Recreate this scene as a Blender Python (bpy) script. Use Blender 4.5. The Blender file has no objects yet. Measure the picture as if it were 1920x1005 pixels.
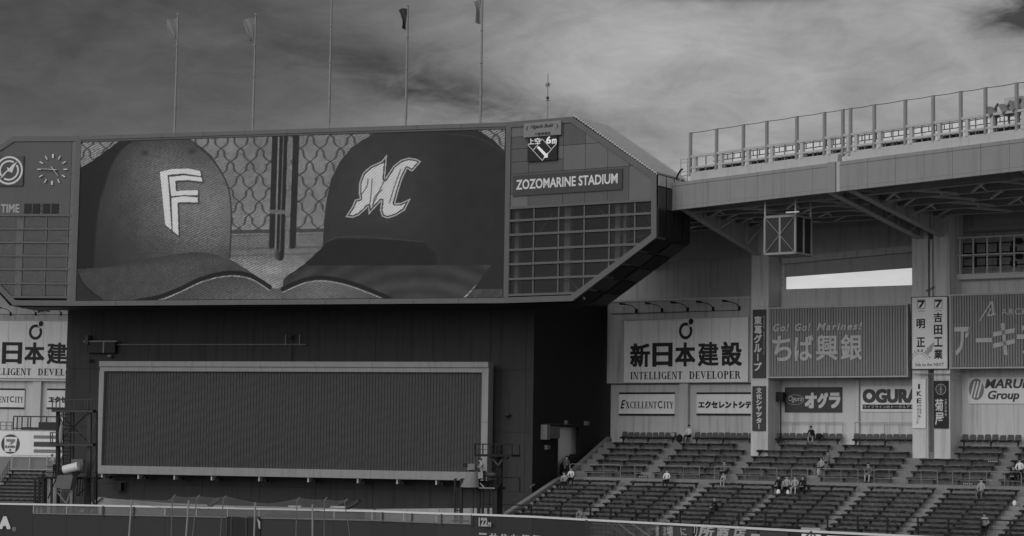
import bpy, bmesh, math, random
import numpy as np
from mathutils import Vector, Matrix
random.seed(7)
scene = bpy.context.scene
COL = scene.collection
R = math.radians

# ------------------------------------------------------------------ camera, sky, sun, exposure
FPX = 3800.0                      # focal length in pixels of the 1920 px wide photograph
PITCH = math.atan(346.5 / FPX)
ROLL = 0.015
CAMZ = 8.6
_F = Vector((0, math.cos(PITCH), math.sin(PITCH)))
_R0 = Vector((1, 0, 0)); _U0 = Vector((0, -math.sin(PITCH), math.cos(PITCH)))
_R = _R0 * math.cos(ROLL) + _U0 * math.sin(ROLL)
_U = -_R0 * math.sin(ROLL) + _U0 * math.cos(ROLL)
cam = bpy.data.cameras.new('camera'); cam_o = bpy.data.objects.new('camera', cam); COL.objects.link(cam_o)
cam.sensor_width = 36; cam.lens = 36 * FPX / 1920; cam.clip_end = 6000; cam.clip_start = 0.5
cam_o.matrix_world = Matrix(((_R.x, _U.x, -_F.x, 0), (_R.y, _U.y, -_F.y, 0), (_R.z, _U.z, -_F.z, CAMZ), (0, 0, 0, 1)))
scene.camera = cam_o
scene.view_settings.view_transform = 'Standard'
scene.view_settings.look = 'None'
scene.view_settings.exposure = 0.0
scene.view_settings.gamma = 1.0
scene.view_settings.use_curve_mapping = False

SUN_EL, SUN_AZ = 29, 214          # azimuth clockwise from +Y (the way the camera looks)
sd = Vector((math.sin(R(SUN_AZ)) * math.cos(R(SUN_EL)), math.cos(R(SUN_AZ)) * math.cos(R(SUN_EL)), math.sin(R(SUN_EL))))
sun = bpy.data.lights.new('sun', 'SUN'); sun.energy = 1.45; sun.angle = R(55); sun.color = (1, 1, 1)
sun_o = bpy.data.objects.new('sun', sun); COL.objects.link(sun_o)
sun_o.rotation_euler = sd.to_track_quat('Z', 'Y').to_euler()

world = bpy.data.worlds.new('World'); scene.world = world; world.use_nodes = True
wt = world.node_tree; wt.nodes.clear()
def wn(t, **k):
    n = wt.nodes.new(t)
    for a, b in k.items(): setattr(n, a, b)
    return n
def wl(a, b): wt.links.new(a, b)
def wmath(op, a, b=None, c=None):
    n = wn('ShaderNodeMath', operation=op)
    for i, v in enumerate((a, b, c)):
        if v is None: continue
        if isinstance(v, (int, float)): n.inputs[i].default_value = v
        else: wl(v, n.inputs[i])
    return n.outputs[0]
sky = wn('ShaderNodeTexSky', sky_type='NISHITA'); sky.sun_disc = False
sky.sun_elevation = R(SUN_EL); sky.sun_rotation = R(SUN_AZ); sky.dust_density = 4.0
bw = wn('ShaderNodeRGBToBW'); wl(sky.outputs[0], bw.inputs[0])
tc = wn('ShaderNodeTexCoord')
sep = wn('ShaderNodeSeparateXYZ'); wl(tc.outputs['Generated'], sep.inputs[0])
X, Y, Z = sep.outputs
el = wmath('ARCSINE', Z); az = wmath('ARCTAN2', X, Y)
def blob(a0, e0, ra, re, tilt=0.0):        # soft cloud bank round a direction (radians)
    da = wmath('SUBTRACT', az, a0); de = wmath('SUBTRACT', el, e0)
    if tilt: de = wmath('ADD', de, wmath('MULTIPLY', da, tilt))
    q = wmath('ADD', wmath('POWER', wmath('ABSOLUTE', wmath('DIVIDE', da, ra)), 2), wmath('POWER', wmath('ABSOLUTE', wmath('DIVIDE', de, re)), 2))
    return wmath('EXPONENT', wmath('MULTIPLY', q, -1))
cmb = wn('ShaderNodeCombineXYZ')
wl(az, cmb.inputs[0]); wl(wmath('MULTIPLY', el, 2.4), cmb.inputs[1])
def wnoise(scale, detail, rough, dist=0.0, off=0.0):
    n = wn('ShaderNodeTexNoise'); m = wn('ShaderNodeMapping'); m.inputs['Location'].default_value = (off, off * .7, 0)
    m.inputs['Rotation'].default_value = (0, 0, R(-16))
    wl(cmb.outputs[0], m.inputs[0]); wl(m.outputs[0], n.inputs['Vector'])
    n.inputs['Scale'].default_value = scale; n.inputs['Detail'].default_value = detail
    n.inputs['Roughness'].default_value = rough; n.inputs['Distortion'].default_value = dist
    return n.outputs[0]
big = wnoise(3.2, 3, .5, .3, 4.3); mid = wnoise(10, 7, .6, .5, 1.7); fine = wnoise(30, 8, .65, .6, 9.1)
n1 = wmath('MULTIPLY', wmath('SUBTRACT', big, .5), 1.0)
n2 = wmath('MULTIPLY', wmath('SUBTRACT', mid, .5), 1.5)
n3 = wmath('MULTIPLY', wmath('SUBTRACT', fine, .5), .9)
wob = wmath('ADD', wmath('ADD', n1, n2), n3)
# a broad bank of darker cloud on the left, brighter low horizon
def bank(a0, e0, ra, re, p=6):
    q = wmath('ADD', wmath('POWER', wmath('ABSOLUTE', wmath('DIVIDE', wmath('SUBTRACT', az, a0), ra)), p), wmath('POWER', wmath('ABSOLUTE', wmath('DIVIDE', wmath('SUBTRACT', el, e0), re)), 4))
    return wmath('EXPONENT', wmath('MULTIPLY', q, -1))
base = wmath('MULTIPLY', 3.3, wmath('SUBTRACT', 1.0, wmath('MULTIPLY', bank(-.43, .15, .43, .55), .77)))
hor = wmath('EXPONENT', wmath('MULTIPLY', wmath('POWER', wmath('DIVIDE', wmath('MAXIMUM', el, 0.0), R(6.6)), 4), -1))
v = wmath('MULTIPLY', base, wmath('ADD', 1.0, wmath('MULTIPLY', wob, .75)))
cloud1 = blob((860 - 960) / FPX, R(9.9), .072, .0125, .26)
cloud2 = blob((1925 - 960) / FPX, R(12.2), .030, .0105)
cloud3 = blob((1400 - 960) / FPX, R(13.0), .06, .0045)
cloud4 = blob((100 - 960) / FPX, R(11.0), .12, .04)
lumpy = wmath('ADD', 1.15, wmath('MULTIPLY', wob, -2.6))
dk = wmath('MULTIPLY', wmath('ADD', wmath('MULTIPLY', cloud1, .55), wmath('ADD', wmath('MULTIPLY', cloud2, .85), wmath('ADD', wmath('MULTIPLY', cloud3, .55), wmath('MULTIPLY', cloud4, .12)))), lumpy)
v = wmath('MULTIPLY', v, wmath('SUBTRACT', 1.0, wmath('MINIMUM', wmath('MAXIMUM', dk, 0.0), .85)))
v = wmath('ADD', v, wmath('MULTIPLY', hor, 4.3))
glow = blob((1170 - 960) / FPX, R(10.6), .10, .035, .1)
v = wmath('MULTIPLY', v, wmath('ADD', 1.0, wmath('MULTIPLY', glow, .28)))
v = wmath('ADD', wmath('MULTIPLY', v, .95), wmath('MULTIPLY', bw.outputs[0], .05))
bg = wn('ShaderNodeBackground'); wl(v, bg.inputs['Color']); bg.inputs['Strength'].default_value = 0.10
wo = wn('ShaderNodeOutputWorld'); wl(bg.outputs[0], wo.inputs[0])

# ------------------------------------------------------------------ frames: upright planes found from the photograph
def ray(px, py):
    return _F + _R * ((px - 960) / FPX) + _U * ((502.5 - py) / FPX)
def horizon(px): return 849 + ROLL * (px - 960)
class Frame:
    """vertical plane; local x runs right along it, local y into it, z up"""
    def __init__(s, px0, D0, tan_yaw):
        r = ray(px0, horizon(px0)); k = D0 / r.y
        s.O = Vector((r.x * k, D0)); a = math.atan(tan_yaw); s.a = a
        s.u = Vector((math.cos(a), -math.sin(a))); s.n = Vector((-math.sin(a), -math.cos(a)))
    def at(s, px, py, d=0.0):
        r = ray(px, py); o = s.O + s.n * d
        t = o.dot(s.n) / (r.x * s.n.x + r.y * s.n.y)
        p = Vector((r.x * t, r.y * t)) - o
        return p.dot(s.u), CAMZ + r.z * t
    def S(s, px, py, d=0.0): return s.at(px, py, d)[0]
    def Z(s, px, py, d=0.0): return s.at(px, py, d)[1]
    def rect(s, x0, y0, x1, y1, d=0.0):
        xm = (x0 + x1) / 2; ym = (y0 + y1) / 2
        return s.S(x0, ym, d), s.S(x1, ym, d), s.Z(xm, y1, d), s.Z(xm, y0, d)
    def w(s, a, d, z):
        p = s.O + s.u * a + s.n * d
        return Vector((p.x, p.y, z))
def project(p):
    q = Vector(p) - Vector((0, 0, CAMZ)); f = q.dot(_F)
    return 960 + FPX * q.dot(_R) / f, 502.5 - FPX * q.dot(_U) / f
WORLD = Frame(960, 100, 0.0); WORLD.O = Vector((0, 0))

# ------------------------------------------------------------------ materials (all greys)
def mat(name, v, rough=.7, var=.12, scale=1.2, streak=0.0, spec=.3, bump=0.0, metal=0.0, fine=0.0):
    m = bpy.data.materials.new(name); m.use_nodes = True; nt = m.node_tree; N = nt.nodes; L = nt.links
    b = N['Principled BSDF']; b.inputs['Roughness'].default_value = rough; b.inputs['Metallic'].default_value = metal
    b.inputs['Specular IOR Level'].default_value = spec
    geo = N.new('ShaderNodeNewGeometry')
    def noise(sx, sy, sz, det=5):
        mp = N.new('ShaderNodeMapping'); mp.inputs['Scale'].default_value = (sx, sy, sz)
        n = N.new('ShaderNodeTexNoise'); n.inputs['Detail'].default_value = det; n.inputs['Scale'].default_value = 1
        n.inputs['Roughness'].default_value = .62
        L.new(geo.outputs['Position'], mp.inputs[0]); L.new(mp.outputs[0], n.inputs['Vector']); return n.outputs[0]
    def M(op, a, b_):
        n = N.new('ShaderNodeMath'); n.operation = op
        for i, q in enumerate((a, b_)):
            if isinstance(q, (int, float)): n.inputs[i].default_value = q
            else: L.new(q, n.inputs[i])
        return n.outputs[0]
    f = M('ADD', 1.0, M('MULTIPLY', M('SUBTRACT', noise(scale, scale, scale), .5), var * 2.4))
    if streak:
        f = M('MULTIPLY', f, M('SUBTRACT', 1.0, M('MULTIPLY', M('MAXIMUM', M('SUBTRACT', noise(2.6, 2.6, .16, 3), .5), 0.0), streak * 4)))
    if fine:
        f = M('MULTIPLY', f, M('ADD', 1.0, M('MULTIPLY', M('SUBTRACT', noise(9, 9, 9, 3), .5), fine * 2)))
    val = M('MULTIPLY', f, v)
    L.new(val, b.inputs['Base Color'])
    if bump:
        bp = N.new('ShaderNodeBump'); bp.inputs['Strength'].default_value = bump; bp.inputs['Distance'].default_value = .03
        L.new(noise(6, 6, 6), bp.inputs['Height']); L.new(bp.outputs[0], b.inputs['Normal'])
    return m
def emit(name, v, strength=1.0):
    m = bpy.data.materials.new(name); m.use_nodes = True; b = m.node_tree.nodes['Principled BSDF']
    b.inputs['Base Color'].default_value = (.05, .05, .05, 1)
    b.inputs['Emission Color'].default_value = (v, v, v, 1); b.inputs['Emission Strength'].default_value = strength
    return m
def seethrough(name, v, alpha, rough=.8, grid=0.0):
    m = bpy.data.materials.new(name); m.use_nodes = True; nt = m.node_tree; N = nt.nodes; L = nt.links
    b = N['Principled BSDF']; b.inputs['Base Color'].default_value = (v, v, v, 1); b.inputs['Roughness'].default_value = rough
    b.inputs['Alpha'].default_value = alpha
    if grid:
        geo = N.new('ShaderNodeNewGeometry'); sx = N.new('ShaderNodeSeparateXYZ'); L.new(geo.outputs['Position'], sx.inputs[0])
        outs = []
        for ax in (0, 2):
            a = N.new('ShaderNodeMath'); a.operation = 'MULTIPLY'; a.inputs[1].default_value = grid; L.new(sx.outputs[ax], a.inputs[0])
            c = N.new('ShaderNodeMath'); c.operation = 'FRACT'; L.new(a.outputs[0], c.inputs[0])
            e = N.new('ShaderNodeMath'); e.operation = 'LESS_THAN'; e.inputs[1].default_value = alpha * .55; L.new(c.outputs[0], e.inputs[0]); outs.append(e)
        mx = N.new('ShaderNodeMath'); mx.operation = 'MAXIMUM'; L.new(outs[0].outputs[0], mx.inputs[0]); L.new(outs[1].outputs[0], mx.inputs[1])
        L.new(mx.outputs[0], b.inputs['Alpha'])
    return m
M = dict(
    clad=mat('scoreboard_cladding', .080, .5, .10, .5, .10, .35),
    clad2=mat('scoreboard_cladding_pale', .12, .5, .10, .5, .08, .35),
    trim=mat('scoreboard_trim', .10, .5, .10, .8, .10, .35),
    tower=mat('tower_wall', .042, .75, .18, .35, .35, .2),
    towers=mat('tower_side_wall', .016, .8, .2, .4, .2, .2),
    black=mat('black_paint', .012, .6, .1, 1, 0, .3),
    dark=mat('dark_steel', .035, .55, .2, 2, 0, .35),
    steel=mat('grey_steel', .16, .5, .15, 2, .15, .35),
    palesteel=mat('pale_steel', .42, .5, .12, 1.5, .2, .35),
    white=mat('white_paint', .62, .55, .05, 1.2, .12, .3),
    wall=mat('white_wall', .64, .8, .10, .35, .32, .2, .15),
    wall2=mat('white_wall_shaded', .50, .8, .10, .35, .35, .2, .15),  # darker copy of the white wall, dimmer light put into its colour
    column=mat('column_paint', .60, .75, .10, .5, .4, .2, .1),
    fascia=mat('roof_edge_cladding', .24, .5, .07, .5, .2, .35),
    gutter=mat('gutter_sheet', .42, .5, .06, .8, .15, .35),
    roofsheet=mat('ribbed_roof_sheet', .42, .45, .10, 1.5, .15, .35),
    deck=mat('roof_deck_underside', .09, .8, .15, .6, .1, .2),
    girder=mat('roof_girder_paint', .42, .6, .10, .8, .2, .3),
    sign=mat('sign_white', .78, .5, .06, .8, .16, .3),
    ink=mat('sign_ink', .022, .6, .05, 1, 0, .3),
    inkgrey=mat('sign_ink_grey', .07, .6, .05, 1, 0, .3),
    signdark=mat('sign_dark', .055, .5, .06, 1, 0, .3),
    signmid=mat('sign_mid_grey', .20, .5, .06, 1, 0, .3),
    slat=mat('board_slat', .055, .55, .10, 2.5, .15, .25),
    slat2=mat('trivision_slat', .25, .5, .10, 2.5, .2, .25),
    slatgap=mat('board_gap', .022, .8, .05, 1, 0, .1),
    boardframe=mat('board_frame', .26, .5, .10, 1, .2, .3),
    bright=mat('bright_white_sheet', .85, .5, .03, 1, .05, .3),
    seat=mat('seat_plastic', .030, .8, .35, 2.5, 0, .05),
    seatback=mat('seat_back_plastic', .075, .55, .15, 1.5, 0, .3),
    bracket=mat('seat_bracket', .04, .6, .2, 3, 0, .3),
    concrete=mat('concrete', .26, .9, .25, .8, .25, .15, .3, 0, .3),
    concrete2=mat('concrete_pale', .21, .9, .18, 1.2, 0, .15, .3, 0, .3),
    boardletter=mat('billboard_letter', .50, .6, .10, 2, .2, .3),
    nameplate=mat('name_plate', .046, .5, .06, 1, 0, .3),
    seatf=mat('seat_plastic_faded', .055, .8, .3, 3, 0, .05),
    concrete3=mat('concrete_lower', .24, .9, .3, .8, .25, .15, .3, 0, .35),
    stepc=mat('aisle_concrete', .12, .9, .22, 2.0, 0, .15, .3, 0, .4),
    rampc=mat('ramp_concrete', .34, .9, .18, 1.2, .2, .15, .3),
    handrail=mat('handrail_steel', .26, .5, .1, 3, 0, .3),
    grid=mat('window_grid_paint', .10, .5, .12, 2, .1, .3),
    blacksteel=mat('black_steel', .022, .8, .2, 2, 0, .1),
    grass=mat('grass', .05, .9, .3, .3, 0, .1, .5),
    dirt=mat('dirt', .14, .95, .2, .5, 0, .1, .3),
    fence=mat('fence_padding', .030, .6, .06, .4, .05, .3),
    fencerail=mat('fence_rail', .62, .5, .05, 2, 0, .3),
    letter=mat('pale_letter', .62, .6, .08, 2, 0, .3),
    letter2=mat('grey_letter', .36, .6, .08, 2, 0, .3),
    galv=mat('galvanised_pole', .24, .45, .12, 2, 0, .4),
    flag=mat('flag_cloth', .22, .9, .15, 3, 0, .1),
    flagdark=mat('flag_cloth_dark', .06, .9, .15, 3, 0, .1),
    skin=mat('skin', .42, .6, .05, 5, 0, .3),
    hair=mat('hair', .015, .6, .1, 5, 0, .3),
    clothw=mat('cloth_white', .72, .9, .12, 5, 0, .1),
    clothg=mat('cloth_grey', .34, .9, .12, 5, 0, .1),
    clothd=mat('cloth_dark', .022, .9, .12, 5, 0, .1),
    clothm=mat('cloth_mid', .15, .9, .12, 5, 0, .1),
    cover=mat('canvas_cover', .13, .85, .12, 3, 0, .15),
    led=emit('led_character', .6, 1.0),
)
M['glass'] = seethrough('window_glass', .02, .45, .12)
M['net'] = seethrough('net', .16, .30)
M['mesh'] = seethrough('wire_mesh', .06, .45)
M['mesh2'] = seethrough('fence_mesh', .16, .45)

# ------------------------------------------------------------------ mesh building
ORG = {}
class MB:
    def __init__(s): s.v = []; s.f = []; s.m = []
    def add(s, vs, fs, mi=0):
        k = len(s.v); s.v += [tuple(p) for p in vs]; s.f += [tuple(i + k for i in f) for f in fs]; s.m += [mi] * len(fs); return s
    def box(s, x0, x1, y0, y1, z0, z1, mi=0):
        if x0 > x1: x0, x1 = x1, x0
        if y0 > y1: y0, y1 = y1, y0
        if z0 > z1: z0, z1 = z1, z0
        return s.add([(x0, y0, z0), (x1, y0, z0), (x1, y1, z0), (x0, y1, z0), (x0, y0, z1), (x1, y0, z1), (x1, y1, z1), (x0, y1, z1)],
                     [(0, 3, 2, 1), (4, 5, 6, 7), (0, 1, 5, 4), (1, 2, 6, 5), (2, 3, 7, 6), (3, 0, 4, 7)], mi)
    def prism(s, pts, y0, y1, mi=0):            # pts (x,z), counter-clockwise seen from -y
        n = len(pts); a = sum(pts[i][0] * pts[(i + 1) % n][1] - pts[(i + 1) % n][0] * pts[i][1] for i in range(n))
        if a < 0: pts = pts[::-1]
        vs = [(p[0], y0, p[1]) for p in pts] + [(p[0], y1, p[1]) for p in pts]
        fs = [tuple(range(n)), tuple(range(2 * n - 1, n - 1, -1))]
        fs += [((i + 1) % n, i, i + n, (i + 1) % n + n) for i in range(n)]
        return s.add(vs, fs, mi)
    def plan(s, pts, z0, z1, mi=0):             # pts (x,y) extruded up
        n = len(pts); a = sum(pts[i][0] * pts[(i + 1) % n][1] - pts[(i + 1) % n][0] * pts[i][1] for i in range(n))
        if a < 0: pts = pts[::-1]
        vs = [(p[0], p[1], z0) for p in pts] + [(p[0], p[1], z1) for p in pts]
        fs = [tuple(range(n))[::-1], tuple(range(n, 2 * n))]
        fs += [(i, (i + 1) % n, (i + 1) % n + n, i + n) for i in range(n)]
        return s.add(vs, fs, mi)
    def bar(s, p, q, w, h=None, mi=0, n=4, w2=None):
        h = h or w; p = Vector(p); q = Vector(q); d = (q - p)
        if d.length < 1e-6: return s
        d.normalize(); up = Vector((0, 0, 1)) if abs(d.z) < .95 else Vector((0, 1, 0))
        a = d.cross(up).normalized(); b = a.cross(d).normalized(); vs = []
        for c, k in ((p, 1.0), (q, (w2 / w if w2 else 1.0))):
            if n == 4:
                for sx, sz in ((-1, -1), (1, -1), (1, 1), (-1, 1)): vs.append(c + a * (sx * w / 2 * k) + b * (sz * h / 2 * k))
            else:
                for i in range(n):
                    t = 2 * math.pi * i / n; vs.append(c + a * (math.cos(t) * w / 2 * k) + b * (math.sin(t) * h / 2 * k))
        fs = [tuple(range(n)), tuple(range(2 * n - 1, n - 1, -1))] + [((i + 1) % n, i, i + n, (i + 1) % n + n) for i in range(n)]
        return s.add(vs, fs, mi)
    def tube(s, pts, w, n=6, mi=0):
        for a, b in zip(pts[:-1], pts[1:]): s.bar(a, b, w, w, mi, n)
        return s
    def ball(s, c, r, seg=8, rings=6, sc=(1, 1, 1), mi=0, zmin=-1.0):
        vs = []; fs = []
        for i in range(rings + 1):
            t = math.acos(max(-1, 1 - (1 - zmin) * i / rings)) if zmin > -1 else math.pi * i / rings
            for j in range(seg):
                p = 2 * math.pi * j / seg
                vs.append((c[0] + r * sc[0] * math.sin(t) * math.cos(p), c[1] + r * sc[1] * math.sin(t) * math.sin(p), c[2] + r * sc[2] * math.cos(t)))
        for i in range(rings):
            for j in range(seg):
                k = (j + 1) % seg; fs.append((i * seg + j, (i + 1) * seg + j, (i + 1) * seg + k, i * seg + k))
        return s.add(vs, fs, mi)
    def mesh(s, name, mats, org=(0, 0, 0)):
        o = Vector(org); me = bpy.data.meshes.new(name)
        me.from_pydata([(a - o.x, b - o.y, c - o.z) for a, b, c in s.v], [], s.f)
        for m in (mats if isinstance(mats, (list, tuple)) else [mats]): me.materials.append(M[m] if isinstance(m, str) else m)
        if any(s.m): me.polygons.foreach_set('material_index', s.m)
        me.update(); return me
    def part(s, name, m, parent, label=None, kind=None):
        if not s.v: return None
        o = bpy.data.objects.new(name, s.mesh(name, m, ORG[parent.name])); COL.objects.link(o); o.parent = parent
        ORG[o.name] = ORG[parent.name]
        if label: o['label'] = label
        if kind: o['kind'] = kind
        return o
    def top(s, name, m, fr, label=None, cat=None, group=None, kind=None, org=None):
        """one mesh standing on its own; coordinates are the frame's local ones"""
        if org is None:
            xs = [p[0] for p in s.v]; ys = [p[1] for p in s.v]; org = ((min(xs) + max(xs)) / 2, (min(ys) + max(ys)) / 2, min(p[2] for p in s.v))
        o = bpy.data.objects.new(name, s.mesh(name, m, org)); COL.objects.link(o)
        place(o, fr, *org); ORG[o.name] = Vector(org); tag(o, label, cat, group, kind); return o
def place(o, fr, x, y, z):
    o.location = fr.w(x, -y, z); o.rotation_euler = (0, 0, -fr.a if fr is not WORLD else 0)
WORLD.a = 0.0; WORLD.u = Vector((1, 0)); WORLD.n = Vector((0, -1))
def tag(o, label=None, cat=None, group=None, kind=None):
    if label: o['label'] = label
    if cat: o['category'] = cat
    if group: o['group'] = group
    if kind: o['kind'] = kind
    return o
def thing(name, fr, org, label, cat, group=None, kind=None):
    o = bpy.data.objects.new(name, None); COL.objects.link(o); o.empty_display_size = .5
    place(o, fr, *org); ORG[o.name] = Vector(org); return tag(o, label, cat, group, kind)
def share(name, me, parent, loc=(0, 0, 0), rot=None, scale=None):
    o = bpy.data.objects.new(name, me); COL.objects.link(o); o.parent = parent; o.location = loc
    if rot: o.rotation_euler = rot
    if scale: o.scale = scale
    return o
def clone(root):
    r = root.copy(); COL.objects.link(r); ORG[r.name] = ORG[root.name]
    for c in list(root.children):
        k = c.copy(); COL.objects.link(k); k.parent = r
        for g in c.children:
            h = g.copy(); COL.objects.link(h); h.parent = k
    return r
def clip(poly, win):
    """poly clipped by convex window (both (x,z))"""
    n = len(win); a = sum(win[i][0] * win[(i + 1) % n][1] - win[(i + 1) % n][0] * win[i][1] for i in range(n))
    if a < 0: win = win[::-1]
    out = list(poly)
    for i in range(n):
        A, B = win[i], win[(i + 1) % n]; src = out; out = []
        side_ = lambda p: (B[0] - A[0]) * (p[1] - A[1]) - (B[1] - A[1]) * (p[0] - A[0])
        for j in range(len(src)):
            P, Q = src[j], src[(j + 1) % len(src)]; a_, b_ = side_(P), side_(Q)
            if a_ >= 0: out.append(P)
            if a_ * b_ < 0:
                t = a_ / (a_ - b_); out.append((P[0] + (Q[0] - P[0]) * t, P[1] + (Q[1] - P[1]) * t))
        if len(out) < 3: return []
    return out
# ---- lettering
_txt = {}
def glyphs(body, bold=0.0, shear=0.0, space=1.0, line=1.0):
    key = (body, bold, shear, space, line)
    if key not in _txt:
        cu = bpy.data.curves.new('t', 'FONT'); cu.body = body; cu.offset = bold; cu.shear = shear
        cu.space_character = space; cu.space_line = line; cu.align_x = 'CENTER' if '\n' in body else 'LEFT'; cu.resolution_u = 3
        ob = bpy.data.objects.new('t', cu); COL.objects.link(ob)
        me = bpy.data.meshes.new_from_object(ob.evaluated_get(bpy.context.evaluated_depsgraph_get()))
        vs = [tuple(v.co) for v in me.vertices]; fs = [tuple(p.vertices) for p in me.polygons]
        bpy.data.objects.remove(ob); bpy.data.curves.remove(cu); bpy.data.meshes.remove(me)
        _txt[key] = (vs, fs)
    return _txt[key]
def letters(mb, body, x0, x1, z0, z1, y, bold=0.0, shear=0.0, space=1.0, line=1.0, rot=False, mi=0, asis=False):
    """text fitted to the rectangle x0..x1, z0..z1 at local depth y; heavy weights are struck several times, each a hair apart"""
    vs, fs = glyphs(body, min(bold, .006), shear, space, line)
    if not vs: return mb
    xs = [v[0] for v in vs]; ys = [v[1] for v in vs]
    w = (max(xs) - min(xs)) or 1; h = (max(ys) - min(ys)) or 1
    ex = max(0, bold - .006) * (x1 - x0) / w; ez = max(0, bold - .006) * (z1 - z0) / h * .8
    kx = (x1 - x0 - 2 * ex) / w; kz = (z1 - z0 - 2 * ez) / h
    offs = [(0, 0)] if ex == 0 else [(0, 0), (1, 1), (-1, -1), (1, -1), (-1, 1), (1, 0), (-1, 0), (0, 1), (0, -1)]
    for k, (a, b) in enumerate(offs):
        mb.add([(x0 + ex + a * ex + (v[0] - min(xs)) * kx, y - .0012 * k, z0 + ez + b * ez + (v[1] - min(ys)) * kz) for v in vs], fs, mi)
    return mb
def disc(mb, cx, cz, r0, r1, y, a0=0, a1=360, n=28, mi=0, kz=1.0):
    pts = []
    for i in range(n + 1):
        t = R(a0 + (a1 - a0) * i / n); pts.append((math.cos(t), math.sin(t)))
    vs = [(cx + r1 * c, y, cz + r1 * s_ * kz) for c, s_ in pts] + [(cx + r0 * c, y, cz + r0 * s_ * kz) for c, s_ in pts]
    return mb.add(vs, [(i, i + n + 1, i + n + 2, i + 1) for i in range(n)], mi)
def flat(mb, pts, y, mi=0):
    return mb.add([(p[0], y, p[1]) for p in pts], [tuple(range(len(pts)))], mi)
SERIF = {   # letters from thick stems, thin hairlines and slabs; unit height 1, (width, [polygons])
}
def _serif_glyph(ch):
    T, t, q = .22, .075, .07          # stem, hairline, slab height
    def r(x0, z0, x1, z1): return [(x0, z0), (x1, z0), (x1, z1), (x0, z1)]
    def stem(x): return [r(x, 0, x + T, 1), r(x - .08, 0, x + T + .08, q), r(x - .08, 1 - q, x + T + .08, 1)]
    def ring(cx, cz, rx, rz, a0, a1, thick=T * .95, n=14):
        o = []
        for i in range(n):
            A, B = R(a0 + (a1 - a0) * i / n), R(a0 + (a1 - a0) * (i + 1) / n); f = []
            for a in (A, B): f.append((cx + rx * math.cos(a), cz + rz * math.sin(a)))
            for a in (B, A): f.append((cx + (rx - thick) * math.cos(a), cz + (rz - t) * math.sin(a)))
            o.append(f)
        return o
    if ch == 'I': return .42, stem(.1)
    if ch == 'L': return .72, stem(.1) + [r(.1, 0, .66, q), r(.6, 0, .66, .3)]
    if ch == 'E': return .74, stem(.1) + [r(.1, 0, .66, q), r(.61, 0, .67, .27), r(.1, 1 - q, .64, 1), r(.58, .76, .64, 1), r(.3, .47, .5, .53), r(.47, .38, .52, .62)]
    if ch == 'T': return .78, [r(.28, 0, .5, 1), r(.2, 0, .58, q), r(.04, 1 - q, .74, 1), r(.04, .74, .1, 1), r(.68, .74, .74, 1)]
    if ch == 'N': return .88, [r(.1, 0, .1 + t, 1), r(.02, 0, .26, q), [(.08, 1), (.3, 1), (.78, 0), (.6, 0)], r(.7, 0, .7 + t, 1), r(.6, 1 - q, .88, 1), r(.0, 1 - q, .2, 1)]
    if ch == 'G': return .86, ring(.46, .5, .42, .5, 50, 325) + [r(.62, .0, .82, .42), r(.54, .38, .88, .45), r(.7, .7, .76, .98)]
    if ch == 'C': return .80, ring(.46, .5, .42, .5, 50, 315) + [r(.68, .68, .74, .98)]
    if ch == 'D': return .86, stem(.1) + ring(.34, .5, .46, .5, -90, 90) + [r(.2, 0, .4, t), r(.2, 1 - t, .4, 1)]
    if ch == 'O': return .90, ring(.45, .5, .42, .5, 0, 360, n=22)
    if ch == 'P': return .76, stem(.1) + ring(.38, .74, .32, .26, -90, 90) + [r(.2, .48, .42, .48 + t), r(.2, 1 - t, .42, 1)]
    if ch == 'R': return .86, stem(.1) + ring(.38, .74, .32, .26, -90, 90) + [r(.2, .48, .42, .48 + t), r(.2, 1 - t, .42, 1), [(.4, .5), (.58, .5), (.86, 0), (.64, 0)]]
    if ch == 'V': return .84, [[(.02, 1), (.26, 1), (.5, .16), (.42, 0)], [(.66, 1), (.74, 1), (.46, 0), (.41, .1)], r(-.04, 1 - q, .34, 1), r(.58, 1 - q, .84, 1)]
    if ch == 'X': return .84, [[(.02, 1), (.28, 1), (.82, 0), (.56, 0)], [(.66, 1), (.74, 1), (.14, 0), (.06, 0)], r(-.02, 1 - q, .34, 1), r(.58, 1 - q, .82, 1), r(0, 0, .22, q), r(.5, 0, .86, q)]
    if ch == 'Y': return .80, [[(.0, 1), (.24, 1), (.5, .48), (.3, .44)], [(.66, 1), (.74, 1), (.5, .5), (.42, .48)], r(.29, 0, .5, .5), r(.2, 0, .6, q), r(-.04, 1 - q, .3, 1), r(.56, 1 - q, .84, 1)]
    if ch == 'K': return .86, stem(.1) + [[(.64, 1), (.72, 1), (.34, .4), (.3, .48)], [(.4, .62), (.56, .7), (.86, 0), (.62, 0)], r(.54, 1 - q, .82, 1)]
    return .5, []
def serif(mb, text, x0, x1, z0, z1, y, big=None, gap=.06):
    """big: indices of initials set larger"""
    W = 0; lay = []
    for i, ch in enumerate(text):
        if ch == ' ': W += .45; continue
        w, g = _serif_glyph(ch); k = 1.0 if (big is None or i in big) else .76
        lay.append((W, k, g)); W += (w + gap) * k
    for x, k, g in lay:
        for f in g: flat(mb, [(x0 + (x + p[0] * k) / W * (x1 - x0), z0 + p[1] * k * (z1 - z0)) for p in f], y)
    return mb

# ------------------------------------------------------------------ ground
g = MB(); g.plan([(-1500, -300), (1500, -300), (1500, 2500), (-1500, 2500)], -1.0, 0.0)
g.top('ground', 'concrete', WORLD, kind='structure')
g = MB(); pts = [(-120, 20), (120, 20), (120, 112)] + [(120 - i * 12, 112 + 18 * math.sin(math.pi * i / 20)) for i in range(1, 20)] + [(-120, 112)]
g.plan(pts, 0.0, .006); g.top('field', 'grass', WORLD, kind='structure')

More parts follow.
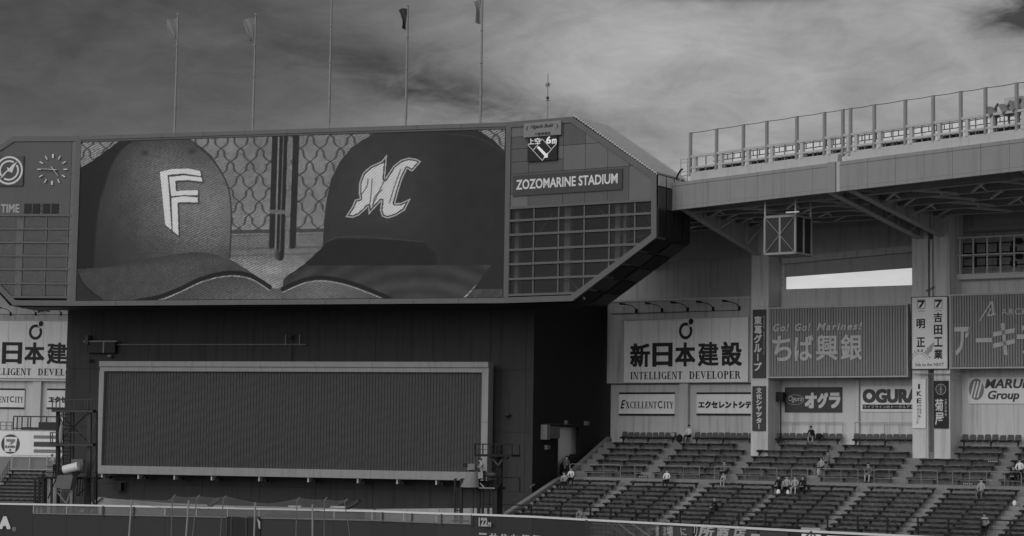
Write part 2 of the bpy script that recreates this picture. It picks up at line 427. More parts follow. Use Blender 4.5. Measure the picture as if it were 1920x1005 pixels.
# ------------------------------------------------------------------ scoreboard: three facets of a shallow curve
FS = Frame(948, 150.0, .291)
sB = FS.S(148, 400)
pB = FS.w(sB, 0, 0)
FL = Frame(148, pB.y, .123); FL.O = Vector((pB.x, pB.y))
FR = Frame(948, 150.0, .614); FR.O = Vector(FS.w(FS.S(948, 400), 0, 0)[:2])
sC = FS.S(948, 400)
ZT = FS.Z(948, 229.7); ZB = FS.Z(948, 568.5)
# sections of the hull: (frame, s, ztop, zbot)
hullsec = [(FL, FL.S(-60, 400), FL.Z(-60, 310), FL.Z(-60, 480)), (FL, FL.S(25, 400), ZT, ZB), (FL, 0, ZT, ZB),
           (FR, 0, ZT, ZB), (FR, FR.S(1074, 400), ZT, ZB), (FR, FR.S(1232, 385), FR.Z(1232, 328), FR.Z(1232, 445))]
def hull_pt(i, d):
    fr, s, _, _ = hullsec[i]
    if i == 2: n = (FL.n + FS.n).normalized(); p = Vector(FS.w(sB, 0, 0)[:2]) + n * d / n.dot(FS.n); return p
    if i == 3: n = (FR.n + FS.n).normalized(); p = Vector(FS.w(sC, 0, 0)[:2]) + n * d / n.dot(FS.n); return p
    return Vector(fr.w(s, d, 0)[:2])
board = thing('scoreboard', FS, (FS.S(600, 570), 3.0, ZB), 'long grey scoreboard with video screen, clock and window bays above the dark tower', 'scoreboard')
bo = board
def wpart(mb, name, m, parent, label=None, kind=None):
    """part whose coordinates are given in the world"""
    inv = Matrix.Rotation(parent.rotation_euler.z, 4, 'Z').inverted(); loc = parent.location
    mb.v = [tuple(inv @ (Vector(p) - loc)) for p in mb.v]
    o = bpy.data.objects.new(name, mb.mesh(name, m)); COL.objects.link(o); o.parent = parent
    if label: o['label'] = label
    if kind: o['kind'] = kind
    return o
def fpart(mb, fr, name, m, parent, **k):
    """part given in frame fr, parented to a thing that stands in another frame"""
    mb.v = [tuple(fr.w(p[0], -p[1], p[2])) for p in mb.v]
    return wpart(mb, name, m, parent, **k)
def loft(d0, d1, idx, which):
    mb = MB()
    for a, b in zip(idx[:-1], idx[1:]):
        pa0, pb0, pa1, pb1 = hull_pt(a, d0), hull_pt(b, d0), hull_pt(a, d1), hull_pt(b, d1)
        za, zb = (hullsec[a][2], hullsec[b][2]), (hullsec[a][3], hullsec[b][3])
        if which == 'top': vs = [(*pa0, za[0]), (*pb0, za[1]), (*pb1, za[1]), (*pa1, za[0])]
        if which == 'bottom': vs = [(*pa0, zb[0]), (*pa1, zb[0]), (*pb1, zb[1]), (*pb0, zb[1])]
        if which == 'front': vs = [(*pa0, zb[0]), (*pb0, zb[1]), (*pb0, za[1]), (*pa0, za[0])]
        if which == 'back': vs = [(*pa1, zb[0]), (*pa1, za[0]), (*pb1, za[1]), (*pb1, zb[1])]
        mb.add(vs, [(0, 1, 2, 3)])
    return mb
DB = -5.2
A = loft(-1.3, DB, range(6), 'front')
wpart(A, 'inner_wall', 'black', bo)
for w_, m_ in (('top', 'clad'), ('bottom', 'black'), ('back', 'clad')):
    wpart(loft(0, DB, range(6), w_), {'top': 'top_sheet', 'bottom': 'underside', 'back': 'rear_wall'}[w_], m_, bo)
# ribbed light roof sheet on the right chamfer
rb = MB(); n = 34
p4, p5, q4, q5 = hull_pt(4, .05), hull_pt(5, .05), hull_pt(4, DB - .05), hull_pt(5, DB - .05)
zt4, zt5 = hullsec[4][2] + .10, hullsec[5][2] + .10
for i in range(n):
    for (t0, t1, up) in (((i) / n, (i + .6) / n, .09), ((i + .6) / n, (i + 1) / n, .02)):
        vs = []
        for t in (t0, t1):
            P = p4.lerp(p5, t); Q = q4.lerp(q5, t); z = zt4 + (zt5 - zt4) * t + up
            vs += [(*P, z), (*Q, z)]
        rb.add(vs, [(0, 2, 3, 1)])
        rb.add([vs[0], vs[2], (vs[2][0], vs[2][1], vs[2][2] - .12), (vs[0][0], vs[0][1], vs[0][2] - .12)], [(0, 3, 2, 1)])
wpart(rb, 'roof_sheet', 'roofsheet', bo)
# right end wall
P, Q = hull_pt(5, 0), hull_pt(5, DB); ztop, zbot = hullsec[5][2], hullsec[5][3]
e = MB(); nrm = FR.u
e.add([(*P, zbot), (*Q, zbot), (*Q, ztop), (*P, ztop)], [(0, 1, 2, 3)]); wpart(e, 'end_wall', 'black', bo)
for i in range(4):
    t0, t1 = i / 4 + .02, (i + 1) / 4 - .02
    a, b = P.lerp(Q, t0) + nrm * .04, P.lerp(Q, t1) + nrm * .04
    for (za, zb, mm) in ((ztop - .75, ztop, 'gutter'), (zbot + .1, zbot + 2.0, 'glass' if False else 'black'), (zbot + 2.1, ztop - .85, 'signdark')):
        q = MB(); q.plan([tuple(a), tuple(b), tuple(b + nrm * .05), tuple(a + nrm * .05)], za, zb); wpart(q, 'side_panel', mm, bo)
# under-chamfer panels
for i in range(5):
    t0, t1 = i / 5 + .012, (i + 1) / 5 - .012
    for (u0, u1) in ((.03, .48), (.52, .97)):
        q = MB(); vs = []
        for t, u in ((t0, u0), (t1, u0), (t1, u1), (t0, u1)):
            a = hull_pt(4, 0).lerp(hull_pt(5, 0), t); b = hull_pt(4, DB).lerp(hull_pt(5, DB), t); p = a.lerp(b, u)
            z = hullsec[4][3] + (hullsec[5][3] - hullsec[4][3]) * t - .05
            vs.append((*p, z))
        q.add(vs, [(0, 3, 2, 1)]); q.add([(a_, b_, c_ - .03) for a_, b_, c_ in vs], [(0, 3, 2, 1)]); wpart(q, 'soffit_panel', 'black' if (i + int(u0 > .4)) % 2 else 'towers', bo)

def outline(fr, pts): return [fr.at(x, y) for x, y in pts]
# face outlines (px) of the wings
OR_ = [(0.0, ZB), (FR.S(1074, 566), ZB), (FR.S(1232, 445), hullsec[5][3]), (FR.S(1232, 328), hullsec[5][2]), (FR.S(1074, 219), ZT), (0.0, ZT)]
OL_ = [(FL.S(-60, 400), hullsec[0][3]), (FL.S(25, 570), ZB), (0.0, ZB), (0.0, ZT), (FL.S(25, 256), ZT), (FL.S(-60, 400), hullsec[0][2])]
def inset(poly, d):
    n = len(poly); a = sum(poly[i][0] * poly[(i + 1) % n][1] - poly[(i + 1) % n][0] * poly[i][1] for i in range(n))
    if a < 0: poly = poly[::-1]
    out = []
    for i in range(n):
        p0, p1, p2 = Vector(poly[i - 1]), Vector(poly[i]), Vector(poly[(i + 1) % n])
        e1 = (p1 - p0).normalized(); e2 = (p2 - p1).normalized(); n1 = Vector((-e1.y, e1.x)); n2 = Vector((-e2.y, e2.x))
        b = (n1 + n2); b = b / (1 + n1.dot(n2)); out.append(tuple(p1 + b * d))
    return out, poly
def ring(fr, poly, d, y0, y1, name, m, cuts=True):
    inn, out = inset(poly, d)
    for i in range(len(out)):
        j = (i + 1) % len(out)
        mb = MB().prism([out[i], out[j], inn[j], inn[i]], y0, y1); fpart(mb, fr, name, m, bo)
    return inn
inR = ring(FR, OR_, .42, -.12, 1.3, 'rim', 'trim')
inL = ring(FL, OL_, .42, -.12, 1.3, 'rim', 'trim')
# rim of the middle facet, in lengths with joints
zs0, zs1 = FS.Z(545, 560.5), FS.Z(545, 255.2)
sx0, sx1 = FS.S(147, 400), FS.S(945, 400)
N_ = 10
for i in range(N_):
    a, b = sB + (sC - sB) * i / N_ + .01, sB + (sC - sB) * (i + 1) / N_ - .01
    fpart(MB().box(a, b, -.12, 1.3, ZT - .32, ZT), FS, 'rim', 'trim', bo)
    fpart(MB().box(a, b, -.06, .5, zs1, ZT - .33), FS, 'rim_step', 'clad', bo)
    fpart(MB().box(a, b, -.12, 1.3, ZB, ZB + .38), FS, 'rim', 'trim', bo)
    fpart(MB().box(a, b, -.05, .5, ZB + .39, zs0), FS, 'rim_step', 'clad', bo)
for k in range(5):
    z0 = ZB + .42 + (ZT - ZB - .84) * k / 5; z1 = ZB + .42 + (ZT - ZB - .84) * (k + 1) / 5 - .02
    fpart(MB().box(-.72, -.0, -.07, .5, z0, z1), FL, 'post_panel', 'clad2', bo)
    fpart(MB().box(.02, FR.S(955, 400), -.07, .5, z0, z1), FR, 'post_panel', 'clad2', bo)
# ---- right wing: cladding panels above, window bay below
colx = [955.5, 991, 1056, 1097.5, 1139.5, 1180, 1224]
rows_at = [(228, None), (251, 2), (273, 2), (298, 4), (320, 5), (361, 6), (384, 6)]
zr = [FR.Z(1056, y) for y in (226, 250, 273, 297.5, 320, 359, 384)]
for i in range(6):
    for j in range(6):
        if i >= 2 and j in (0, 2, 4): continue
        zt_, zb_ = zr[j], zr[j + 1]
        if i >= 2 and j in (1, 3): zt_ = zr[j - 1]
        if i >= 2 and j == 5: zt_ = zr[4]
        a, b = FR.S(colx[i], 330) + .015, FR.S(colx[i + 1], 330) - .015
        pl = clip([(a, zb_ + .015), (b, zb_ + .015), (b, zt_ - .015), (a, zt_ - .015)], inR)
        if len(pl) > 2:
            pale = (j == 3 and i in (2, 3))
            fpart(MB().prism(pl, -.03 - .004 * ((i * 3 + j) % 3), .3), FR, 'cladding_panel', 'clad2' if (pale or (i + j * 2) % 5 == 0) else 'clad', bo)
fpart(MB().prism(clip([(0, zr[6]), (20, zr[6]), (20, ZT), (0, ZT)], inR), .02, .35), FR, 'backing_sheet', 'black', bo)
def window_bay(fr, inn, x_l, x_r, ztop, zbot, vx, hz, cols, diag):
    a, b = fr.S(x_l, 460), fr.S(x_r, 460)
    win = clip([(a, zbot), (b, zbot), (b, ztop), (a, ztop)], inn)
    xs = [a] + [fr.S(x, 460) for x in vx] + [b]; zs = [ztop] + hz + [zbot]
    for x in xs:
        pl = clip([(x - .055, zbot), (x + .055, zbot), (x + .055, ztop), (x - .055, ztop)], inn)
        if len(pl) > 2: fpart(MB().prism(pl, -.02, .14), fr, 'mullion', 'grid', bo)
    for z in zs:
        pl = clip([(a, z - .085), (b, z - .085), (b, z + .085), (a, z + .085)], inn)
        if len(pl) > 2: fpart(MB().prism(pl, -.10, .12), fr, 'transom', 'grid', bo)
    for i in range(len(xs) - 1):
        for j in range(len(zs) - 1):
            pl = clip([(xs[i] + .08, zs[j + 1] + .12), (xs[i + 1] - .08, zs[j + 1] + .12), (xs[i + 1] - .08, zs[j] - .12), (xs[i] + .08, zs[j] - .12)], inn)
            if len(pl) > 2: fpart(MB().prism(pl, .05, .07), fr, 'pane', 'glass', bo)
    for x, w_ in cols:
        x = fr.S(x, 460); pl = clip([(x - w_ / 2, zbot), (x + w_ / 2, zbot), (x + w_ / 2, ztop), (x - w_ / 2, ztop)], inn)
        if len(pl) > 2: fpart(MB().prism(pl, .35, .75), fr, 'inner_column', 'palesteel', bo)
    for (x0, y0, x1, y1) in diag:
        p, q = fr.at(x0, y0), fr.at(x1, y1)
        fpart(MB().bar((p[0], .55, p[1]), (q[0], .55, q[1]), .12), fr, 'inner_brace', 'steel', bo)
window_bay(FR, inR, 955.5, 1222, FR.Z(1088, 383), FR.Z(1000, 552), [1000.5, 1047, 1095, 1142, 1190],
           [FR.Z(1000, y) for y in (412, 438.7, 467, 494, 522)], [(964, .35), (1059, .5), (1153, .4), (1167, .25)],
           [(1115, 388, 1135, 410), (1198, 385, 1222, 425), (1000, 440, 1030, 400), (1135, 415, 1165, 440), (1100, 530, 1150, 500), (1060, 520, 1090, 560), (1168, 450, 1200, 440)])
window_bay(FL, inL, -60, 133, FL.Z(60, 404), FL.Z(60, 557), [-45, -5, 42, 86, 126],
           [FL.Z(60, y) for y in (429, 454.5, 479.5, 505, 531.5)], [(33, .5), (128, .3), (-20, .4)], [(98, 425, 124, 452), (5, 470, 30, 440), (60, 520, 80, 500)])
# ---- left wing cladding and its furniture
zL = [ZT - .43, FL.Z(60, 404)]
for i, (x0, x1) in enumerate(((-60, -20), (-20, 133))):
    pl = clip([(FL.S(x0, 330) + .02, zL[1]), (FL.S(x1, 330), zL[1]), (FL.S(x1, 330), zL[0]), (FL.S(x0, 330) + .02, zL[0])], inL)
    fpart(MB().prism(pl, -.03, .3), FL, 'cladding_panel', 'clad', bo)
# clock
cs, cz = FL.at(99.5, 318)
ck = thing('clock', FL, (cs, -.05, cz - 1.3), 'large clock of bare hour bars and two hands on the grey scoreboard', 'clock')
for k in range(12):
    t = R(90 - 30 * k); c, s_ = math.cos(t), math.sin(t)
    MB().bar((cs + .92 * c, -.10, cz + .92 * s_), (cs + 1.24 * c, -.10, cz + 1.24 * s_), .14, .08).part('hour_mark', 'letter', ck)
def hand(tip, tail, w_, nm):
    p = FL.at(*tip); q = FL.at(*tail); MB().bar((q[0], -.17, q[1]), (p[0], -.17, p[1]), w_, .05, w2=w_ * .5).part(nm, 'letter', ck)
hand((77, 317), (108, 319), .20, 'minute_hand'); hand((110.5, 331), (98, 313), .24, 'hour_hand')
# bird emblem
es, ez = FL.at(19, 320)
eb = thing('emblem_sign', FL, (es, -.05, ez - 1.2), 'square dark panel with a white flying bird inside two rings left of the clock', 'sign')
MB().box(es - 1.22, es + 1.15, -.16, -.04, ez - 1.24, ez + 1.16).part('panel', 'signdark', eb)
l = MB(); disc(l, es - .03, ez, 1.0, 1.15, -.17); disc(l, es - .03, ez, .68, .82, -.17, 60, 215); disc(l, es - .03, ez, .68, .82, -.17, 240, 395); l.part('ring', 'letter', eb)
bp = [(13, 335), (6, 332), (2, 335), (8, 326), (14, 319), (13, 312), (20, 317), (24, 309), (34, 302), (31, 310), (27, 318), (25, 327), (20, 329), (16, 324)]
fl = MB(); flat(fl, [FL.at(x, y) for x, y in [(1, 336), (8, 331), (15, 322), (20, 322), (24, 325), (27, 316), (34, 303), (24, 310), (19, 316), (14, 314), (16, 319), (9, 325)]], -.18)
fl.part('bird', 'letter', eb)
# TIME and its digits
ts = thing('time_display', FL, (FL.S(55, 391), -.05, FL.Z(55, 402)), 'word TIME beside four dark digit windows under the clock', 'display')
a, b, c, d_ = FL.rect(2, 383, 37, 399); letters(MB(), 'TIME', a, b, c, d_, -.06, .03).part('lettering', 'letter2', ts)
for x0, x1 in ((46, 59), (62, 75), (81, 94), (97, 110)):
    a, b, c, d_ = FL.rect(x0, 382, x1, 400)
    w_ = MB().box(a, b, -.09, -.03, c, d_).part('digit_window', 'black', ts)
a, b, c, d_ = FL.rect(77, 385, 79, 397); MB().box(a, b, -.07, -.03, c, c + .1).box(a, b, -.07, -.03, d_ - .1, d_).part('colon', 'black', ts)

# ---- video screen picture: vertex colours on a fine grid
def screen_picture():
    NX, NY = 860, 330
    u = np.linspace(0, 1, NX)[None, :].repeat(NY, 0); v = np.linspace(0, 1, NY)[:, None].repeat(NX, 1)   # v from top
    px = 147 + u * 798; yt = 266.0 - 24.3 * u; py = yt + v * ((561.0 - 3.8 * u) - yt)
    def A(pts): return [(150 + x / 2.955, 240 + y / 2.955) for x, y in pts]
    def B(pts): return [(550 + x / 2.871, 230 + y / 2.871) for x, y in pts]
    def inside(pts):
        r = np.zeros(px.shape, bool); n = len(pts)
        for i in range(n):
            x0, y0 = pts[i]; x1, y1 = pts[(i + 1) % n]
            if y0 == y1: continue
            c = ((py < y0) != (py < y1)) & (px < x0 + (py - y0) * (x1 - x0) / (y1 - y0)); r ^= c
        return r
    def dist(pts):
        r = np.full(px.shape, 1e9)
        for (x0, y0), (x1, y1) in zip(pts[:-1], pts[1:]):
            dx, dy = x1 - x0, y1 - y0; t = np.clip(((px - x0) * dx + (py - y0) * dy) / (dx * dx + dy * dy + 1e-9), 0, 1)
            r = np.minimum(r, np.hypot(px - x0 - t * dx, py - y0 - t * dy))
        return r
    def smooth(pts, k=4):
        p = [Vector(q) for q in pts]; out = []
        for i in range(len(p) - 1):
            a, b, c, d = p[max(i - 1, 0)], p[i], p[i + 1], p[min(i + 2, len(p) - 1)]
            for j in range(k):
                t = j / k; out.append(tuple(.5 * ((2 * b) + (c - a) * t + (2 * a - 5 * b + 4 * c - d) * t * t + (3 * b - a - 3 * c + d) * t ** 3)))
        return out + [tuple(p[-1])]
    def mixin(img, val, mask): return img * (1 - mask) + val * mask
    rng = np.random.RandomState(3)
    def blurn(s):
        a = rng.rand(int(NY / s) + 3, int(NX / s) + 3); yy = np.arange(NY) / s; xx = np.arange(NX) / s
        y0 = yy.astype(int); x0 = xx.astype(int); fy = (yy - y0)[:, None]; fx = (xx - x0)[None, :]
        fy = fy * fy * (3 - 2 * fy); fx = fx * fx * (3 - 2 * fx)
        return (a[y0][:, x0] * (1 - fy) * (1 - fx) + a[y0 + 1][:, x0] * fy * (1 - fx) + a[y0][:, x0 + 1] * (1 - fy) * fx + a[y0 + 1][:, x0 + 1] * fy * fx) - .5
    img = 106 + 14 * blurn(60) + 8 * blurn(20)                                # sRGB-like values while painting
    img = mixin(img, 92 + 12 * blurn(25), (py > 440).astype(float))
    # chain link
    for sgn in (1, -1):
        ph = px / 37.5 + sgn * py / 50.0 + .085 * sgn * np.sin(py / 25 * 2 * math.pi) + (0.15 if sgn > 0 else .3)
        dd = np.abs(ph - np.round(ph)) * 30
        img = mixin(img, 50, np.clip((2.3 - dd) / 1.5, 0, 1) * (py < 434) * .8)
    for pts, w_, c_ in (([(446, 434), (625, 431)], 3.5, 55), ([(446, 441), (625, 438)], 1.2, 75), ([(446, 466), (625, 462)], 2.0, 72), ([(446, 478), (625, 474)], 1.2, 74)):
        img = mixin(img, c_, np.clip(w_ - dist(pts) + .5, 0, 1) * .85)
    img = mixin(img, 118 + 20 * blurn(18), np.clip((py - 478) / 25, 0, 1))
    for x0, x1, yb, w_, c_ in ((525, 524, 460, 5.5, 40), (533, 532, 470, 2.5, 105), (541, 540, 480, 7.5, 38), (541, 539, 470, 1.2, 80), (553, 552, 470, 3, 98), (565, 563, 460, 6, 42)):
        img = mixin(img, c_ + 5 * blurn(10), np.clip(w_ - dist([(x0, 236), (x1, yb)]) + .5, 0, 1))
    img = mixin(img, 88, np.clip(4 - dist([(522, 396), (546, 397)]) + .5, 0, 1))
    img = mixin(img, 70, np.clip(5 - dist([(534, 470), (534, 482)]), 0, 1) * .6)
    # left cap
    crown = A([(-30, 235), (0, 215), (60, 180), (110, 145), (160, 110), (215, 70), (230, 30), (600, 30), (660, 80), (710, 110), (760, 155), (810, 230), (850, 310), (872, 400), (878, 500), (875, 600), (872, 720), (760, 712), (640, 706), (500, 725), (300, 765), (150, 788), (-30, 795)])
    m = inside(crown).astype(float)
    zx, zy = (px - 150) * 2.955, (py - 240) * 2.955
    sh = 44 + 56 * np.exp(-(((zx - 720) / 420) ** 2 + ((zy - 440) / 330) ** 2)) + 20 * np.exp(-(((zx - 420) / 220) ** 2 + ((zy - 200) / 160) ** 2)) + 5 * blurn(24)
    seam = smooth(A([(285, 70), (225, 120), (175, 200), (145, 290), (115, 400), (100, 520), (95, 640), (90, 770)]))
    leftm = inside(A([(-30, 200), (120, 140), (200, 75)]) + [seam[i] for i in range(0, len(seam), 2)] + A([(-30, 780)])).astype(float)
    sh = sh * (1 - .32 * leftm)
    img = mixin(img, sh, m)
    img = mixin(img, 38, np.clip(2.2 - dist(seam), 0, 1) * .8 * m)
    img = mixin(img, 45, np.clip(2.0 - dist(smooth(A([(650, 80), (740, 150), (810, 240), (850, 320), (870, 420), (875, 560), (872, 715)]))), 0, 1) * .8)
    for c_ in ((370, 135), (640, 125)):
        q = A([c_])[0]; img = mixin(img, 42, np.exp(-((px - q[0]) ** 2 / 40 + (py - q[1]) ** 2 / 20)) * .7)
    for k in range(5):
        img = mixin(img, 52, np.clip(1.2 - dist(smooth(A([(150, 640 + k * 18), (400, 600 + k * 22), (650, 640 + k * 14), (870, 660 + k * 10)]))), 0, 1) * .35 * m)
    brimL = smooth(A([(-20, 775), (150, 768), (300, 745), (500, 705), (640, 686), (760, 692), (880, 728), (1000, 800), (1100, 872)])) + smooth(A([(1100, 880), (1040, 840), (960, 808), (900, 800), (800, 806), (700, 838), (600, 885), (480, 930), (330, 955)])) + A([(150, 955), (85, 905), (30, 850), (-20, 780)])
    m = inside(brimL).astype(float); img = mixin(img, 60 + 8 * np.exp(-((zx - 600) / 300) ** 2) - 14 * np.clip((690 + (700 - zx) * .11 + 40 - zy) / 60, 0, 1) + 6 * blurn(14), m)
    img = mixin(img, 42, inside(A([(-20, 780), (30, 850), (85, 905), (150, 955), (-20, 955)])).astype(float))
    img = mixin(img, 32, np.clip(2.0 - dist(smooth(A([(0, 790), (30, 850), (90, 905), (150, 945)]))), 0, 1))
    under = inside(smooth(A([(1100, 885), (1040, 850), (960, 818), (900, 810), (800, 815), (700, 850), (600, 895), (480, 940), (400, 955)])) + A([(1300, 955), (1300, 880)])).astype(float)
    img = mixin(img, 64 + 26 * np.clip((zy - 820) / 150, 0, 1) * np.clip((zx - 600) / 400, 0, 1) + 5 * blurn(12), under)
    # right cap
    zx2, zy2 = (px - 550) * 2.871, (py - 230) * 2.871
    body = B([(198, 670), (203, 520), (212, 420), (235, 300), (280, 205), (345, 125), (430, 70), (520, 20), (960, 20), (1010, 45), (1080, 95), (1150, 170), (1160, 780), (100, 780), (0, 840), (0, 830), (120, 750)])
    m = inside(body).astype(float)
    img = mixin(img, 46 + 10 * np.exp(-(((zx2 - 480) / 260) ** 2 + ((zy2 - 330) / 260) ** 2)) - 5 * np.clip((zx2 - 700) / 200, 0, 1) + 4 * blurn(16), m)
    img = mixin(img, 62, np.clip(1.5 - dist(smooth(B([(850, 60), (960, 70), (1060, 110), (1142, 170)]))), 0, 1) * .5)
    br = inside(B([(-10, 840), (100, 760), (195, 670), (230, 635), (280, 620), (500, 626), (720, 640), (790, 700), (800, 765), (110, 765)])).astype(float)
    img = mixin(img, 36 + 3 * blurn(12), br)
    img = mixin(img, 66, np.clip(1.2 - dist(smooth(B([(215, 640), (280, 615), (400, 612), (520, 620), (720, 640)]))), 0, 1) * .7)
    lb = inside(B([(-10, 845), (60, 805), (115, 768), (1075, 765), (1035, 835), (930, 945), (560, 945)]) + smooth(B([(545, 935), (430, 885), (330, 850), (200, 830), (100, 838), (-10, 880)]))).astype(float)
    img = mixin(img, 50 + 10 * np.clip((zy2 - 760) / 200, 0, 1) + 5 * np.sin(np.hypot(zx2 - 700, (zy2 - 1500) * 1.0) / 14) + 5 * blurn(14), lb)
    img = mixin(img, 40, inside(B([(1075, 765), (1160, 765), (1160, 895), (985, 895)])).astype(float))
    img = mixin(img, 62 + 12 * blurn(8), inside(B([(985, 895), (1160, 895), (1160, 960), (930, 960)])).astype(float))
    dn = inside(smooth(B([(-10, 900), (100, 855), (200, 842), (320, 862), (430, 900), (545, 945)])) + B([(-10, 960)])).astype(float)
    img = mixin(img, 66 + 22 * np.exp(-((zx2 - 200) / 200) ** 2) + 5 * blurn(12), dn)
    for pts in (A([(340, 955), (480, 930), (600, 885), (700, 838), (800, 808), (900, 798), (1000, 818), (1100, 878)]), B([(-10, 892), (100, 845), (200, 832), (320, 852), (430, 890), (560, 945)])):
        q = smooth(pts); img = mixin(img, 30, np.clip(4.5 - dist(q), 0, 1))
        q2 = [(x, y + 6) for x, y in q]; img = mixin(img, 132, np.clip(1.6 - dist(q2), 0, 1) * .85)
    # weave of the pictured cloth and the lamp grid
    tw = np.sin((px * 1.0 + py * 1.05) * 1.35) * .5 + np.sin((px * .62 - py * 1.3) * 1.9) * .5
    gr = rng.rand(NY, NX) - .5
    amp = np.clip((img - 34) / 50, .12, 1)
    coarse = blurn(1.7) + .6 * blurn(3.1); tw2 = np.sin((px * .55 + py * 1.2) * 1.15 + 2.5 * blurn(50))
    dark_ = np.clip((75 - img) / 40, 0, 1); img = img - 9 * dark_
    img = img * (1 + .30 * tw * amp + .45 * gr * amp + .26 * coarse * amp + .22 * tw2 * amp)
    # letters
    emb = 186 + 24 * np.sin((px + py) * 1.1) + 24 * gr
    F_ = [[(460, 240), (500, 230), (510, 300), (537, 562), (500, 533)], [(460, 240), (530, 223), (620, 220), (690, 234), (697, 263), (600, 248), (503, 256)],
          [(513, 268), (600, 259), (700, 270), (705, 294), (620, 284), (550, 289), (555, 350), (527, 368)], [(525, 350), (600, 342), (680, 342), (682, 369), (600, 368), (528, 374)],
          [(530, 384), (600, 374), (682, 382), (683, 409), (600, 407), (566, 410), (578, 592), (543, 566)]]
    for i, f in enumerate(F_):
        q = A(f); img = mixin(img, 50, np.clip(2.6 - dist([(x + 1.5, y + 1.5) for x, y in q + q[:1]]), 0, 1) * .8)
    for f in F_: q = A(f); img = mixin(img, emb, inside(q).astype(float))
    for f in F_[2:]: q = A(f); img = mixin(img, 70, np.clip(1.0 - dist(q[:1] + q[-1:]), 0, 1) * .5)
    Mo = B([(315, 506), (348, 452), (364, 412), (390, 406), (384, 380), (384, 320), (402, 268), (440, 232), (480, 214), (500, 204), (527, 168), (524, 220), (519, 300), (560, 232), (600, 198), (640, 186), (680, 192), (706, 207), (660, 262), (634, 246), (610, 300), (590, 370), (575, 432), (600, 432), (656, 406), (626, 470), (580, 500), (535, 515), (507, 502), (496, 470), (502, 420), (437, 494), (434, 450), (415, 470), (390, 495), (355, 510)])
    c0 = np.mean(np.array(Mo), 0)
    io = inside(Mo); do = dist(Mo + Mo[:1])
    img = mixin(img, 150 + 20 * gr, io.astype(float))
    img = mixin(img, 45, (io & (do > 2.2) & (do < 4.6)).astype(float))
    img = mixin(img, 176 + 22 * np.sin((px + py) * 1.1) + 20 * gr, (io & (do >= 4.6)).astype(float))
    for pts in ([(458, 440), (470, 395), (505, 360)], [(452, 300), (448, 380), (440, 460)], [(520, 300), (500, 345), (455, 450)], [(430, 300), (425, 340), (400, 380)], [(600, 250), (570, 340), (545, 430)]):
        img = mixin(img, 60, np.clip(1.5 - dist(smooth(B(pts))), 0, 1) * .8)
    # faint seams between lamp modules
    mx = (np.abs((px - 147) % 16.6) < .9) | (np.abs((v * 20) % 1) < .04)
    img = img * (1 - .05 * mx) * (1 + .03 * blurn(30))
    img = np.clip(img, 18, 235) / 255.0
    lin = np.where(img < .04045, img / 12.92, ((img + .055) / 1.055) ** 2.4)
    return NX, NY, u, v, lin
NX, NY, U_, V_, LIN = screen_picture()
scr = MB()
ys = -.03
co = np.zeros((NY * NX, 3)); co[:, 0] = (sx0 + (sx1 - sx0) * U_).ravel(); co[:, 1] = ys; co[:, 2] = (zs1 + (zs0 - zs1) * V_).ravel()
oo = FS.w(0, 0, 0); wx = FS.O.x + FS.u.x * co[:, 0] - FS.n.x * co[:, 1]; wy = FS.O.y + FS.u.y * co[:, 0] - FS.n.y * co[:, 1]
dx, dy = wx - board.location.x, wy - board.location.y; ca, sa = math.cos(FS.a), math.sin(FS.a)
loc = np.stack([dx * ca - dy * sa, dx * sa + dy * ca, co[:, 2] - board.location.z], 1)
me = bpy.data.meshes.new('screen'); nq = (NX - 1) * (NY - 1)
me.vertices.add(NX * NY); me.vertices.foreach_set('co', loc.ravel())
ii = (np.arange(NY - 1)[:, None] * NX + np.arange(NX - 1)[None, :]).ravel()
quads = np.stack([ii + NX, ii + NX + 1, ii + 1, ii], 1)
me.loops.add(nq * 4); me.loops.foreach_set('vertex_index', quads.ravel().astype(np.int32))
me.polygons.add(nq); me.polygons.foreach_set('loop_start', np.arange(0, nq * 4, 4, dtype=np.int32))
me.update(calc_edges=True)
at = me.color_attributes.new('picture', 'FLOAT_COLOR', 'POINT')
c4 = np.ones((NX * NY, 4), np.float32); c4[:, :3] = LIN.ravel()[:, None]; at.data.foreach_set('color', c4.ravel())
sm = bpy.data.materials.new('screen_lamps'); sm.use_nodes = True; nt = sm.node_tree; pb = nt.nodes['Principled BSDF']
an = nt.nodes.new('ShaderNodeAttribute'); an.attribute_name = 'picture'; nt.links.new(an.outputs['Color'], pb.inputs['Emission Color'])
SCREEN_GAIN = .95
pb.inputs['Emission Strength'].default_value = SCREEN_GAIN; pb.inputs['Base Color'].default_value = (.006, .006, .006, 1); pb.inputs['Roughness'].default_value = .7
pb.inputs['Specular IOR Level'].default_value = .2
me.materials.append(sm); so = bpy.data.objects.new('video_screen', me); COL.objects.link(so); so.parent = board
so['label'] = 'lit video screen showing two baseball caps with letters F and M before a wire fence'
# thin dark surround of the screen
for (a, b, c, d_) in ((sx0 - .12, sx1 + .12, zs1, zs1 + .05), (sx0 - .12, sx1 + .12, zs0 - .05, zs0), (sx0 - .1, sx0, zs0, zs1), (sx1, sx1 + .1, zs0, zs1)):
    fpart(MB().box(a, b, -.08, .0, c, d_), FS, 'screen_edge', 'black', bo)

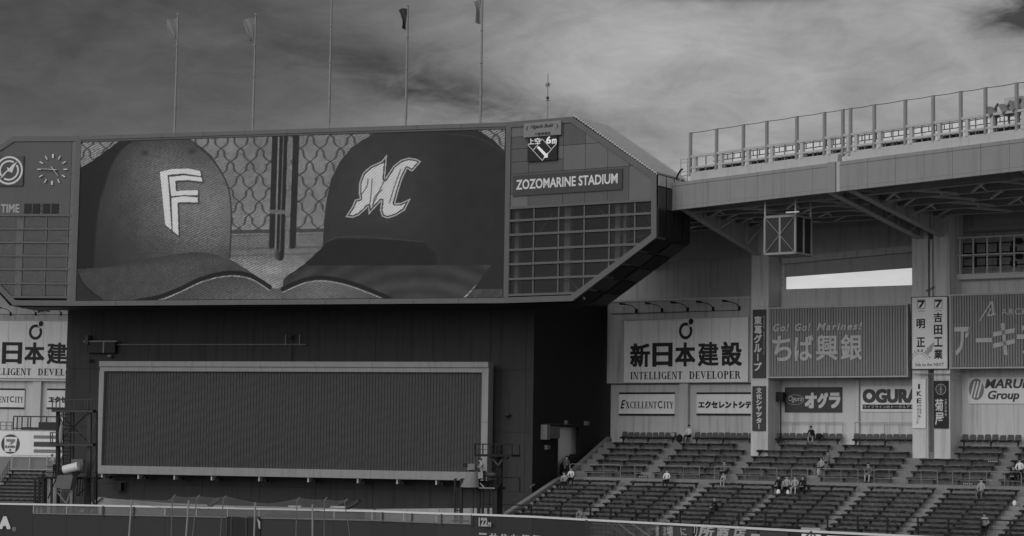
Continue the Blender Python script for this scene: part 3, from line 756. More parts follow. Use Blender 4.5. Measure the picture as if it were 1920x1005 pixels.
# ---- signs on the right wing
a, b, c, d_ = FR.rect(963.5, 324.5, 1168, 363)
zs_ = thing('stadium_name_sign', FR, ((a + b) / 2, -.2, c), 'grey plate reading ZOZOMARINE STADIUM on the scoreboard', 'sign')
MB().box(a, b, -.14, -.04, FR.Z(1066, 362), FR.Z(1066, 323)).part('plate', 'nameplate', zs_)
a, b, c, d_ = FR.rect(971, 331, 1160, 349.5); letters(MB(), 'ZOZOMARINE STADIUM', FR.S(970, 345), FR.S(1160, 338), FR.Z(1066, 350.3), FR.Z(1066, 331.5), -.15, .024).part('lettering', 'letter', zs_)
a, b, c, d_ = FR.rect(985.3, 229.5, 1055, 256)
hs = thing('sponsor_sign', FR, ((a + b) / 2, -.2, c), 'pale rectangular sign with script lettering between two arcs above the lit sign', 'sign')
MB().box(a, b, -.26, -.04, c, d_).part('panel', 'signmid', hs)
l = MB(); letters(l, 'Higashi Build', a + (b - a) * .18, b - (b - a) * .19, c + (d_ - c) * .5, c + (d_ - c) * .84, -.27, .012, .45); letters(l, '千葉東建設', a + (b - a) * .3, b - (b - a) * .27, c + (d_ - c) * .05, c + (d_ - c) * .27, -.27, .01)
w_ = b - a; h_ = d_ - c
for sgn in (-1, 1):
    cx = (a + b) / 2 + sgn * w_ * .26
    for k in range(10):
        t0, t1 = R(-50 + 10 * k + (0 if sgn > 0 else 180)), R(-50 + 10 * (k + 1) + (0 if sgn > 0 else 180)); th = .03 + .07 * math.sin(math.pi * (k + .5) / 10)
        flat(l, [(cx + w_ * .17 * math.cos(t0), c + h_ * .62 + h_ * .25 * math.sin(t0)), (cx + w_ * .17 * math.cos(t1), c + h_ * .62 + h_ * .25 * math.sin(t1)),
                 (cx + (w_ * .17 - th) * math.cos(t1), c + h_ * .62 + (h_ * .25 - th * .5) * math.sin(t1)), (cx + (w_ * .17 - th) * math.cos(t0), c + h_ * .62 + (h_ * .25 - th * .5) * math.sin(t0))], -.27)
l.part('lettering', 'ink', hs)
a, b, c, d_ = FR.rect(992, 257, 1047.5, 302)
ws = thing('wind_sign', FR, ((a + b) / 2, -.2, c), 'black lit sign with a wind arrow in a diamond and the figure 6m', 'sign')
MB().box(a, b, -.22, -.04, c, d_).part('panel', 'black', ws)
l = MB(); P_ = lambda x, y: FR.at(x, y)
def g_(x, y): return FR.at(970 + x / 11.17, 220 + y / 11.17)
q0, q1 = g_(258, 580), g_(515, 435); letters(l, '上空', q0[0], q1[0], q0[1], q1[1], -.23, .012)
q0, q1 = g_(635, 565), g_(740, 405); letters(l, '6', q0[0], q1[0], q0[1], q1[1], -.23, .03)
q0, q1 = g_(755, 565), g_(855, 455); letters(l, 'm', q0[0], q1[0], q0[1], q1[1], -.23, .03)
for pa, pb_ in (((258, 590), (555, 910)), ((555, 910), (850, 560)), ((370, 695), (555, 460)), ((555, 460), (740, 670))):
    p, q = g_(*pa), g_(*pb_); l.bar((p[0], -.23, p[1]), (q[0], -.23, q[1]), .045, .02)
flat(l, [g_(*p) for p in ((440, 640), (480, 610), (645, 775), (670, 745), (670, 850), (580, 855), (605, 820))], -.235)
l.part('lettering', 'led', ws)

# ---- flagpoles and flags on the scoreboard
def flagpole(px, ytop, ybase, fl, label, flab):
    s, _ = FS.at(px, 250, -2.2); zt = FS.Z(px, ytop, -2.2); zb = ZT + .0
    fp = thing('flagpole', FS, (s, 2.2, zb), label, 'flagpole', 'flagpoles along the top of the scoreboard')
    MB().bar((s, 2.2, zb), (s, 2.2, zt), .20, .20, 0, 8, w2=.10).part('pole', 'galv', fp)
    for k in range(3): zz_ = zb + (zt - zb) * (k + 1) / 4; MB().bar((s, 2.2, zz_ - .06), (s, 2.2, zz_ + .06), .24, .24, 0, 8).part('collar', 'galv', fp)
    MB().ball((s, 2.2, zt + .06), .11, 8, 5).part('finial', 'galv', fp)
    MB().box(s - .25, s + .25, 1.95, 2.45, zb - .02, zb + .12).part('base_plate', 'galv', fp)
    MB().bar((s + .16, 2.05, zb + .8), (s + .12, 2.05, zt - .1), .025).part('halyard', 'dark', fp)
    if fl:
        w_, h_, m_, sg = fl; mb = MB(); n1, n2 = 7, 10
        vs = []
        for j in range(n2 + 1):
            for i in range(n1 + 1):
                f, g2 = i / n1, j / n2
                x = s - .08 - f * w_ * (.75 + .35 * math.sin(g2 * 4 + sg) * .5 - .3 * g2); z = zt - .15 - g2 * h_ - f * .28 * h_ * (1 - g2) * .3 + (.1 * f if sg > 1 else -.05 * f)
                vs.append((x, 2.2 + .18 * math.sin(f * 6 + g2 * 3 + sg), z))
        mb.add(vs, [(j * (n1 + 1) + i, (j + 1) * (n1 + 1) + i, (j + 1) * (n1 + 1) + i + 1, j * (n1 + 1) + i + 1) for j in range(n2) for i in range(n1)])
        mb.add([(a, b + .012, c) for a, b, c in vs], [(j * (n1 + 1) + i, j * (n1 + 1) + i + 1, (j + 1) * (n1 + 1) + i + 1, (j + 1) * (n1 + 1) + i) for j in range(n2) for i in range(n1)])
        mb.top('flag', m_, FS, flab, 'flag', 'flags hanging limp on the poles')
flagpole(327, 29, 249, (1.15, 1.8, 'flag', 0), 'thin flagpole above the F cap, leftmost of the row', 'pale limp flag on the leftmost flagpole')
flagpole(473.5, 29, 244, (1.15, 1.9, 'flag', 1), 'flagpole second from the left, above the right side of the F cap', 'pale limp flag with a dark mark on the second flagpole')
flagpole(616, -18, 240, None, 'tallest flagpole without a flag in view, third from the left', None)
flagpole(760, 12, 235, (.8, 1.7, 'flagdark', 2), 'flagpole with the darkest flag, above the M letter', 'dark narrow limp flag on the fourth flagpole')
flagpole(900, -4, 229, (.8, 1.9, 'flag', 3), 'rightmost flagpole, cut by the top of the picture', 'grey limp flag hanging down at the top edge of the picture')
s, _ = FR.at(1026.5, 215, -2); zt = FR.Z(1027, 137, -2)
an_ = thing('antenna_mast', FR, (s, 2, ZT), 'short mast with a wind gauge on the right of the scoreboard top', 'mast')
MB().bar((s, 2, ZT), (s, 2, zt), .13, .13, 0, 6, w2=.07).part('mast', 'galv', an_)
MB().bar((s - .22, 2, zt - .9), (s + .22, 2, zt - .9), .05).bar((s - .15, 2, zt - .75), (s + .15, 2, zt - 1.05), .05).bar((s - .15, 2, zt - 1.05), (s + .15, 2, zt - .75), .05).part('wind_vane', 'dark', an_)
MB().ball((s, 2, zt - 1.9), .13, 6, 5).bar((s - .15, 2, zt - 2.1), (s + .15, 2, zt - 2.1), .06).part('cup_gauge', 'dark', an_)

# ------------------------------------------------------------------ tower below the scoreboard
dT = -3.0
FT = Frame(948, 150.0, .291); FT.O = FS.O - FS.n * 4.4
tl, tr = FT.S(125, 650, dT), FT.S(1000, 740, dT)
tower = thing('tower', FT, ((tl + tr) / 2, 3, 0), 'dark windowless tower wall carrying the scoreboard', 'building')
jx = [tl] + [FT.S(x, 640, dT) for x in (171, 279, 387, 494, 598.5, 704.7, 811.8, 920.3, 986.7)] + [tr]
for i in range(len(jx) - 1):
    for k, (z0, z1) in enumerate(((0, 5.6), (5.6, 10.2), (10.2, 15.0), (15.0, ZB + 2.0))):
        o = random.choice((0, .006, .012))
        MB().box(jx[i] + .012, jx[i + 1] - .012, 3 - o, 3.5, z0 + .01, z1 - .012).part('wall_panel', 'tower', tower)
MB().box(tl + .05, tr - .05, 3.12, 3.6, 0, ZB + 1.9).part('wall_core', 'black', tower)
# side wall with the passage opening
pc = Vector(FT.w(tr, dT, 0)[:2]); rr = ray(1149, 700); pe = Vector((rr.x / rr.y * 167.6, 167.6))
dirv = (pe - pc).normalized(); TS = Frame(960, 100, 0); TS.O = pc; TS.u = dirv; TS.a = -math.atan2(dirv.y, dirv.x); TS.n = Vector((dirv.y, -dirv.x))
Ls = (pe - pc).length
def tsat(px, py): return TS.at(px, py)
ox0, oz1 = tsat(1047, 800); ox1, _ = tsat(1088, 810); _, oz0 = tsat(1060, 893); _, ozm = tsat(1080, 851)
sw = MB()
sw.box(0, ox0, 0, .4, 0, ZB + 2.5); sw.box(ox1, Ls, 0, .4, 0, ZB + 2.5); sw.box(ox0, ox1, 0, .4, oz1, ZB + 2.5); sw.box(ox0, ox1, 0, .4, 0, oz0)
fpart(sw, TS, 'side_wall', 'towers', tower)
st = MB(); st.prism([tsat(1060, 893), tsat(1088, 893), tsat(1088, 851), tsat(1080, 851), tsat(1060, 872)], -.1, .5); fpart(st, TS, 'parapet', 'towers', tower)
fpart(MB().box(ox0 - 2.5, ox1 + 3.5, 1.0, 1.2, oz0 - .5, oz1 + .5), TS, 'passage_wall', 'bright', tower)
fpart(MB().box(ox0 - .5, ox1 + .5, .4, 1.3, oz0 - .2, oz0), TS, 'passage_floor', 'concrete', tower)
fpart(MB().bar((0.2, -.1, TS.at(1000, 908)[1]), (-.4, -.1, TS.at(996, 913)[1]), .1), TS, 'ledge', 'steel', tower)
# equipment cabinet + lamps by the passage
a0, z0 = tsat(1013, 824); a1, z1 = tsat(1040, 797)
cb = thing('cabinet', TS, ((a0 + a1) / 2, -.3, z0), 'pale cabinet bracketed on the dark tower side left of the passage', 'cabinet')
MB().box(a0 + .75 * (a1 - a0) * .28, a1 - .1, -.55, -.02, z0 + .1, z1 - .12).part('case', 'grid', cb)
MB().box(a0, a0 + (a1 - a0) * .24, -.6, -.02, z0, z1).part('door', 'steel', cb)
MB().bar((a0, -.3, z1 + .05), (a1 + 2.2, -.3, z1 + .1), .06).part('conduit', 'dark', cb)
for (px, py, lab) in ((1059, 792, 'small pale lamp above the passage opening'), (1096, 793, 'small twin lamp right of the passage opening'), (1022, 838, 'small twin lamp under the pale cabinet')):
    a, z = tsat(px, py); lm = thing('wall_lamp', TS, (a, -.1, z - .2), lab, 'lamp', 'small lamps on the tower side')
    MB().box(a - .09, a + .09, -.25, 0, z - .2, z + .15).part('housing', 'steel', lm)
    if px != 1059: MB().box(a + .25, a + .38, -.25, 0, z - .15, z + .12).part('lens', 'steel', lm)
# fixtures on the tower front
def fx(px, py, d): return FT.at(px, py, d)
a, z = fx(195, 652, dT)
bx = thing('equipment_box', FT, (a, 2.8, z - .5), 'dark bracketed box at the upper left of the tower wall', 'equipment box')
x0, x1, z0, z1 = FT.rect(168, 642, 221, 662, dT)
MB().box(x0, x1, 2.5, 2.98, z0, z1).part('case', 'black', bx); MB().box(x0 - .3, x1 + .2, 2.4, 2.98, z1, z1 + .12).part('shelf', 'steel', bx)
MB().box(x0 - .1, x0 + .2, 2.3, 2.9, z1 - .2, z1 + .55).part('bracket', 'dark', bx); MB().box((x0 + x1) / 2 + .2, (x0 + x1) / 2 + .32, 2.45, 2.5, z0, z1).part('divider', 'steel', bx)
x0, z = fx(221, 646.5, dT); x1, _ = fx(575, 648, dT)
pp = thing('conduit_pipe', FT, (x0, 2.8, z), 'long thin pipe running level across the tower above the lower board', 'pipe')
MB().bar((x0, 2.85, z), (x1, 2.85, z), .12, .12, 0, 6).part('pipe', 'steel', pp)
for k in range(9): xx = x0 + (x1 - x0) * (k + .5) / 9; MB().box(xx - .04, xx + .04, 2.85, 2.99, z - .1, z + .1).part('clip', 'dark', pp)
a, z = fx(547, 648, dT)
cm = thing('camera_bracket', FT, (a, 2.7, z - 1), 'small camera between two uprights above the pipe on the tower', 'camera')
for dx in (-.45, .75): MB().bar((a + dx, 2.8, z), (a + dx, 2.8, z + .85), .07).part('upright', 'steel', cm)
MB().bar((a, 2.8, z - 1.1), (a, 2.8, z + .5), .06).part('stem', 'dark', cm); MB().ball((a, 2.65, z + .68), .2, 8, 6).part('camera_head', 'dark', cm)
for (px, py, lab) in ((954, 778, 'small dark camera alone on the tower right of the lower board'), (172, 676, 'small dark floodlight at the upper left corner of the lower board'), (210, 668, 'small pale floodlight just above the lower board frame')):
    a, z = fx(px, py, dT); q = thing('wall_fixture', FT, (a, 2.8, z - .1), lab, 'fixture', 'small fixtures on the tower')
    MB().bar((a + .2, 2.98, z + .05), (a, 2.75, z), .07).part('arm', 'dark', q); MB().ball((a - .05, 2.65, z), .17, 8, 6, (1.3, 1, .8)).part('head', 'dark' if px != 210 else 'steel', q)
a, z = fx(227, 909, dT)
q = thing('floodlight', FT, (a, 2.7, z - .3), 'dark floodlight on the tower below the lower board', 'lamp')
MB().box(a - .3, a + .35, 2.3, 2.7, z - .45, z + .2).part('head', 'black', q); MB().bar((a - .5, 2.9, z + .25), (a + .5, 2.9, z + .25), .1).part('arm', 'dark', q)

# ------------------------------------------------------------------ lower advertising board
dB = -1.6
FQ = Frame(948, 150.0, .291); FQ.O = FS.O - FS.n * 3.9
x0, x1 = FQ.S(184, 780, dB), FQ.S(915, 780, dB); z0, z1 = FQ.Z(548, 894.5, dB), FQ.Z(548, 678, dB)
lb = thing('lower_board', FQ, ((x0 + x1) / 2, 1.6, z0), 'long blank board of dark upright slats in a pale frame below the scoreboard', 'board')
ix0, ix1 = FQ.S(193, 780, dB), FQ.S(903, 780, dB); iz0, iz1 = FQ.Z(548, 879, dB), FQ.Z(548, 697, dB)
MB().box(x0, x1, 2.0, 2.9, z0 + .02, z1 - .02).part('back_box', 'boardframe', lb)
NB = 7
for i in range(NB):
    a, b = x0 + (x1 - x0) * i / NB + .008, x0 + (x1 - x0) * (i + 1) / NB - .008
    MB().box(a, b, 1.45, 2.02, z1 - .42, z1).part('frame_top', 'boardframe', lb)
    MB().box(a, b, 1.6, 2.02, iz1, z1 - .43).part('frame_top_step', 'boardframe', lb)
    MB().box(a, b, 1.55, 2.02, z0, iz0).part('frame_bottom', 'boardframe', lb)
for a, b in ((x0, ix0), (ix1, x1)):
    for k in range(2): MB().box(a, b, 1.55, 2.02, iz0 + (iz1 - iz0) * k / 2 + .01, iz0 + (iz1 - iz0) * (k + 1) / 2 - .01).part('frame_side', 'boardframe', lb)
MB().box(ix1 + .05, x1 - .05, 2.0, 2.4, z0 + .2, z1 - .2)
MB().box(ix0, ix1, 1.95, 2.01, iz0, iz1).part('backing', 'slatgap', lb)
NS = 128; pw = (ix1 - ix0) / NS
sl = bpy.data.meshes.new('slat'); q = MB()
q.plan([(.03, 1.9), (.06, 1.82), (pw - .06, 1.80), (pw - .03, 1.9)], 0, iz1 - iz0 - .02)
# slats carry short proud strips whose rows step along, as on the real board
slats = []
for v_ in range(11):
    w_ = MB(); w_.plan([(.006, 1.92), (.02, 1.87), (pw - .02, 1.865), (pw - .006, 1.92)], 0, iz1 - iz0 - .02)
    k = 0; zz = (v_ * 4 % 11) / 11 * .86
    while zz < iz1 - iz0 - .3:
        w_.box(pw * .30, pw * .30 + .055, 1.855, 1.87, zz, zz + .46, 1); zz += .86
    slats.append(w_.mesh('slat', ['slat', 'dark'], (0, 0, 0)))
for i in range(NS):
    share('slat', slats[(i * 3 + (i // 9)) % 11], lb, (ix0 + i * pw - ORG[lb.name].x, -ORG[lb.name].y, iz0 + .01 - ORG[lb.name].z))
for px in (189.5, 258, 325.5, 395.5, 484.7, 576.8, 669.7, 743.7, 817):
    a = FQ.S(px, 896, dB); MB().box(a - .06, a + .06, 1.7, 2.6, z0 - .38, z0).part('bracket', 'palesteel', lb)
    MB().box(a, a + .35, 2.3, 2.95, z0 - .42, z0 - .2).part('bracket_arm', 'dark', lb)

# ------------------------------------------------------------------ grandstand on the right
FW = Frame(1146, 166.0, .64)
SEND = FW.S(2060, 800)
SL = FW.S(1141, 829, .6)
# rows: (distance from the wall, seat height)
UP = [(.95 + .88 * i, FW.Z(1215, (819.5 if i == 0 else 830.3 + 11.1 * (i - 1)), .95 + .88 * i)) for i in range(7)]
D_WALK = UP[-1][0] + 1.75
LO = [(D_WALK + .85 + .82 * i, FW.Z(1215, 902.8 + 8.35 * i, D_WALK + .85 + .82 * i)) for i in range(14)]
ROWS = UP + LO
HSEAT = .43
gs = thing('grandstand', FW, (FW.S(1500, 820), 0, 0), 'white walled outfield stand with concrete terraces, columns and a wide roof on the right', 'grandstand')
def P(mb, name, m, **k): return mb.part(name, m, gs, **k)
# terrace treads
prev = .35
for i, (d, zs) in enumerate(ROWS):
    zf = zs - HSEAT
    nxt = ROWS[i + 1][0] - .42 if i + 1 < len(ROWS) else d + 1.0
    if i == 6: nxt = D_WALK + .02
    b0 = -.6 if i == 0 else d - .42
    if i == 7: b0 = D_WALK + .02
    L0 = SL - (1.0 if i > 0 else 0) * 0
    n = 8
    for k in range(n):
        a, b = L0 + (SEND - L0) * k / n + .006, L0 + (SEND - L0) * (k + 1) / n - .006
        P(MB().box(a, b, -nxt, -b0, zf - 1.1, zf), 'terrace_step', 'concrete3' if i > 6 else 'concrete2')
dF = LO[-1][0] + 1.0
P(MB().box(SL, SEND, -dF - .3, -dF, 0, LO[-1][1] - HSEAT + .05), 'front_wall', 'concrete')
# sloping concrete edge up the open left side of the terrace
ex = [(.2, UP[0][1] - HSEAT + .42), (UP[6][0] + .5, UP[6][1] - HSEAT + .16), (D_WALK + .3, LO[0][1] - HSEAT + .45), (LO[-1][0] + 1.0, LO[-1][1] - HSEAT + .10)]
for (da, za_), (db_c, zb_c) in zip(ex[:-1], ex[1:]):
    n = max(1, round((db_c - da) / 1.6))
    for k in range(n):
        y0_, y1_ = -(da + (db_c - da) * k / n + .004), -(da + (db_c - da) * (k + 1) / n - .004); z0_, z1_ = za_ + (zb_c - za_) * k / n, za_ + (zb_c - za_) * (k + 1) / n
        q = MB(); q.add([(SL - .45, y0_, z0_ - .5), (SL, y0_, z0_ - .5), (SL, y1_, z1_ - .5), (SL - .45, y1_, z1_ - .5), (SL - .45, y0_, z0_), (SL, y0_, z0_), (SL, y1_, z1_), (SL - .45, y1_, z1_)],
                        [(0, 1, 2, 3), (4, 7, 6, 5), (0, 4, 5, 1), (2, 6, 7, 3), (1, 5, 6, 2), (0, 3, 7, 4)]); P(q, 'edge_coping', 'concrete2')
for i, (d, zs) in enumerate(ROWS):
    P(MB().box(SL - .42, SL - .02, -(d + .40), -(d - .42), 0, zs - HSEAT - .6), 'edge_wall', 'black')

# bay walls
ZDK = 27.0
c1a, c1b = FW.S(1408.5, 660, 2.4), FW.S(1440.5, 660, 2.4)
c2a, c2b, c2c, c2d = FW.S(1710.5, 640, 2.4), FW.S(1740, 640, 2.4), FW.S(1751, 640, 2.4), FW.S(1781, 640, 2.4)
zfl = UP[0][1] - HSEAT
zled = FW.Z(1275, 718, .5)
# bay 1
wl0, wl1 = FW.S(1145, 760), c1a + .6
pil0, pil1 = FW.S(1274, 770, .3), FW.S(1290, 770, .3)
def wallrun(s0, s1, z0, z1, d, joints, m='wall', th=.4, name='wall_panel'):
    xs = [s0] + joints + [s1]
    for a, b in zip(xs[:-1], xs[1:]): P(MB().box(a + .008, b - .008, -d, -d + th, z0, z1), name, m)
wallrun(wl0, pil0, zfl, zled, 0, [FW.S(1216, 760)], 'wall2'); wallrun(pil1, wl1, zfl, zled, 0, [FW.S(1361, 760)], 'wall2')
P(MB().box(pil0, pil1, -.35, .4, zfl, zled), 'pilaster', 'wall2')
P(MB().box(wl0, wl1, -.05, .4, zled - .12, zled - .02), 'shadow_joint', 'steel')
zt1 = FW.Z(1275, 560.5, .5)
wallrun(wl0 - .1, wl1, zled, zt1, .5, [FW.S(1290, 640, .5)], 'wall2', .9, 'upper_wall_panel')
P(MB().box(wl0 - .12, wl1, -.56, -.48, zt1 - .1, zt1 + .04), 'coping', 'white')
# set-back wall and sloping ring beam above bay 1
ru0 = FW.S(1120, 520, -3.5)
P(MB().box(ru0 - 5, c1a - .9, 3.5, 3.9, zt1 - 3, ZDK), 'rear_wall', 'wall2')
P(MB().box(c1a - .9, wl1, .45, .9, zt1, ZDK), 'rear_wall', 'wall2')
zz = FW.Z(1320, 485, -2.4)
P(MB().prism([(0, 0), (1, 0), (1, 1), (0, 1)], 0, .01) if False else MB().box(ru0 - 5, c1a - .9, 2.4, 3.5, zz, ZDK), 'ring_beam', 'girder')
# bay 2
b0, b1 = c1b - .3, c2a + .4
zo0, zo1 = FW.Z(1590, 538.5, 0), FW.Z(1590, 506.5, 0)
p2a, p2b = FW.S(1606, 740, .3), FW.S(1613, 740, .3)
wallrun(b0, FW.S(1604, 740), zfl, FW.Z(1590, 712, 0), 0, [FW.S(1517, 760)], 'wall')
wallrun(FW.S(1613, 740), b1, zfl, FW.Z(1590, 712, 0), 0, [FW.S(1668, 760)], 'wall')
P(MB().box(FW.S(1604, 740) - .02, FW.S(1613, 740), -.3, .4, zfl, FW.Z(1590, 712, 0)), 'pilaster', 'wall')
wallrun(b0, b1, FW.Z(1590, 712, 0) + .004, zo0, 0, [FW.S(1500, 560), FW.S(1668, 560)], 'wall', .4)
P(MB().box(FW.S(1462, 520), FW.S(1470.5, 520), -.02, .4, zo0, ZDK), 'opening_jamb', 'wall')
for k in range(10): z = zo0 + .3 + k * .42; P(MB().box(FW.S(1464, 520), FW.S(1467, 520), -.04, -.02, z, z + .12), 'jamb_hole', 'steel')
P(MB().box(b0, FW.S(1462, 520), .6, 1.0, zo0 - .05, ZDK), 'inner_jamb', 'wall2')
zb1 = FW.Z(1590, 481, 0)
sa0 = FW.S(1470, 520); za0, za1 = FW.Z(1470, 518.5, 0), FW.Z(1710, 500, 0); zc0, zc1 = FW.Z(1470, 496, 0), FW.Z(1710, 472, 0)
P(MB().prism([(sa0, za0), (b1, za1), (b1, zc1), (sa0, zc0)], 0, .5), 'lintel', 'girder')
P(MB().prism([(sa0, zc0), (b1, zc1), (b1, zc1 + .5), (sa0, zc0 + .5)], -.45, .5), 'ring_beam', 'wall2')
wallrun(sa0, b1, min(zc0, zc1), ZDK, -1.0, [FW.S(1560, 450), FW.S(1640, 450)], 'wall2')
# bay 3
e0, e1 = c2d - .4, SEND
zbal0, zbal1 = FW.Z(1850, 523, .6), FW.Z(1850, 515.5, .6)
wallrun(e0, e1, zfl, zbal0, 0, [FW.S(1838, 620), FW.S(1900, 620)], 'wall')
P(MB().box(e0, e1, -.9, 3.0, zbal0, zbal1 + .1), 'balcony_slab', 'white')
wallrun(e0 - 3, e1, zbal1, FW.Z(1850, 441, 0) + 4, -2.6, [FW.S(1845, 480, -2.6), FW.S(1868, 480, -2.6), FW.S(1895, 480, -2.6)], 'wall2')
zc = FW.Z(1850, 432, -1)
P(MB().box(e0, e1, 1.0, 3.0, zc, zc + .35), 'balcony_header', 'girder')
wallrun(e0, e1, zc + .36, ZDK, -1.2, [FW.S(1842, 430, -1), FW.S(1900, 430, -1)], 'wall2')
# columns
def colz(px, py, d=2.4): return FW.Z(px, py, d)
for (a, b, px) in ((c1a, c1b, 1424), (c2a, c2b, 1725), (c2c, c2d, 1766)):
    top = ZDK; zs = [2.0, colz(px, 712), colz(px, 575), top]
    for k in range(3): P(MB().box(a, b, -2.4, .45, zs[k] + .006, zs[k + 1] - .006), 'column', 'column')
P(MB().box(c2b + .01, c2c - .01, -1.9, -1.2, 2.0, ZDK), 'joint_filler', 'steel')
xp = (c2b + c2c) / 2
P(MB().bar((xp, -2.25, colz(1746, 556)), (xp, -2.25, colz(1746, 449)), .24, .24, 0, 8), 'downpipe', 'white')
P(MB().bar((c2b - .1, -2.5, colz(1740, 546)), (c2c + .1, -2.5, colz(1740, 538)), .1), 'pipe_clamp', 'steel')
# roof: deck, purlins, cantilevers, edge
FF = Frame(1244, 145.8, 1.17)
zF0, zF1 = FF.Z(1400, 378.5), FF.Z(1400, 325.5)
f0, f1 = FF.S(1244.5, 372), FF.S(2100, 290)
wP = lambda t, fr, d: Vector(fr.w(t, d, 0)[:2])
RO = [wP(f0, FF, -.35), wP(f1, FF, -.35)]
RI = [wP(FW.S(1130, 480, -2), FW, -3.4), wP(FW.S(2500, 400, -2), FW, -3.4)]
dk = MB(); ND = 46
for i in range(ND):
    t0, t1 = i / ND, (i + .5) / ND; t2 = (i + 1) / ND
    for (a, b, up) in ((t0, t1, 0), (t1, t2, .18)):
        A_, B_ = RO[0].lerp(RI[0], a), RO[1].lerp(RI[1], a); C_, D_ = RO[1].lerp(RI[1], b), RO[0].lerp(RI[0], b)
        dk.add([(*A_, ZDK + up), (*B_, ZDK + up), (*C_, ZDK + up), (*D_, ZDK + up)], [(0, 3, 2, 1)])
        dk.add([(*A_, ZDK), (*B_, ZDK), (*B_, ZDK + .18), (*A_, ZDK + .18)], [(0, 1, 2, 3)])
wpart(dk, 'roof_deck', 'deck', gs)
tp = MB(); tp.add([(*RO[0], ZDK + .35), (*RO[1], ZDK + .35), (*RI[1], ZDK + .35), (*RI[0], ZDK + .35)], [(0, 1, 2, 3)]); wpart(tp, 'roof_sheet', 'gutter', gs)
def ibeam(p, q, h=.75, w_=.28, z=ZDK - .02, m='girder', nm='purlin'):
    p3, q3 = Vector((p.x, p.y, z)), Vector((q.x, q.y, z)); mb = MB(); d = (q3 - p3).normalized(); up = Vector((0, 0, 1))
    mb.bar(p3 - up * h / 2, q3 - up * h / 2, .06, h); mb.bar(p3 - up * h, q3 - up * h, w_, .06); wpart(mb, nm, m, gs)
# cantilever girders: from the columns out to the roof edge
def hit(p, dirn):         # where a plan ray from p meets the fascia line
    a = wP(f0, FF, -.4); u = FF.u; c = dirn.x * u.y - dirn.y * u.x
    t = ((a.x - p.x) * u.y - (a.y - p.y) * u.x) / c; return p + dirn * t
def cantilever(s, zlow_px, w_=.5):
    base = wP(s, FW, 2.4); tip = hit(base, FW.n); back = wP(s, FW, -3.0)
    zl = zlow_px; zt0 = zF0 + .25
    mb = MB(); u = FW.u * .04
    for sgn in (1,):
        vs = []
        for off in (-u, u):
            vs += [(*(tip + off), zt0), (*(base + off), zl), (*(base + off), ZDK - .01), (*(tip + off), ZDK - .01)]
        mb.add(vs, [(0, 1, 2, 3), (7, 6, 5, 4), (0, 4, 5, 1), (1, 5, 6, 2), (0, 3, 7, 4)])
    wpart(mb, 'girder_web', 'girder', gs)
    wpart(MB().bar((*tip, zt0), (*base, zl), w_, .10), 'girder_flange', 'gutter', gs)
    L = (base - tip).length; k = 1
    while k * 2.3 < L:
        p = base.lerp(tip, k * 2.3 / L); z = zl + (zt0 - zl) * (k * 2.3 / L)
        q = MB(); q.bar((*(p + FW.u * .15), z), (*(p + FW.u * .15), ZDK - .02), .22, .06); wpart(q, 'stiffener', 'girder', gs)
        if k % 2: q = MB(); q.bar((*(p + FW.u * .1), z + .1), (*(p + FW.u * 1.7), ZDK - .7), .10); wpart(q, 'knee_brace', 'gutter', gs)
        q = MB(); q.bar((*(p - FW.u * .1), z + .1), (*(p - FW.u * 1.5), ZDK - .7), .10); wpart(q, 'knee_brace', 'gutter', gs)
        k += 1
    return base, tip
cans = [cantilever((c1a + c1b) / 2 - .2, colz(1424, 478)), cantilever((c2a + c2b) / 2, colz(1728, 447)), cantilever((c2c + c2d) / 2, colz(1766, 443)),
        cantilever((c2c + c2d) / 2 + (c2a - c1a) * 1.0, colz(1766, 443) - .1)]
back0 = wP(FW.S(1130, 480, -2), FW, 0); lefttip = wP(f0, FF, -.4)
edges = [(back0, lefttip)] + cans[:2] + [cans[2], cans[3]]
for k in range(5):
    for (A0, A1), (B0, B1) in (((back0, lefttip), cans[0]), (cans[0], cans[1]), (cans[2], cans[3])):
        t = (k + .6) / 5.4; p, q = A0.lerp(A1, t), B0.lerp(B1, t); ibeam(p, q)
        if k < 4:
            t2 = (k + 1.6) / 5.4; p2, q2 = A0.lerp(A1, t2), B0.lerp(B1, t2)
            nb = 4
            for i in range(nb):
                a = p.lerp(q, (i + .15) / nb); b = p2.lerp(q2, (i + .85) / nb)
                if i % 2: a, b = p.lerp(q, (i + .85) / nb), p2.lerp(q2, (i + .15) / nb)
                wpart(MB().bar((*a, ZDK - .72), (*b, ZDK - .72), .14), 'roof_brace', 'white', gs)
                if k % 2: a2, b2 = p.lerp(q, (i + .5) / nb), p2.lerp(q2, (i + .5) / nb); wpart(MB().bar((*a2, ZDK - .75), (*b2, ZDK - .15), .09), 'roof_strut', 'white', gs)
                c_ = p.lerp(q, (i + .5) / nb); e_ = p2.lerp(q2, (i + .5) / nb)
                wpart(MB().bar((*c_, ZDK - .35), (*e_, ZDK - .35), .10, .3), 'secondary_beam', 'girder', gs)
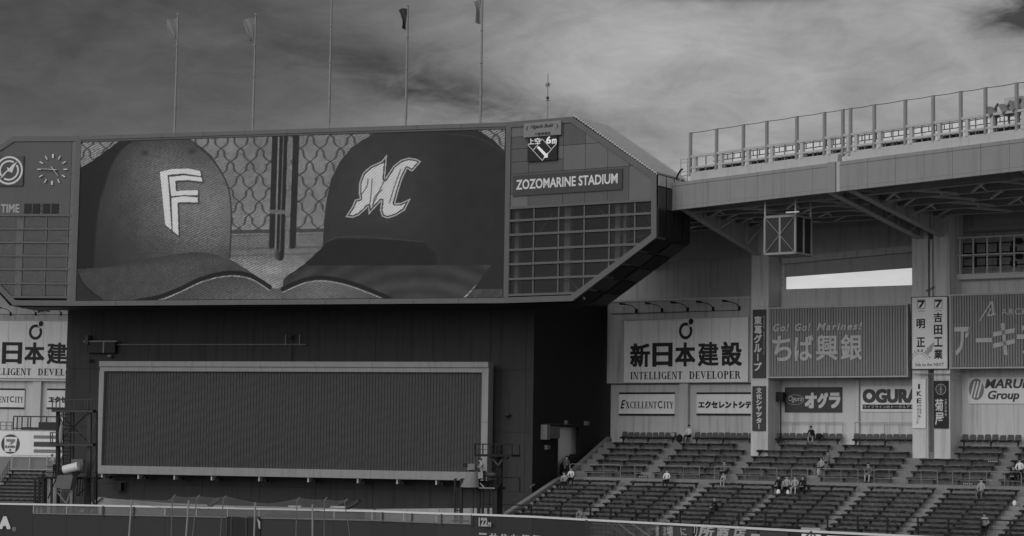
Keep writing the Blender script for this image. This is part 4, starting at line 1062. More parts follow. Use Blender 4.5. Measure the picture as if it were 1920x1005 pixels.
# roof edge cladding
fj = [1244.5, 1267, 1318, 1369, 1420.5, 1471.7, 1523, 1552.5, 1568, 1574.5, 1627, 1679, 1732.8, 1785.8, 1838.9, 1892.6, 1946, 2000, 2054]
def yb(px): return 397 - (px - 1244) * .121 - max(0, px - 1244) ** 2 * 2.2e-5
for i in range(len(fj) - 1):
    a, b = FF.S(fj[i], yb(fj[i])) + .012, FF.S(fj[i + 1], yb(fj[i + 1])) - .012
    if i == 7: P_obj = fpart(MB().box(a, b, -.12, .3, zF0 - .03, zF1 + .03), FF, 'joint_cover', 'fascia', gs); continue
    if i == 8: fpart(MB().box(a, b, .0, .3, zF0, zF1), FF, 'joint_cover', 'girder', gs); continue
    fpart(MB().box(a, b, -.0, .3, zF0 + .25, zF1 - .25), FF, 'fascia_panel', 'fascia', gs)
    fpart(MB().box(a, b, -.03, .3, zF0, zF0 + .235), FF, 'fascia_lip', 'fascia', gs)
    fpart(MB().box(a, b, -.03, .3, zF1 - .235, zF1), FF, 'fascia_lip', 'fascia', gs)
for (pa, pb_) in ((1262, 1557), (1562, 2054)):
    a, b = FF.S(pa + 18, yb(pa)), FF.S(pb_, yb(pb_)); zz0 = zF1 + .05; n = max(2, int((b - a) / 8))
    for k in range(n): fpart(MB().box(a + (b - a) * k / n + .01, a + (b - a) * (k + 1) / n - .01, .75, 1.2, zz0, zz0 + .62), FF, 'gutter_beam', 'gutter', gs)
    fpart(MB().box(a, b, .3, 1.2, zF1 - .1, zF1 + .04), FF, 'gutter_base', 'gutter', gs)
# roof railing with its tall wire posts: one thing
a, b = FF.S(1293, 330, -1.2), FF.S(2054, 200, -1.2)
zr0 = zF1 + .66; zr1 = FF.Z(1560, 257, -1.2)
rl = thing('roof_railing', FF, ((a + b) / 2, 1.2, zr0), 'pale railing with tall wire posts along the edge of the grandstand roof', 'railing')
def rb_(x0, y0, z0, x1, y1, z1, w_, h_=None, nm='rail', m='gutter'): MB().bar((x0, y0, z0), (x1, y1, z1), w_, h_ or w_).part(nm, m, rl)
for z, w_ in ((zr1, .16), (zr0 + .50, .13), (zr0 + .12, .10)): rb_(a, 1.2, z, b, 1.2, z, w_)
ztop = FF.Z(1580, 205, -1.2)
masts = [1294.9, 1343.7, 1394, 1437.9, 1494.2, 1546, 1580.4, 1594.8, 1639.4, 1697.7, 1749.9, 1801.7, 1848.2, 1906.8, 1960, 2012]
mx = [FF.S(x, 250, -1.2) for x in masts]
for i, x in enumerate(mx):
    MB().box(x - .085, x + .085, 1.1, 1.3, zr0 - .1, ztop).part('mast', 'galv', rl)
    x2 = x + .45 * (1 + .003 * i)
    MB().box(x2 - .12, x2 + .12, 1.15, 1.4, zr0 - .1, zr1 + .05).part('post', 'gutter', rl)
    MB().bar((x2, 1.3, zr0), (x2 + .1, 2.2, zr0 - .2), .1).part('stay', 'gutter', rl)
for x0, x1 in zip(mx[:-1], mx[1:]):
    MB().tube([(x0 + (x1 - x0) * t, 1.2, ztop - .02 - .16 * t * (1 - t)) for t in (0, .25, .5, .75, 1)], .035, 4).part('bird_wire', 'black', rl)
    MB().bar((x0 + .6 * (x1 - x0), 1.2, zr0), (x0 + .6 * (x1 - x0), 1.2, zr1), .06).part('baluster', 'steel', rl)
    MB().bar((x0 + .35 * (x1 - x0), 1.2, zr0), (x0 + .35 * (x1 - x0), 1.2, zr0 + .5), .05).part('baluster', 'steel', rl)
# cable ladder and pale sheets behind the railing
cl = thing('cable_ladder', FF, ((a + b) / 2, 2.6, zr0), 'dark cable ladder running behind the roof railing', 'cable ladder')
za, zb_ = FF.Z(1560, 275, -2.6), FF.Z(1560, 262, -2.6)
for z in (za + .12, zb_): MB().bar((a + 1, 2.6, z), (b, 2.6, z), .05).part('rail', 'dark', cl)
x = a + 1.2
while x < b: MB().bar((x, 2.6, za + .12), (x, 2.6, zb_), .045).part('rung', 'dark', cl); x += .62
pcs = thing('roof_upstand', FF, ((a + b) / 2, 4.0, zr0), 'low pale upstand sheet behind the roof railing', 'parapet')
zu1 = FF.Z(1560, 262.5, -4)
n = 24
for k in range(n):
    x0, x1 = a + 1.5 + (b - a - 1.5) * k / n, a + 1.5 + (b - a - 1.5) * (k + 1) / n - .03
    MB().box(x0, x1, 4.0, 4.1, zr0 - .6, zu1).part('sheet', 'bright', pcs)
tr_ = thing('cable_tray', FF, ((a + b) / 2, 2.0, zr0 - .1), 'black louvred tray between the roof railing posts', 'cable tray')
for i in range(len(mx) - 1):
    x0, x1 = mx[i] + .5, mx[i + 1] - .3
    if x1 - x0 > .6:
        MB().box(x0, x1, 1.5, 1.6, zr0 - .05, zr0 + .46).part('tray', 'black', tr_)
        x = x0 + .2
        while x < x1: MB().box(x, x + .05, 1.45, 1.5, zr0 - .05, zr0 + .5).part('fin', 'steel', tr_); x += .45
# left end frame of the railing, hose
x0 = FF.S(1276, 320, -1.2)
ef = thing('access_frame', FF, (x0, 1.2, zr0 - .3), 'small tubular frame at the left end of the roof railing', 'railing')
for xx in (x0, x0 + .7): MB().bar((xx, 1.2, zr0 - .5), (xx, 1.2, zr1 - .05), .06).part('post', 'gutter', ef)
for z in (zr1 - .1, zr1 - .35, zr0 + .3, zr0): MB().bar((x0 - .0, 1.2, z), (a + .2, 1.2, z), .06).part('rail', 'gutter', ef)
hp = []
for t in range(9): u_ = t / 8; hp.append((x0 - .1 + .9 * u_, .6, zF1 - .1 + 1.15 * math.sin(u_ * 1.5)))
MB().tube(hp, .14, 6).top('hose', 'black', FF, 'black bent hose where the scoreboard meets the roof', 'hose')
# floodlights and box at the far right of the roof
for k, px in enumerate((1868, 1892, 1911)):
    x, z = FF.at(px, 213 - k * 5, -1.8)
    fl_ = thing('floodlight', FF, (x, 1.8, z - .6), ['leftmost floodlight at the right end of the roof railing', 'middle floodlight at the right end of the roof railing', 'rightmost floodlight at the edge of the picture on the roof'][k], 'floodlight', 'floodlights on the grandstand roof')
    MB().bar((x, 1.8, zr0), (x, 1.8, z + .3), .09).part('stand', 'steel', fl_)
    q = MB(); q.bar((x - .35, 1.6, z + .35), (x + .25, 1.3, z - .25), .55, .3, 0, 8, w2=.75); q.part('head', 'steel', fl_)
    MB().bar((x - .1, 1.7, z + .2), (x + .35, 1.5, z + .55), .12).part('bracket', 'steel', fl_)
x, z = FF.at(1896, 192, -1.6)
MB().box(x - .6, x + .7, 1.7, 2.2, zr1 - .1, z + .35).top('junction_box', 'gutter', FF, 'pale rectangular box standing on the rail at the right end of the roof', 'box')

# hanging speaker cage
FK = Frame(1461, 139.0, .75)
x0, x1 = FK.S(1434, 440), FK.S(1491, 440); z0, z1 = FK.Z(1462, 475), FK.Z(1462, 406); dpt = 2.3
cg = thing('speaker_cage', FK, ((x0 + x1) / 2, dpt / 2, z0), 'wire mesh cage with crossed braces hanging under the grandstand roof', 'speaker cage')
for x in (x0, (x0 + x1) / 2, x1): MB().box(x - .07, x + .07, -.04, .1, z0, z1).part('upright', 'galv', cg)
for x in (x0, x1): MB().box(x - .07, x + .07, dpt - .1, dpt, z0, z1).part('upright', 'galv', cg)
MB().box(x1 - .06, x1 + .08, dpt / 2 - .07, dpt / 2 + .07, z0, z1).part('upright', 'galv', cg)
for z in (z0, z1):
    MB().box(x0, x1, -.03, .08, z - .07, z + .07).box(x0, x1, dpt - .1, dpt, z - .07, z + .07).part('edge_rail', 'galv', cg)
    MB().box(x0 - .07, x0 + .07, 0, dpt, z - .06, z + .06).box(x1 - .06, x1 + .09, 0, dpt, z - .06, z + .06).part('edge_rail', 'galv', cg)
xm = (x0 + x1) / 2
for a_, b_ in ((x0, xm), (xm, x1)):
    if a_ == x0: MB().bar((a_, -.05, z1), (b_, -.05, (z0 + z1) / 2), .035).bar((a_, -.05, z0), (b_, -.05, (z0 + z1) / 2), .035).part('cross_brace', 'galv', cg)
    else: MB().bar((a_, -.05, (z0 + z1) / 2), (b_, -.05, z1), .035).bar((a_, -.05, (z0 + z1) / 2), (b_, -.05, z0), .035).part('cross_brace', 'galv', cg)
MB().box(x0, x1, .02, .03, z0, z1).part('mesh_panel', 'mesh', cg)
MB().box(x1 - .01, x1, 0, dpt, z0, z1).part('side_panel', 'black', cg)
MB().box(x0 + .08, x1 - .08, .15, dpt - .15, z0 + .1, z1 - .1).part('speaker', 'black', cg)
MB().box(x0, x1, 0, dpt, z0 - .1, z0 - .05).part('floor_plate', 'steel', cg)
MB().box(x0, x1, 0, dpt, z1 + .08, z1 + .12).part('roof_plate', 'steel', cg)
for x, y in ((x0, .05), (x1, .05), (x1, dpt - .1)): MB().bar((x, y, z1), (x, y, ZDK - .7), .10).part('hanger', 'girder', cg)
MB().box(x1 - .4, x1 + .6, -.6, -.5, z1 + .12, z1 + .22).part('lamp_arm', 'white', cg)

# ------------------------------------------------------------------ signs on the grandstand
def board_sign(name, x0, y0, x1, y1, d, m, label, proud=.10, frame=None, fr=FW, z=None):
    a, b, c, e_ = fr.rect(x0, y0, x1, y1, d)
    t = thing(name, fr, ((a + b) / 2, -d - proud / 2, c), label, 'sign')
    MB().box(a, b, -d - proud, -d - .01, c, e_).part('panel', m, t)
    if frame:
        w_ = frame[0]
        for q in ((a - w_, b + w_, e_, e_ + w_), (a - w_, b + w_, c - w_, c), (a - w_, a, c, e_), (b, b + w_, c, e_)):
            MB().box(q[0], q[1], -d - proud - .06, -d - .01, q[2], q[3]).part('frame', frame[1], t)
    return t, (a, b, c, e_), -d - proud - .012
def sub(rc, x0, x1, y0, y1):         # fractions of the sign, y from the top
    a, b, c, e_ = rc; return a + (b - a) * x0, a + (b - a) * x1, e_ - (e_ - c) * y1, e_ - (e_ - c) * y0
def ring_logo(l, rc, cx, cy, r, y):
    a, b, c, e_ = rc; X0 = a + (b - a) * cx; Z0 = e_ - (e_ - c) * cy; kz = 1.12
    disc(l, X0, Z0, r * .62, r, y, 66, 66 + 330, 26, 0, kz); disc(l, X0 + r * .78, Z0 + r * 1.22, 0.0, r * .36, y, 0, 360, 16, 0, kz)
    flat(l, [(X0 + r * .35, Z0 + r * .62), (X0 + r * .47, Z0 + r * .56), (X0 + r * .72, Z0 + r * 1.1), (X0 + r * .6, Z0 + r * 1.12)], y)
def kanji_sign(fr, x0, y0, x1, y1, d, label, m='sign'):
    t, rc, y = board_sign('wall_sign', x0, y0, x1, y1, d, m, label, .10, (.05, 'palesteel'), fr)
    for k in range(1, 7): q = sub(rc, k / 7 - .0008, k / 7 + .0008, .01, .99); MB().box(q[0], q[1], y + .004, y + .014, q[2], q[3]).part('sheet_seam', 'signmid', t)
    l = MB(); ring_logo(l, rc, .505, .195, (rc[1] - rc[0]) * .0545, y)
    for i, ch in enumerate('新日本建設'):
        q = sub(rc, .052 + i * .184, .052 + i * .184 + .165, .375, .755); letters(l, ch, *q, y, .035 if ch != '建' else .03)
    l.part('lettering', 'ink', t)
    l = MB(); q = sub(rc, .055, .485, .832, .952); serif(l, 'INTELLIGENT', *q, y); q = sub(rc, .535, .945, .832, .952); serif(l, 'DEVELOPER', *q, y)
    l.part('small_lettering', 'ink', t); return t
kanji_sign(FW, 1171, 597.5, 1404, 716.5, .5, 'large white sign with five black kanji, right of the dark tower')
def strip_sign(fr, x0, y0, x1, y1, d, label, kind):
    t, rc, y = board_sign('strip_sign', x0, y0, x1, y1, d, 'sign', label, .08, None, fr)
    for q in (sub(rc, 0, 1, 0, .085), sub(rc, 0, 1, .915, 1.0)): MB().box(q[0], q[1], y - .01, y, q[2], q[3]).part('border', 'ink', t)
    l = MB()
    if kind == 'en':
        q = sub(rc, .03, .12, .33, .70); letters(l, 'E', *q, y, .03, .35); q = sub(rc, .125, .69, .40, .69); serif(l, 'XCELLENT', *q, y)
        q = sub(rc, .70, .80, .32, .74); disc(l, (q[0] + q[1]) / 2, (q[2] + q[3]) / 2, (q[1] - q[0]) * .34, (q[1] - q[0]) * .52, y, 50, 320, 18, 0, 1.15)
        q = sub(rc, .805, .985, .40, .69); serif(l, 'ITY', *q, y)
    else:
        q = sub(rc, .03, 1.03, .38, .70); letters(l, 'エクセレントシティ', *q, y, .06)
    l.part('lettering', 'ink', t); return t
strip_sign(FW, 1161.5, 735.5, 1266, 779.5, .02, 'white strip sign with serif Latin letters between black bands, near the dark tower', 'en')
strip_sign(FW, 1307, 735.5, 1418, 779, .02, 'white strip sign with katakana between black bands, cut off by the first column', 'jp')
def vertical(l, text, rc, x0, x1, y0, y1, y, bold=.03, gap=.08):
    n = len(text); ch = (y1 - y0) / n
    for i, c in enumerate(text):
        if c in '　 ': continue
        s_ = gap if c not in 'ッャョ' else .2
        if c == 'ー':
            q = sub(rc, (x0 + x1) / 2 - (x1 - x0) * .07, (x0 + x1) / 2 + (x1 - x0) * .07, y0 + (i + .1) * ch, y0 + (i + .9) * ch); l.box(q[0], q[1], y, y + .003, q[2], q[3]); continue
        if c in '・': q = sub(rc, x0 + (x1 - x0) * .4, x0 + (x1 - x0) * .6, y0 + (i + .4) * ch, y0 + (i + .6) * ch); l.box(q[0], q[1], y, y + .003, q[2], q[3]); continue
        q = sub(rc, x0, x1, y0 + (i + s_ / 2) * ch, y0 + (i + 1 - s_ / 2) * ch); letters(l, c, *q, y, bold)
    return l
t, rc, y = board_sign('column_sign', 1412, 580.5, 1437, 709, 2.4, 'signdark', 'tall dark sign with pale vertical characters on the first column, the upper one')
vertical(MB(), '東葛グループ', rc, .12, .70, .09, .90, y, .04).part('lettering', 'letter', t)
vertical(MB(), '総合建設業・東葛コンサルタント', rc, .80, .93, .09, .66, y, .01).part('small_lettering', 'letter2', t)
t, rc, y = board_sign('column_sign', 1411.5, 724, 1436.5, 808, 2.4, 'signdark', 'shorter dark sign with seven vertical characters low on the first column')
vertical(MB(), '文化シヤッター', rc, .30, .72, .03, .97, y, .035).part('lettering', 'letter', t)
# trivision boards
def trivision(x0, y0, x1, y1, d, label, ns):
    t, rc, y = board_sign('slatted_billboard', x0, y0, x1, y1, d, 'inkgrey', label, .5, (.12, 'palesteel'))
    a, b, c, e_ = rc; w_ = (b - a) / ns; mb = MB(); mb.plan([(.012, 0), (.03, -.07), (w_ - .03, -.07), (w_ - .012, 0)], 0, e_ - c - .04)
    me = mb.mesh('slat', 'slat2', (0, 0, 0)); o = ORG[t.name]
    for i in range(ns): share('slat', me, t, (a + i * w_ - o.x, y - .005 - o.y, c + .02 - o.z), (0, 0, R(random.uniform(-2.0, 2.0))))
    return t, rc, y - .12, w_
def slatcut(mb, rc, ns, y):
    return mb
t, rc, y, w_ = trivision(1447.5, 577, 1704.5, 705.5, 1.9, 'slatted billboard with large pale kana and kanji between the two columns', 52)
l = MB(); x = rc[0] + (rc[1] - rc[0]) * .03
for i, wd in enumerate(('Go!', 'Go!', 'Marines!')):
    f = ((.035, .155), (.20, .315), (.362, .69))[i]; q = sub(rc, f[0], f[1], .225, .335); letters(l, wd, *q, y, .02, .25, 1.2)
l.part('small_lettering', 'boardletter', t)
l = MB()
for i, ch in enumerate('ちば興銀'):
    f = ((.03, .175), (.195, .335), (.355, .515), (.535, .69))[i]; q = sub(rc, f[0], f[1], .40, .775); letters(l, ch, *q, y, .022)
l.part('lettering', 'boardletter', t)
t, rc, y, w_ = trivision(1789, 553, 1990, 688, 1.9, 'slatted billboard with very large pale katakana at the right edge', 40)
l = MB()
q = sub(rc, .03, .19, .44, .84)
a_, b_, c_, e_ = q
def L_(pts): flat(l, [(a_ + (b_ - a_) * p[0], c_ + (e_ - c_) * p[1]) for p in pts], y)
L_([(0, 1), (1.0, 1), (.98, .86), (.86, .70), (.75, .84), (0, .84)]); L_([(.86, 1), (1, 1), (.98, .86), (.80, .66), (.68, .58), (.64, .70), (.80, .86)])
L_([(.42, .84), (.58, .84), (.56, .5), (.42, .18), (.14, 0), (.06, .14), (.3, .3), (.42, .55)])
q = sub(rc, .235, .385, .60, .66); l.box(q[0], q[1], y, y + .003, q[2], q[3])
a_, b_, c_, e_ = sub(rc, .40, .60, .40, .84)
L_([(0, .72), (1, .84), (1, .70), (0, .58)]); L_([(0, .36), (1, .50), (1, .36), (0, .22)]); L_([(.36, 1), (.52, 1), (.66, 0), (.5, 0)])
q = sub(rc, .62, .95, .44, .84); letters(l, 'テ', *q, y, .03)
l.part('lettering', 'boardletter', t)
l = MB(); a_, b_, c_, e_ = sub(rc, .265, .47, .09, .36)
L_([(0, 0), (.07, 0), (.62, .97), (.55, 1.0)]); L_([(.55, 1), (.66, 1), (.70, .35), (.64, .35)]); L_([(.42, .30), (.78, .38), (.78, .30), (.38, .2)]); L_([(.52, .62), (.60, .66), (.45, .30), (.38, .30)])
q = sub(rc, .475, .75, .20, .285); letters(l, 'ARCHI', *q, y, .005, 0, 1.1)
l.part('logo', 'boardletter', t)
# lower bay signs
t, rc, y = board_sign('wall_sign', 1472.5, 726, 1579.5, 773, .02, 'signdark', 'dark sign with an oval script logo and three pale katakana behind seats')
l = MB()
for i, ch in enumerate('オグラ'):
    f = ((.355, .565), (.575, .765), (.78, .975))[i]; letters(l, ch, *sub(rc, f[0], f[1], .22, .84), y, .06)
l.part('lettering', 'letter', t)
l = MB(); q = sub(rc, .02, .34, .30, .70); cx, cz = (q[0] + q[1]) / 2, (q[2] + q[3]) / 2; rx = (q[1] - q[0]) / 2; disc(l, cx, cz, rx - .035, rx, y, kz=(q[3] - q[2]) / 2 / rx)
letters(l, 'Ogura', *sub(rc, .065, .31, .36, .62), y, .0, .35); l.part('logo', 'letter', t)
t, rc, y = board_sign('wall_sign', 1614.5, 724, 1730, 772, .02, 'sign', 'white sign with large dark letters OGURA, partly behind the double column')
letters(MB(), 'OGURA', *sub(rc, .035, .955, .11, .66), y, .06).part('lettering', 'inkgrey', t)
q = sub(rc, .035, 1.0, .72, .90); MB().box(q[0], q[1], y - .005, y, q[2], q[3]).part('band', 'ink', t)
letters(MB(), 'ライフラインのトータルアドバイザー', *sub(rc, .05, 1.12, .75, .87), y - .01, .01).part('small_lettering', 'letter', t)
t, rc, y = board_sign('wall_sign', 1816, 707.5, 1985, 757, .02, 'sign', 'white sign with striped round logo and slanted dark letters, right edge')
l = MB(); letters(l, 'MARUEI', *sub(rc, .19, .73, .06, .42), y, .03, .22); letters(l, 'Group', *sub(rc, .225, .575, .50, .93), y, .03, .22); l.part('lettering', 'inkgrey', t)
l = MB(); q = sub(rc, .01, .18, .04, .86); cx, cz = (q[0] + q[1]) / 2, (q[2] + q[3]) / 2; r_ = (q[1] - q[0]) / 2; kz = (q[3] - q[2]) / 2 / r_
disc(l, cx, cz, 0, r_, y, kz=kz); l.part('logo', 'signmid', t)
l = MB()
for k, o in enumerate((-.55, -.1, .35)): flat(l, [(cx + r_ * (o - .3), cz - r_ * .75 * kz), (cx + r_ * (o - .12), cz - r_ * .8 * kz), (cx + r_ * (o + .48), cz + r_ * .75 * kz), (cx + r_ * (o + .25), cz + r_ * .75 * kz)], y - .006)
l.part('logo_stripe', 'sign', t)
# double-column signs
t, rc, y = board_sign('column_sign', 1711.5, 557.5, 1778, 691.5, 2.42, 'sign', 'tall white sign with two columns of kanji across the double column', .16, (.05, 'inkgrey'))
l = MB()
for cx in (.18, .66):
    q = sub(rc, cx - .03, cx + .20, .03, .16); a_, b_, c_, e_ = q
    for (m0, pts) in ((0, [(0, .0), (0, 1), (1, 1), (1, 0)]),):
        pass
    l.box(a_, b_, y, y + .002, e_ - .03, e_); l.box(a_, a_ + .03, y, y + .002, c_, e_); l.box(a_, b_, y, y + .002, c_, c_ + .03); l.box(b_ - .03, b_, y, y + .002, c_, e_)
    L_([(.08, .92), (.92, .92), (.92, .78), (.45, .12), (.15, .12), (.62, .72), (.08, .72)])
    letters(l, 'yoshida', *sub(rc, cx - .01, cx + .18, .18, .205), y, 0)
for ch, yy, xx in (('明', .30, .13), ('正', .56, .13), ('吉', .22, .62), ('田', .39, .62), ('工', .56, .62), ('業', .73, .62)):
    letters(l, ch, *sub(rc, xx, xx + .24, yy, yy + .135), y, .03)
letters(l, 'link to the NEXT', *sub(rc, .10, .90, .92, .965), y, .005)
l.part('lettering', 'ink', t)
l = MB(); a_, b_, c_, e_ = rc; cx, cz = a_ + (b_ - a_) * .22, c_ + (e_ - c_) * .09
disc(l, cx, cz, .78, .81, y, 20, 180); disc(l, cx, cz, .62, .65, y, 20, 180)
for k in range(9): t_ = R(25 + k * 18); l.bar((cx + .8 * math.cos(t_), y, cz + .8 * math.sin(t_)), (cx + .98 * math.cos(t_), y, cz + .98 * math.sin(t_)), .12, .01)
for k in range(5): l.bar((cx + .5 + k * .1, y, cz + .6 + k * .05), (cx + .62 + k * .12, y, cz + 1.1 + .1 * k), .05, .01)
l.part('skyline_drawing', 'signmid', t)
t, rc, y = board_sign('column_sign', 1711.5, 711, 1736.5, 803, 2.42, 'sign', 'narrow white sign with letters IKE low on the left half of the double column')
l = MB()
for i, ch in enumerate('IKE'): q = sub(rc, .34 if i else .44, .68 if i else .58, .10 + i * .145, .20 + i * .145); letters(l, ch, *q, y, .02)
vertical(l, 'アセット', rc, .52, .68, .52, .80, y, .012); vertical(l, 'マネジメント', rc, .34, .50, .52, .92, y, .012); l.part('lettering', 'ink', t)
t, rc, y = board_sign('column_sign', 1751.5, 714, 1779, 803, 2.42, 'ink', 'narrow black sign with a round crest and two pale brush characters')
l = MB(); a_, b_, c_, e_ = rc; cx, cz = (a_ + b_) / 2, e_ - (e_ - c_) * .18; rr_ = (b_ - a_) * .36; disc(l, cx, cz, rr_ * .88, rr_, y)
disc(l, cx, cz, 0, rr_ * .22, y)
for k in range(16): t_ = 2 * math.pi * k / 16; l.bar((cx + rr_ * .3 * math.cos(t_), y, cz + rr_ * .3 * math.sin(t_)), (cx + rr_ * .8 * math.cos(t_), y, cz + rr_ * .8 * math.sin(t_)), .06, .01)
l.part('crest', 'letter2', t)
l = MB(); letters(l, '菊', *sub(rc, .10, .66, .38, .64), y, .022); letters(l, '屋', *sub(rc, .10, .70, .67, .93), y, .022); vertical(l, '江戸川中央', rc, .76, .90, .38, .75, y, .01); l.part('lettering', 'letter', t)
a, z = FW.at(1744, 692, 2.6)
MB().bar((c2a + .2, -2.7, z - .35), (c2d + 1.2, -2.5, z - .4), .06).part('sign_cable', 'steel', gs)

# gooseneck lamps over the kanji sign
def gooseneck(fr, px, py, d, label, k=1.0):
    s, z = fr.at(px, py, d); t = thing('gooseneck_lamp', fr, (s, -d, z), label, 'lamp', 'gooseneck lamps above the kanji sign')
    MB().box(s - .08, s + .08, -d - .15, -d, z - .18, z + .12).part('wall_box', 'black', t)
    MB().tube([(s, -d - .12, z + .1), (s - .12, -d - .5, z + .32), (s - .42, -d - .85, z + .42), (s - .6, -d - 1.0, z + .46)], .06, 5).part('arm', 'black', t)
    q = MB(); q.bar((s - .50, -d - 1.0, z + .44), (s - .95, -d - 1.15, z + .50), .16, .12, 0, 8, w2=.26); q.part('lamp_head', 'black', t)
for px, py, lb_ in ((1194, 582, 'gooseneck lamp nearest the dark tower above the kanji sign'), (1242, 581, 'gooseneck lamp above the sign, second from the dark tower'), (1290, 579.5, 'gooseneck lamp above the sign just right of its ring logo'),
                    (1338, 578.5, 'gooseneck lamp above the sign, second from the first column'), (1387, 577, 'gooseneck lamp above the sign nearest the first column')):
    gooseneck(FW, px, py, .5, lb_)
sa, za_ = FW.at(1146, 587, .5); sb_, zb_ = FW.at(1388, 581.5, .5)
MB().bar((sa, -.53, zt1 - 1.05), (sb_, -.53, zt1 - 1.05), .045).part('cable', 'black', gs)

# ---- tripod speaker, wall rails, balcony
s, z = FW.at(1463.5, 744, .9)
ts_ = thing('tripod_speaker', FW, (s, -.9, zfl), 'black loudspeaker on a thin stand beside the first column', 'speaker')
zz0, zz1 = FW.Z(1463.5, 753, .9), FW.Z(1463.5, 735, .9)
MB().box(s - .29, s + .29, -1.1, -.6, zz0, zz1).part('cabinet', 'black', ts_); MB().bar((s, -.85, zfl + .5), (s, -.85, zz0), .07).part('pole', 'black', ts_)
for k in range(3): t_ = k * 2.09 + .5; MB().bar((s, -.85, zfl + .7), (s + .4 * math.cos(t_), -.85 + .3 * math.sin(t_), zfl), .05).part('leg', 'black', ts_)
def guard(fr, x0, x1, d, z0, z1, posts, label, mids=(.5,), m='steel', name='guard_rail', w_=.05, cat='railing', grp=None, rounded=False):
    t = thing(name, fr, ((x0 + x1) / 2, -d, z0), label, cat, grp)
    MB().bar((x0, -d, z1), (x1, -d, z1), w_ * 1.2).part('top_rail', m, t)
    for f in mids: MB().bar((x0, -d, z0 + (z1 - z0) * f), (x1, -d, z0 + (z1 - z0) * f), w_).part('mid_rail', m, t)
    for x in posts: MB().bar((x, -d, z0), (x, -d, z1), w_).part('post', m, t)
    return t
for (xa, xb, ps, lab) in ((1457, 1580, (1457, 1486, 1517, 1548, 1580), 'thin wall railing behind the back row under the dark katakana sign'), (1603, 1720, (1603, 1631, 1658, 1686, 1715), 'thin wall railing behind the back row under the OGURA sign')):
    guard(FW, FW.S(xa, 800, .35), FW.S(xb, 800, .35), .35, zfl, FW.Z(1550, 791.5, .35), [FW.S(x, 800, .35) for x in ps], lab, (.45,), 'palesteel', w_=.045)
bz0, bz1 = zbal1 + .1, FW.Z(1850, 444, .7)
guard(FW, e0 + .1, e1, .75, bz0, bz1, [FW.S(x, 480, .75) for x in (1800, 1825, 1851, 1876, 1901.5, 1927, 1952)], 'tall pale railing of the upper balcony at the right edge', (.52,), 'white', w_=.10)
rk = thing('balcony_rack', FW, (FW.S(1850, 500, -1), 1, bz0), 'black pipe rack standing behind the upper balcony railing', 'rack')
for (ya, yb_2) in ((455, 473), (482, 497)):
    for yy in (ya, yb_2):
        z = FW.Z(1850, yy + 1, -1); MB().bar((FW.S(1804, 480, -1), 1.0, z), (FW.S(1990, 480, -1), 1.0, z), .09).part('rail', 'black', rk)
    for px in (1805, 1829, 1849, 1871, 1898, 1922): x = FW.S(px, 480, -1); MB().bar((x, 1.0, FW.Z(1850, ya - 1, -1)), (x, 1.0, FW.Z(1850, yb_2 + 4, -1)), .17 if px < 1835 else .11).part('upright', 'black', rk)
q = MB(); x = FW.S(1897, 480, -1); x2 = FW.S(1918, 480, -1)
for k in range(4): q.box(x + (x2 - x) * (k % 2) * .5, x + (x2 - x) * (.4 + (k % 2) * .5), .6, 1.2, bz0 + .6 + k * .55, bz0 + 1.0 + k * .55)
q.part('equipment', 'black', rk)

# ------------------------------------------------------------------ seats
PITCH_S = .53
def seat_mesh(back, m='seat'):
    w_ = PITCH_S * (.44 if back else .425); mb = MB()
    pr = [(.17, .02), (.05, -.02), (-.10, -.02), (-.19, -.005), (-.225, -.045)]     # section: y (into), z
    for (a, b) in zip(pr[:-1], pr[1:]):
        mb.add([(-w_, a[0], a[1]), (w_, a[0], a[1]), (w_, b[0], b[1]), (-w_, b[0], b[1]), (-w_, a[0], a[1] - .045), (w_, a[0], a[1] - .03), (w_, b[0], b[1] - .03), (-w_, b[0], b[1] - .03)],
               [(0, 3, 2, 1), (4, 5, 6, 7), (0, 4, 7, 3), (1, 2, 6, 5)])
    mb.add([(-w_, -.225, -.045), (w_, -.225, -.045), (w_ * .8, -.215, -.105), (-w_ * .8, -.215, -.105)], [(0, 3, 2, 1)])
    mb.box(-w_ * .6, w_ * .6, -.15, .10, -.10, -.04)
    if back:
        vs = []
        for z, k, y_ in ((-.02, 1.0, .16), (.18, 1.0, .20), (.36, .92, .24), (.41, .74, .25)):
            for dy in (0, .05): vs += [(-w_ * k, y_ + dy, z), (w_ * k, y_ + dy, z)]
        fs = []
        for i in range(3):
            o = i * 4; fs += [(o, o + 1, o + 5, o + 4), (o + 2, o + 6, o + 7, o + 3), (o, o + 4, o + 6, o + 2), (o + 1, o + 3, o + 7, o + 5)]
        fs += [(12, 13, 15, 14)]; mb.add(vs, fs, 1)
    return mb.mesh('seat', [m, 'seatback'], (0, 0, 0))
SEAT, SEATB, SEATF = seat_mesh(False), seat_mesh(True), seat_mesh(False, 'seatf')
bm_ = MB(); bm_.box(-.06, .06, -.04, .05, -HSEAT + .0, -.09); bm_.prism([(0, 0)] * 0 or [(-.03, -.20), (.03, -.20), (.03, -.09), (-.03, -.09)], -.16, .14)
bm_.add([(-.03, .05, -.34), (.03, .05, -.34), (.03, .34, -.09), (-.03, .34, -.09), (-.03, .05, -.26), (.03, .05, -.26), (.03, .26, -.09), (-.03, .26, -.09)], [(0, 1, 2, 3), (4, 7, 6, 5), (0, 3, 7, 4), (1, 5, 6, 2)])
BRK = bm_.mesh('bracket', 'bracket', (0, 0, 0))
blk = [  # upper blocks: (px0, px1 on upper row 2, description), lower: on lower row 0
    ('beside the dark tower', 1139.6, 1242), ('left of the first column', 1265, 1397), ('right of the first column', 1419, 1549),
    ('left of the double column', 1571, 1706), ('right of the double column', 1733, 1881), ('at the picture\'s right edge', 1903, 2040)]
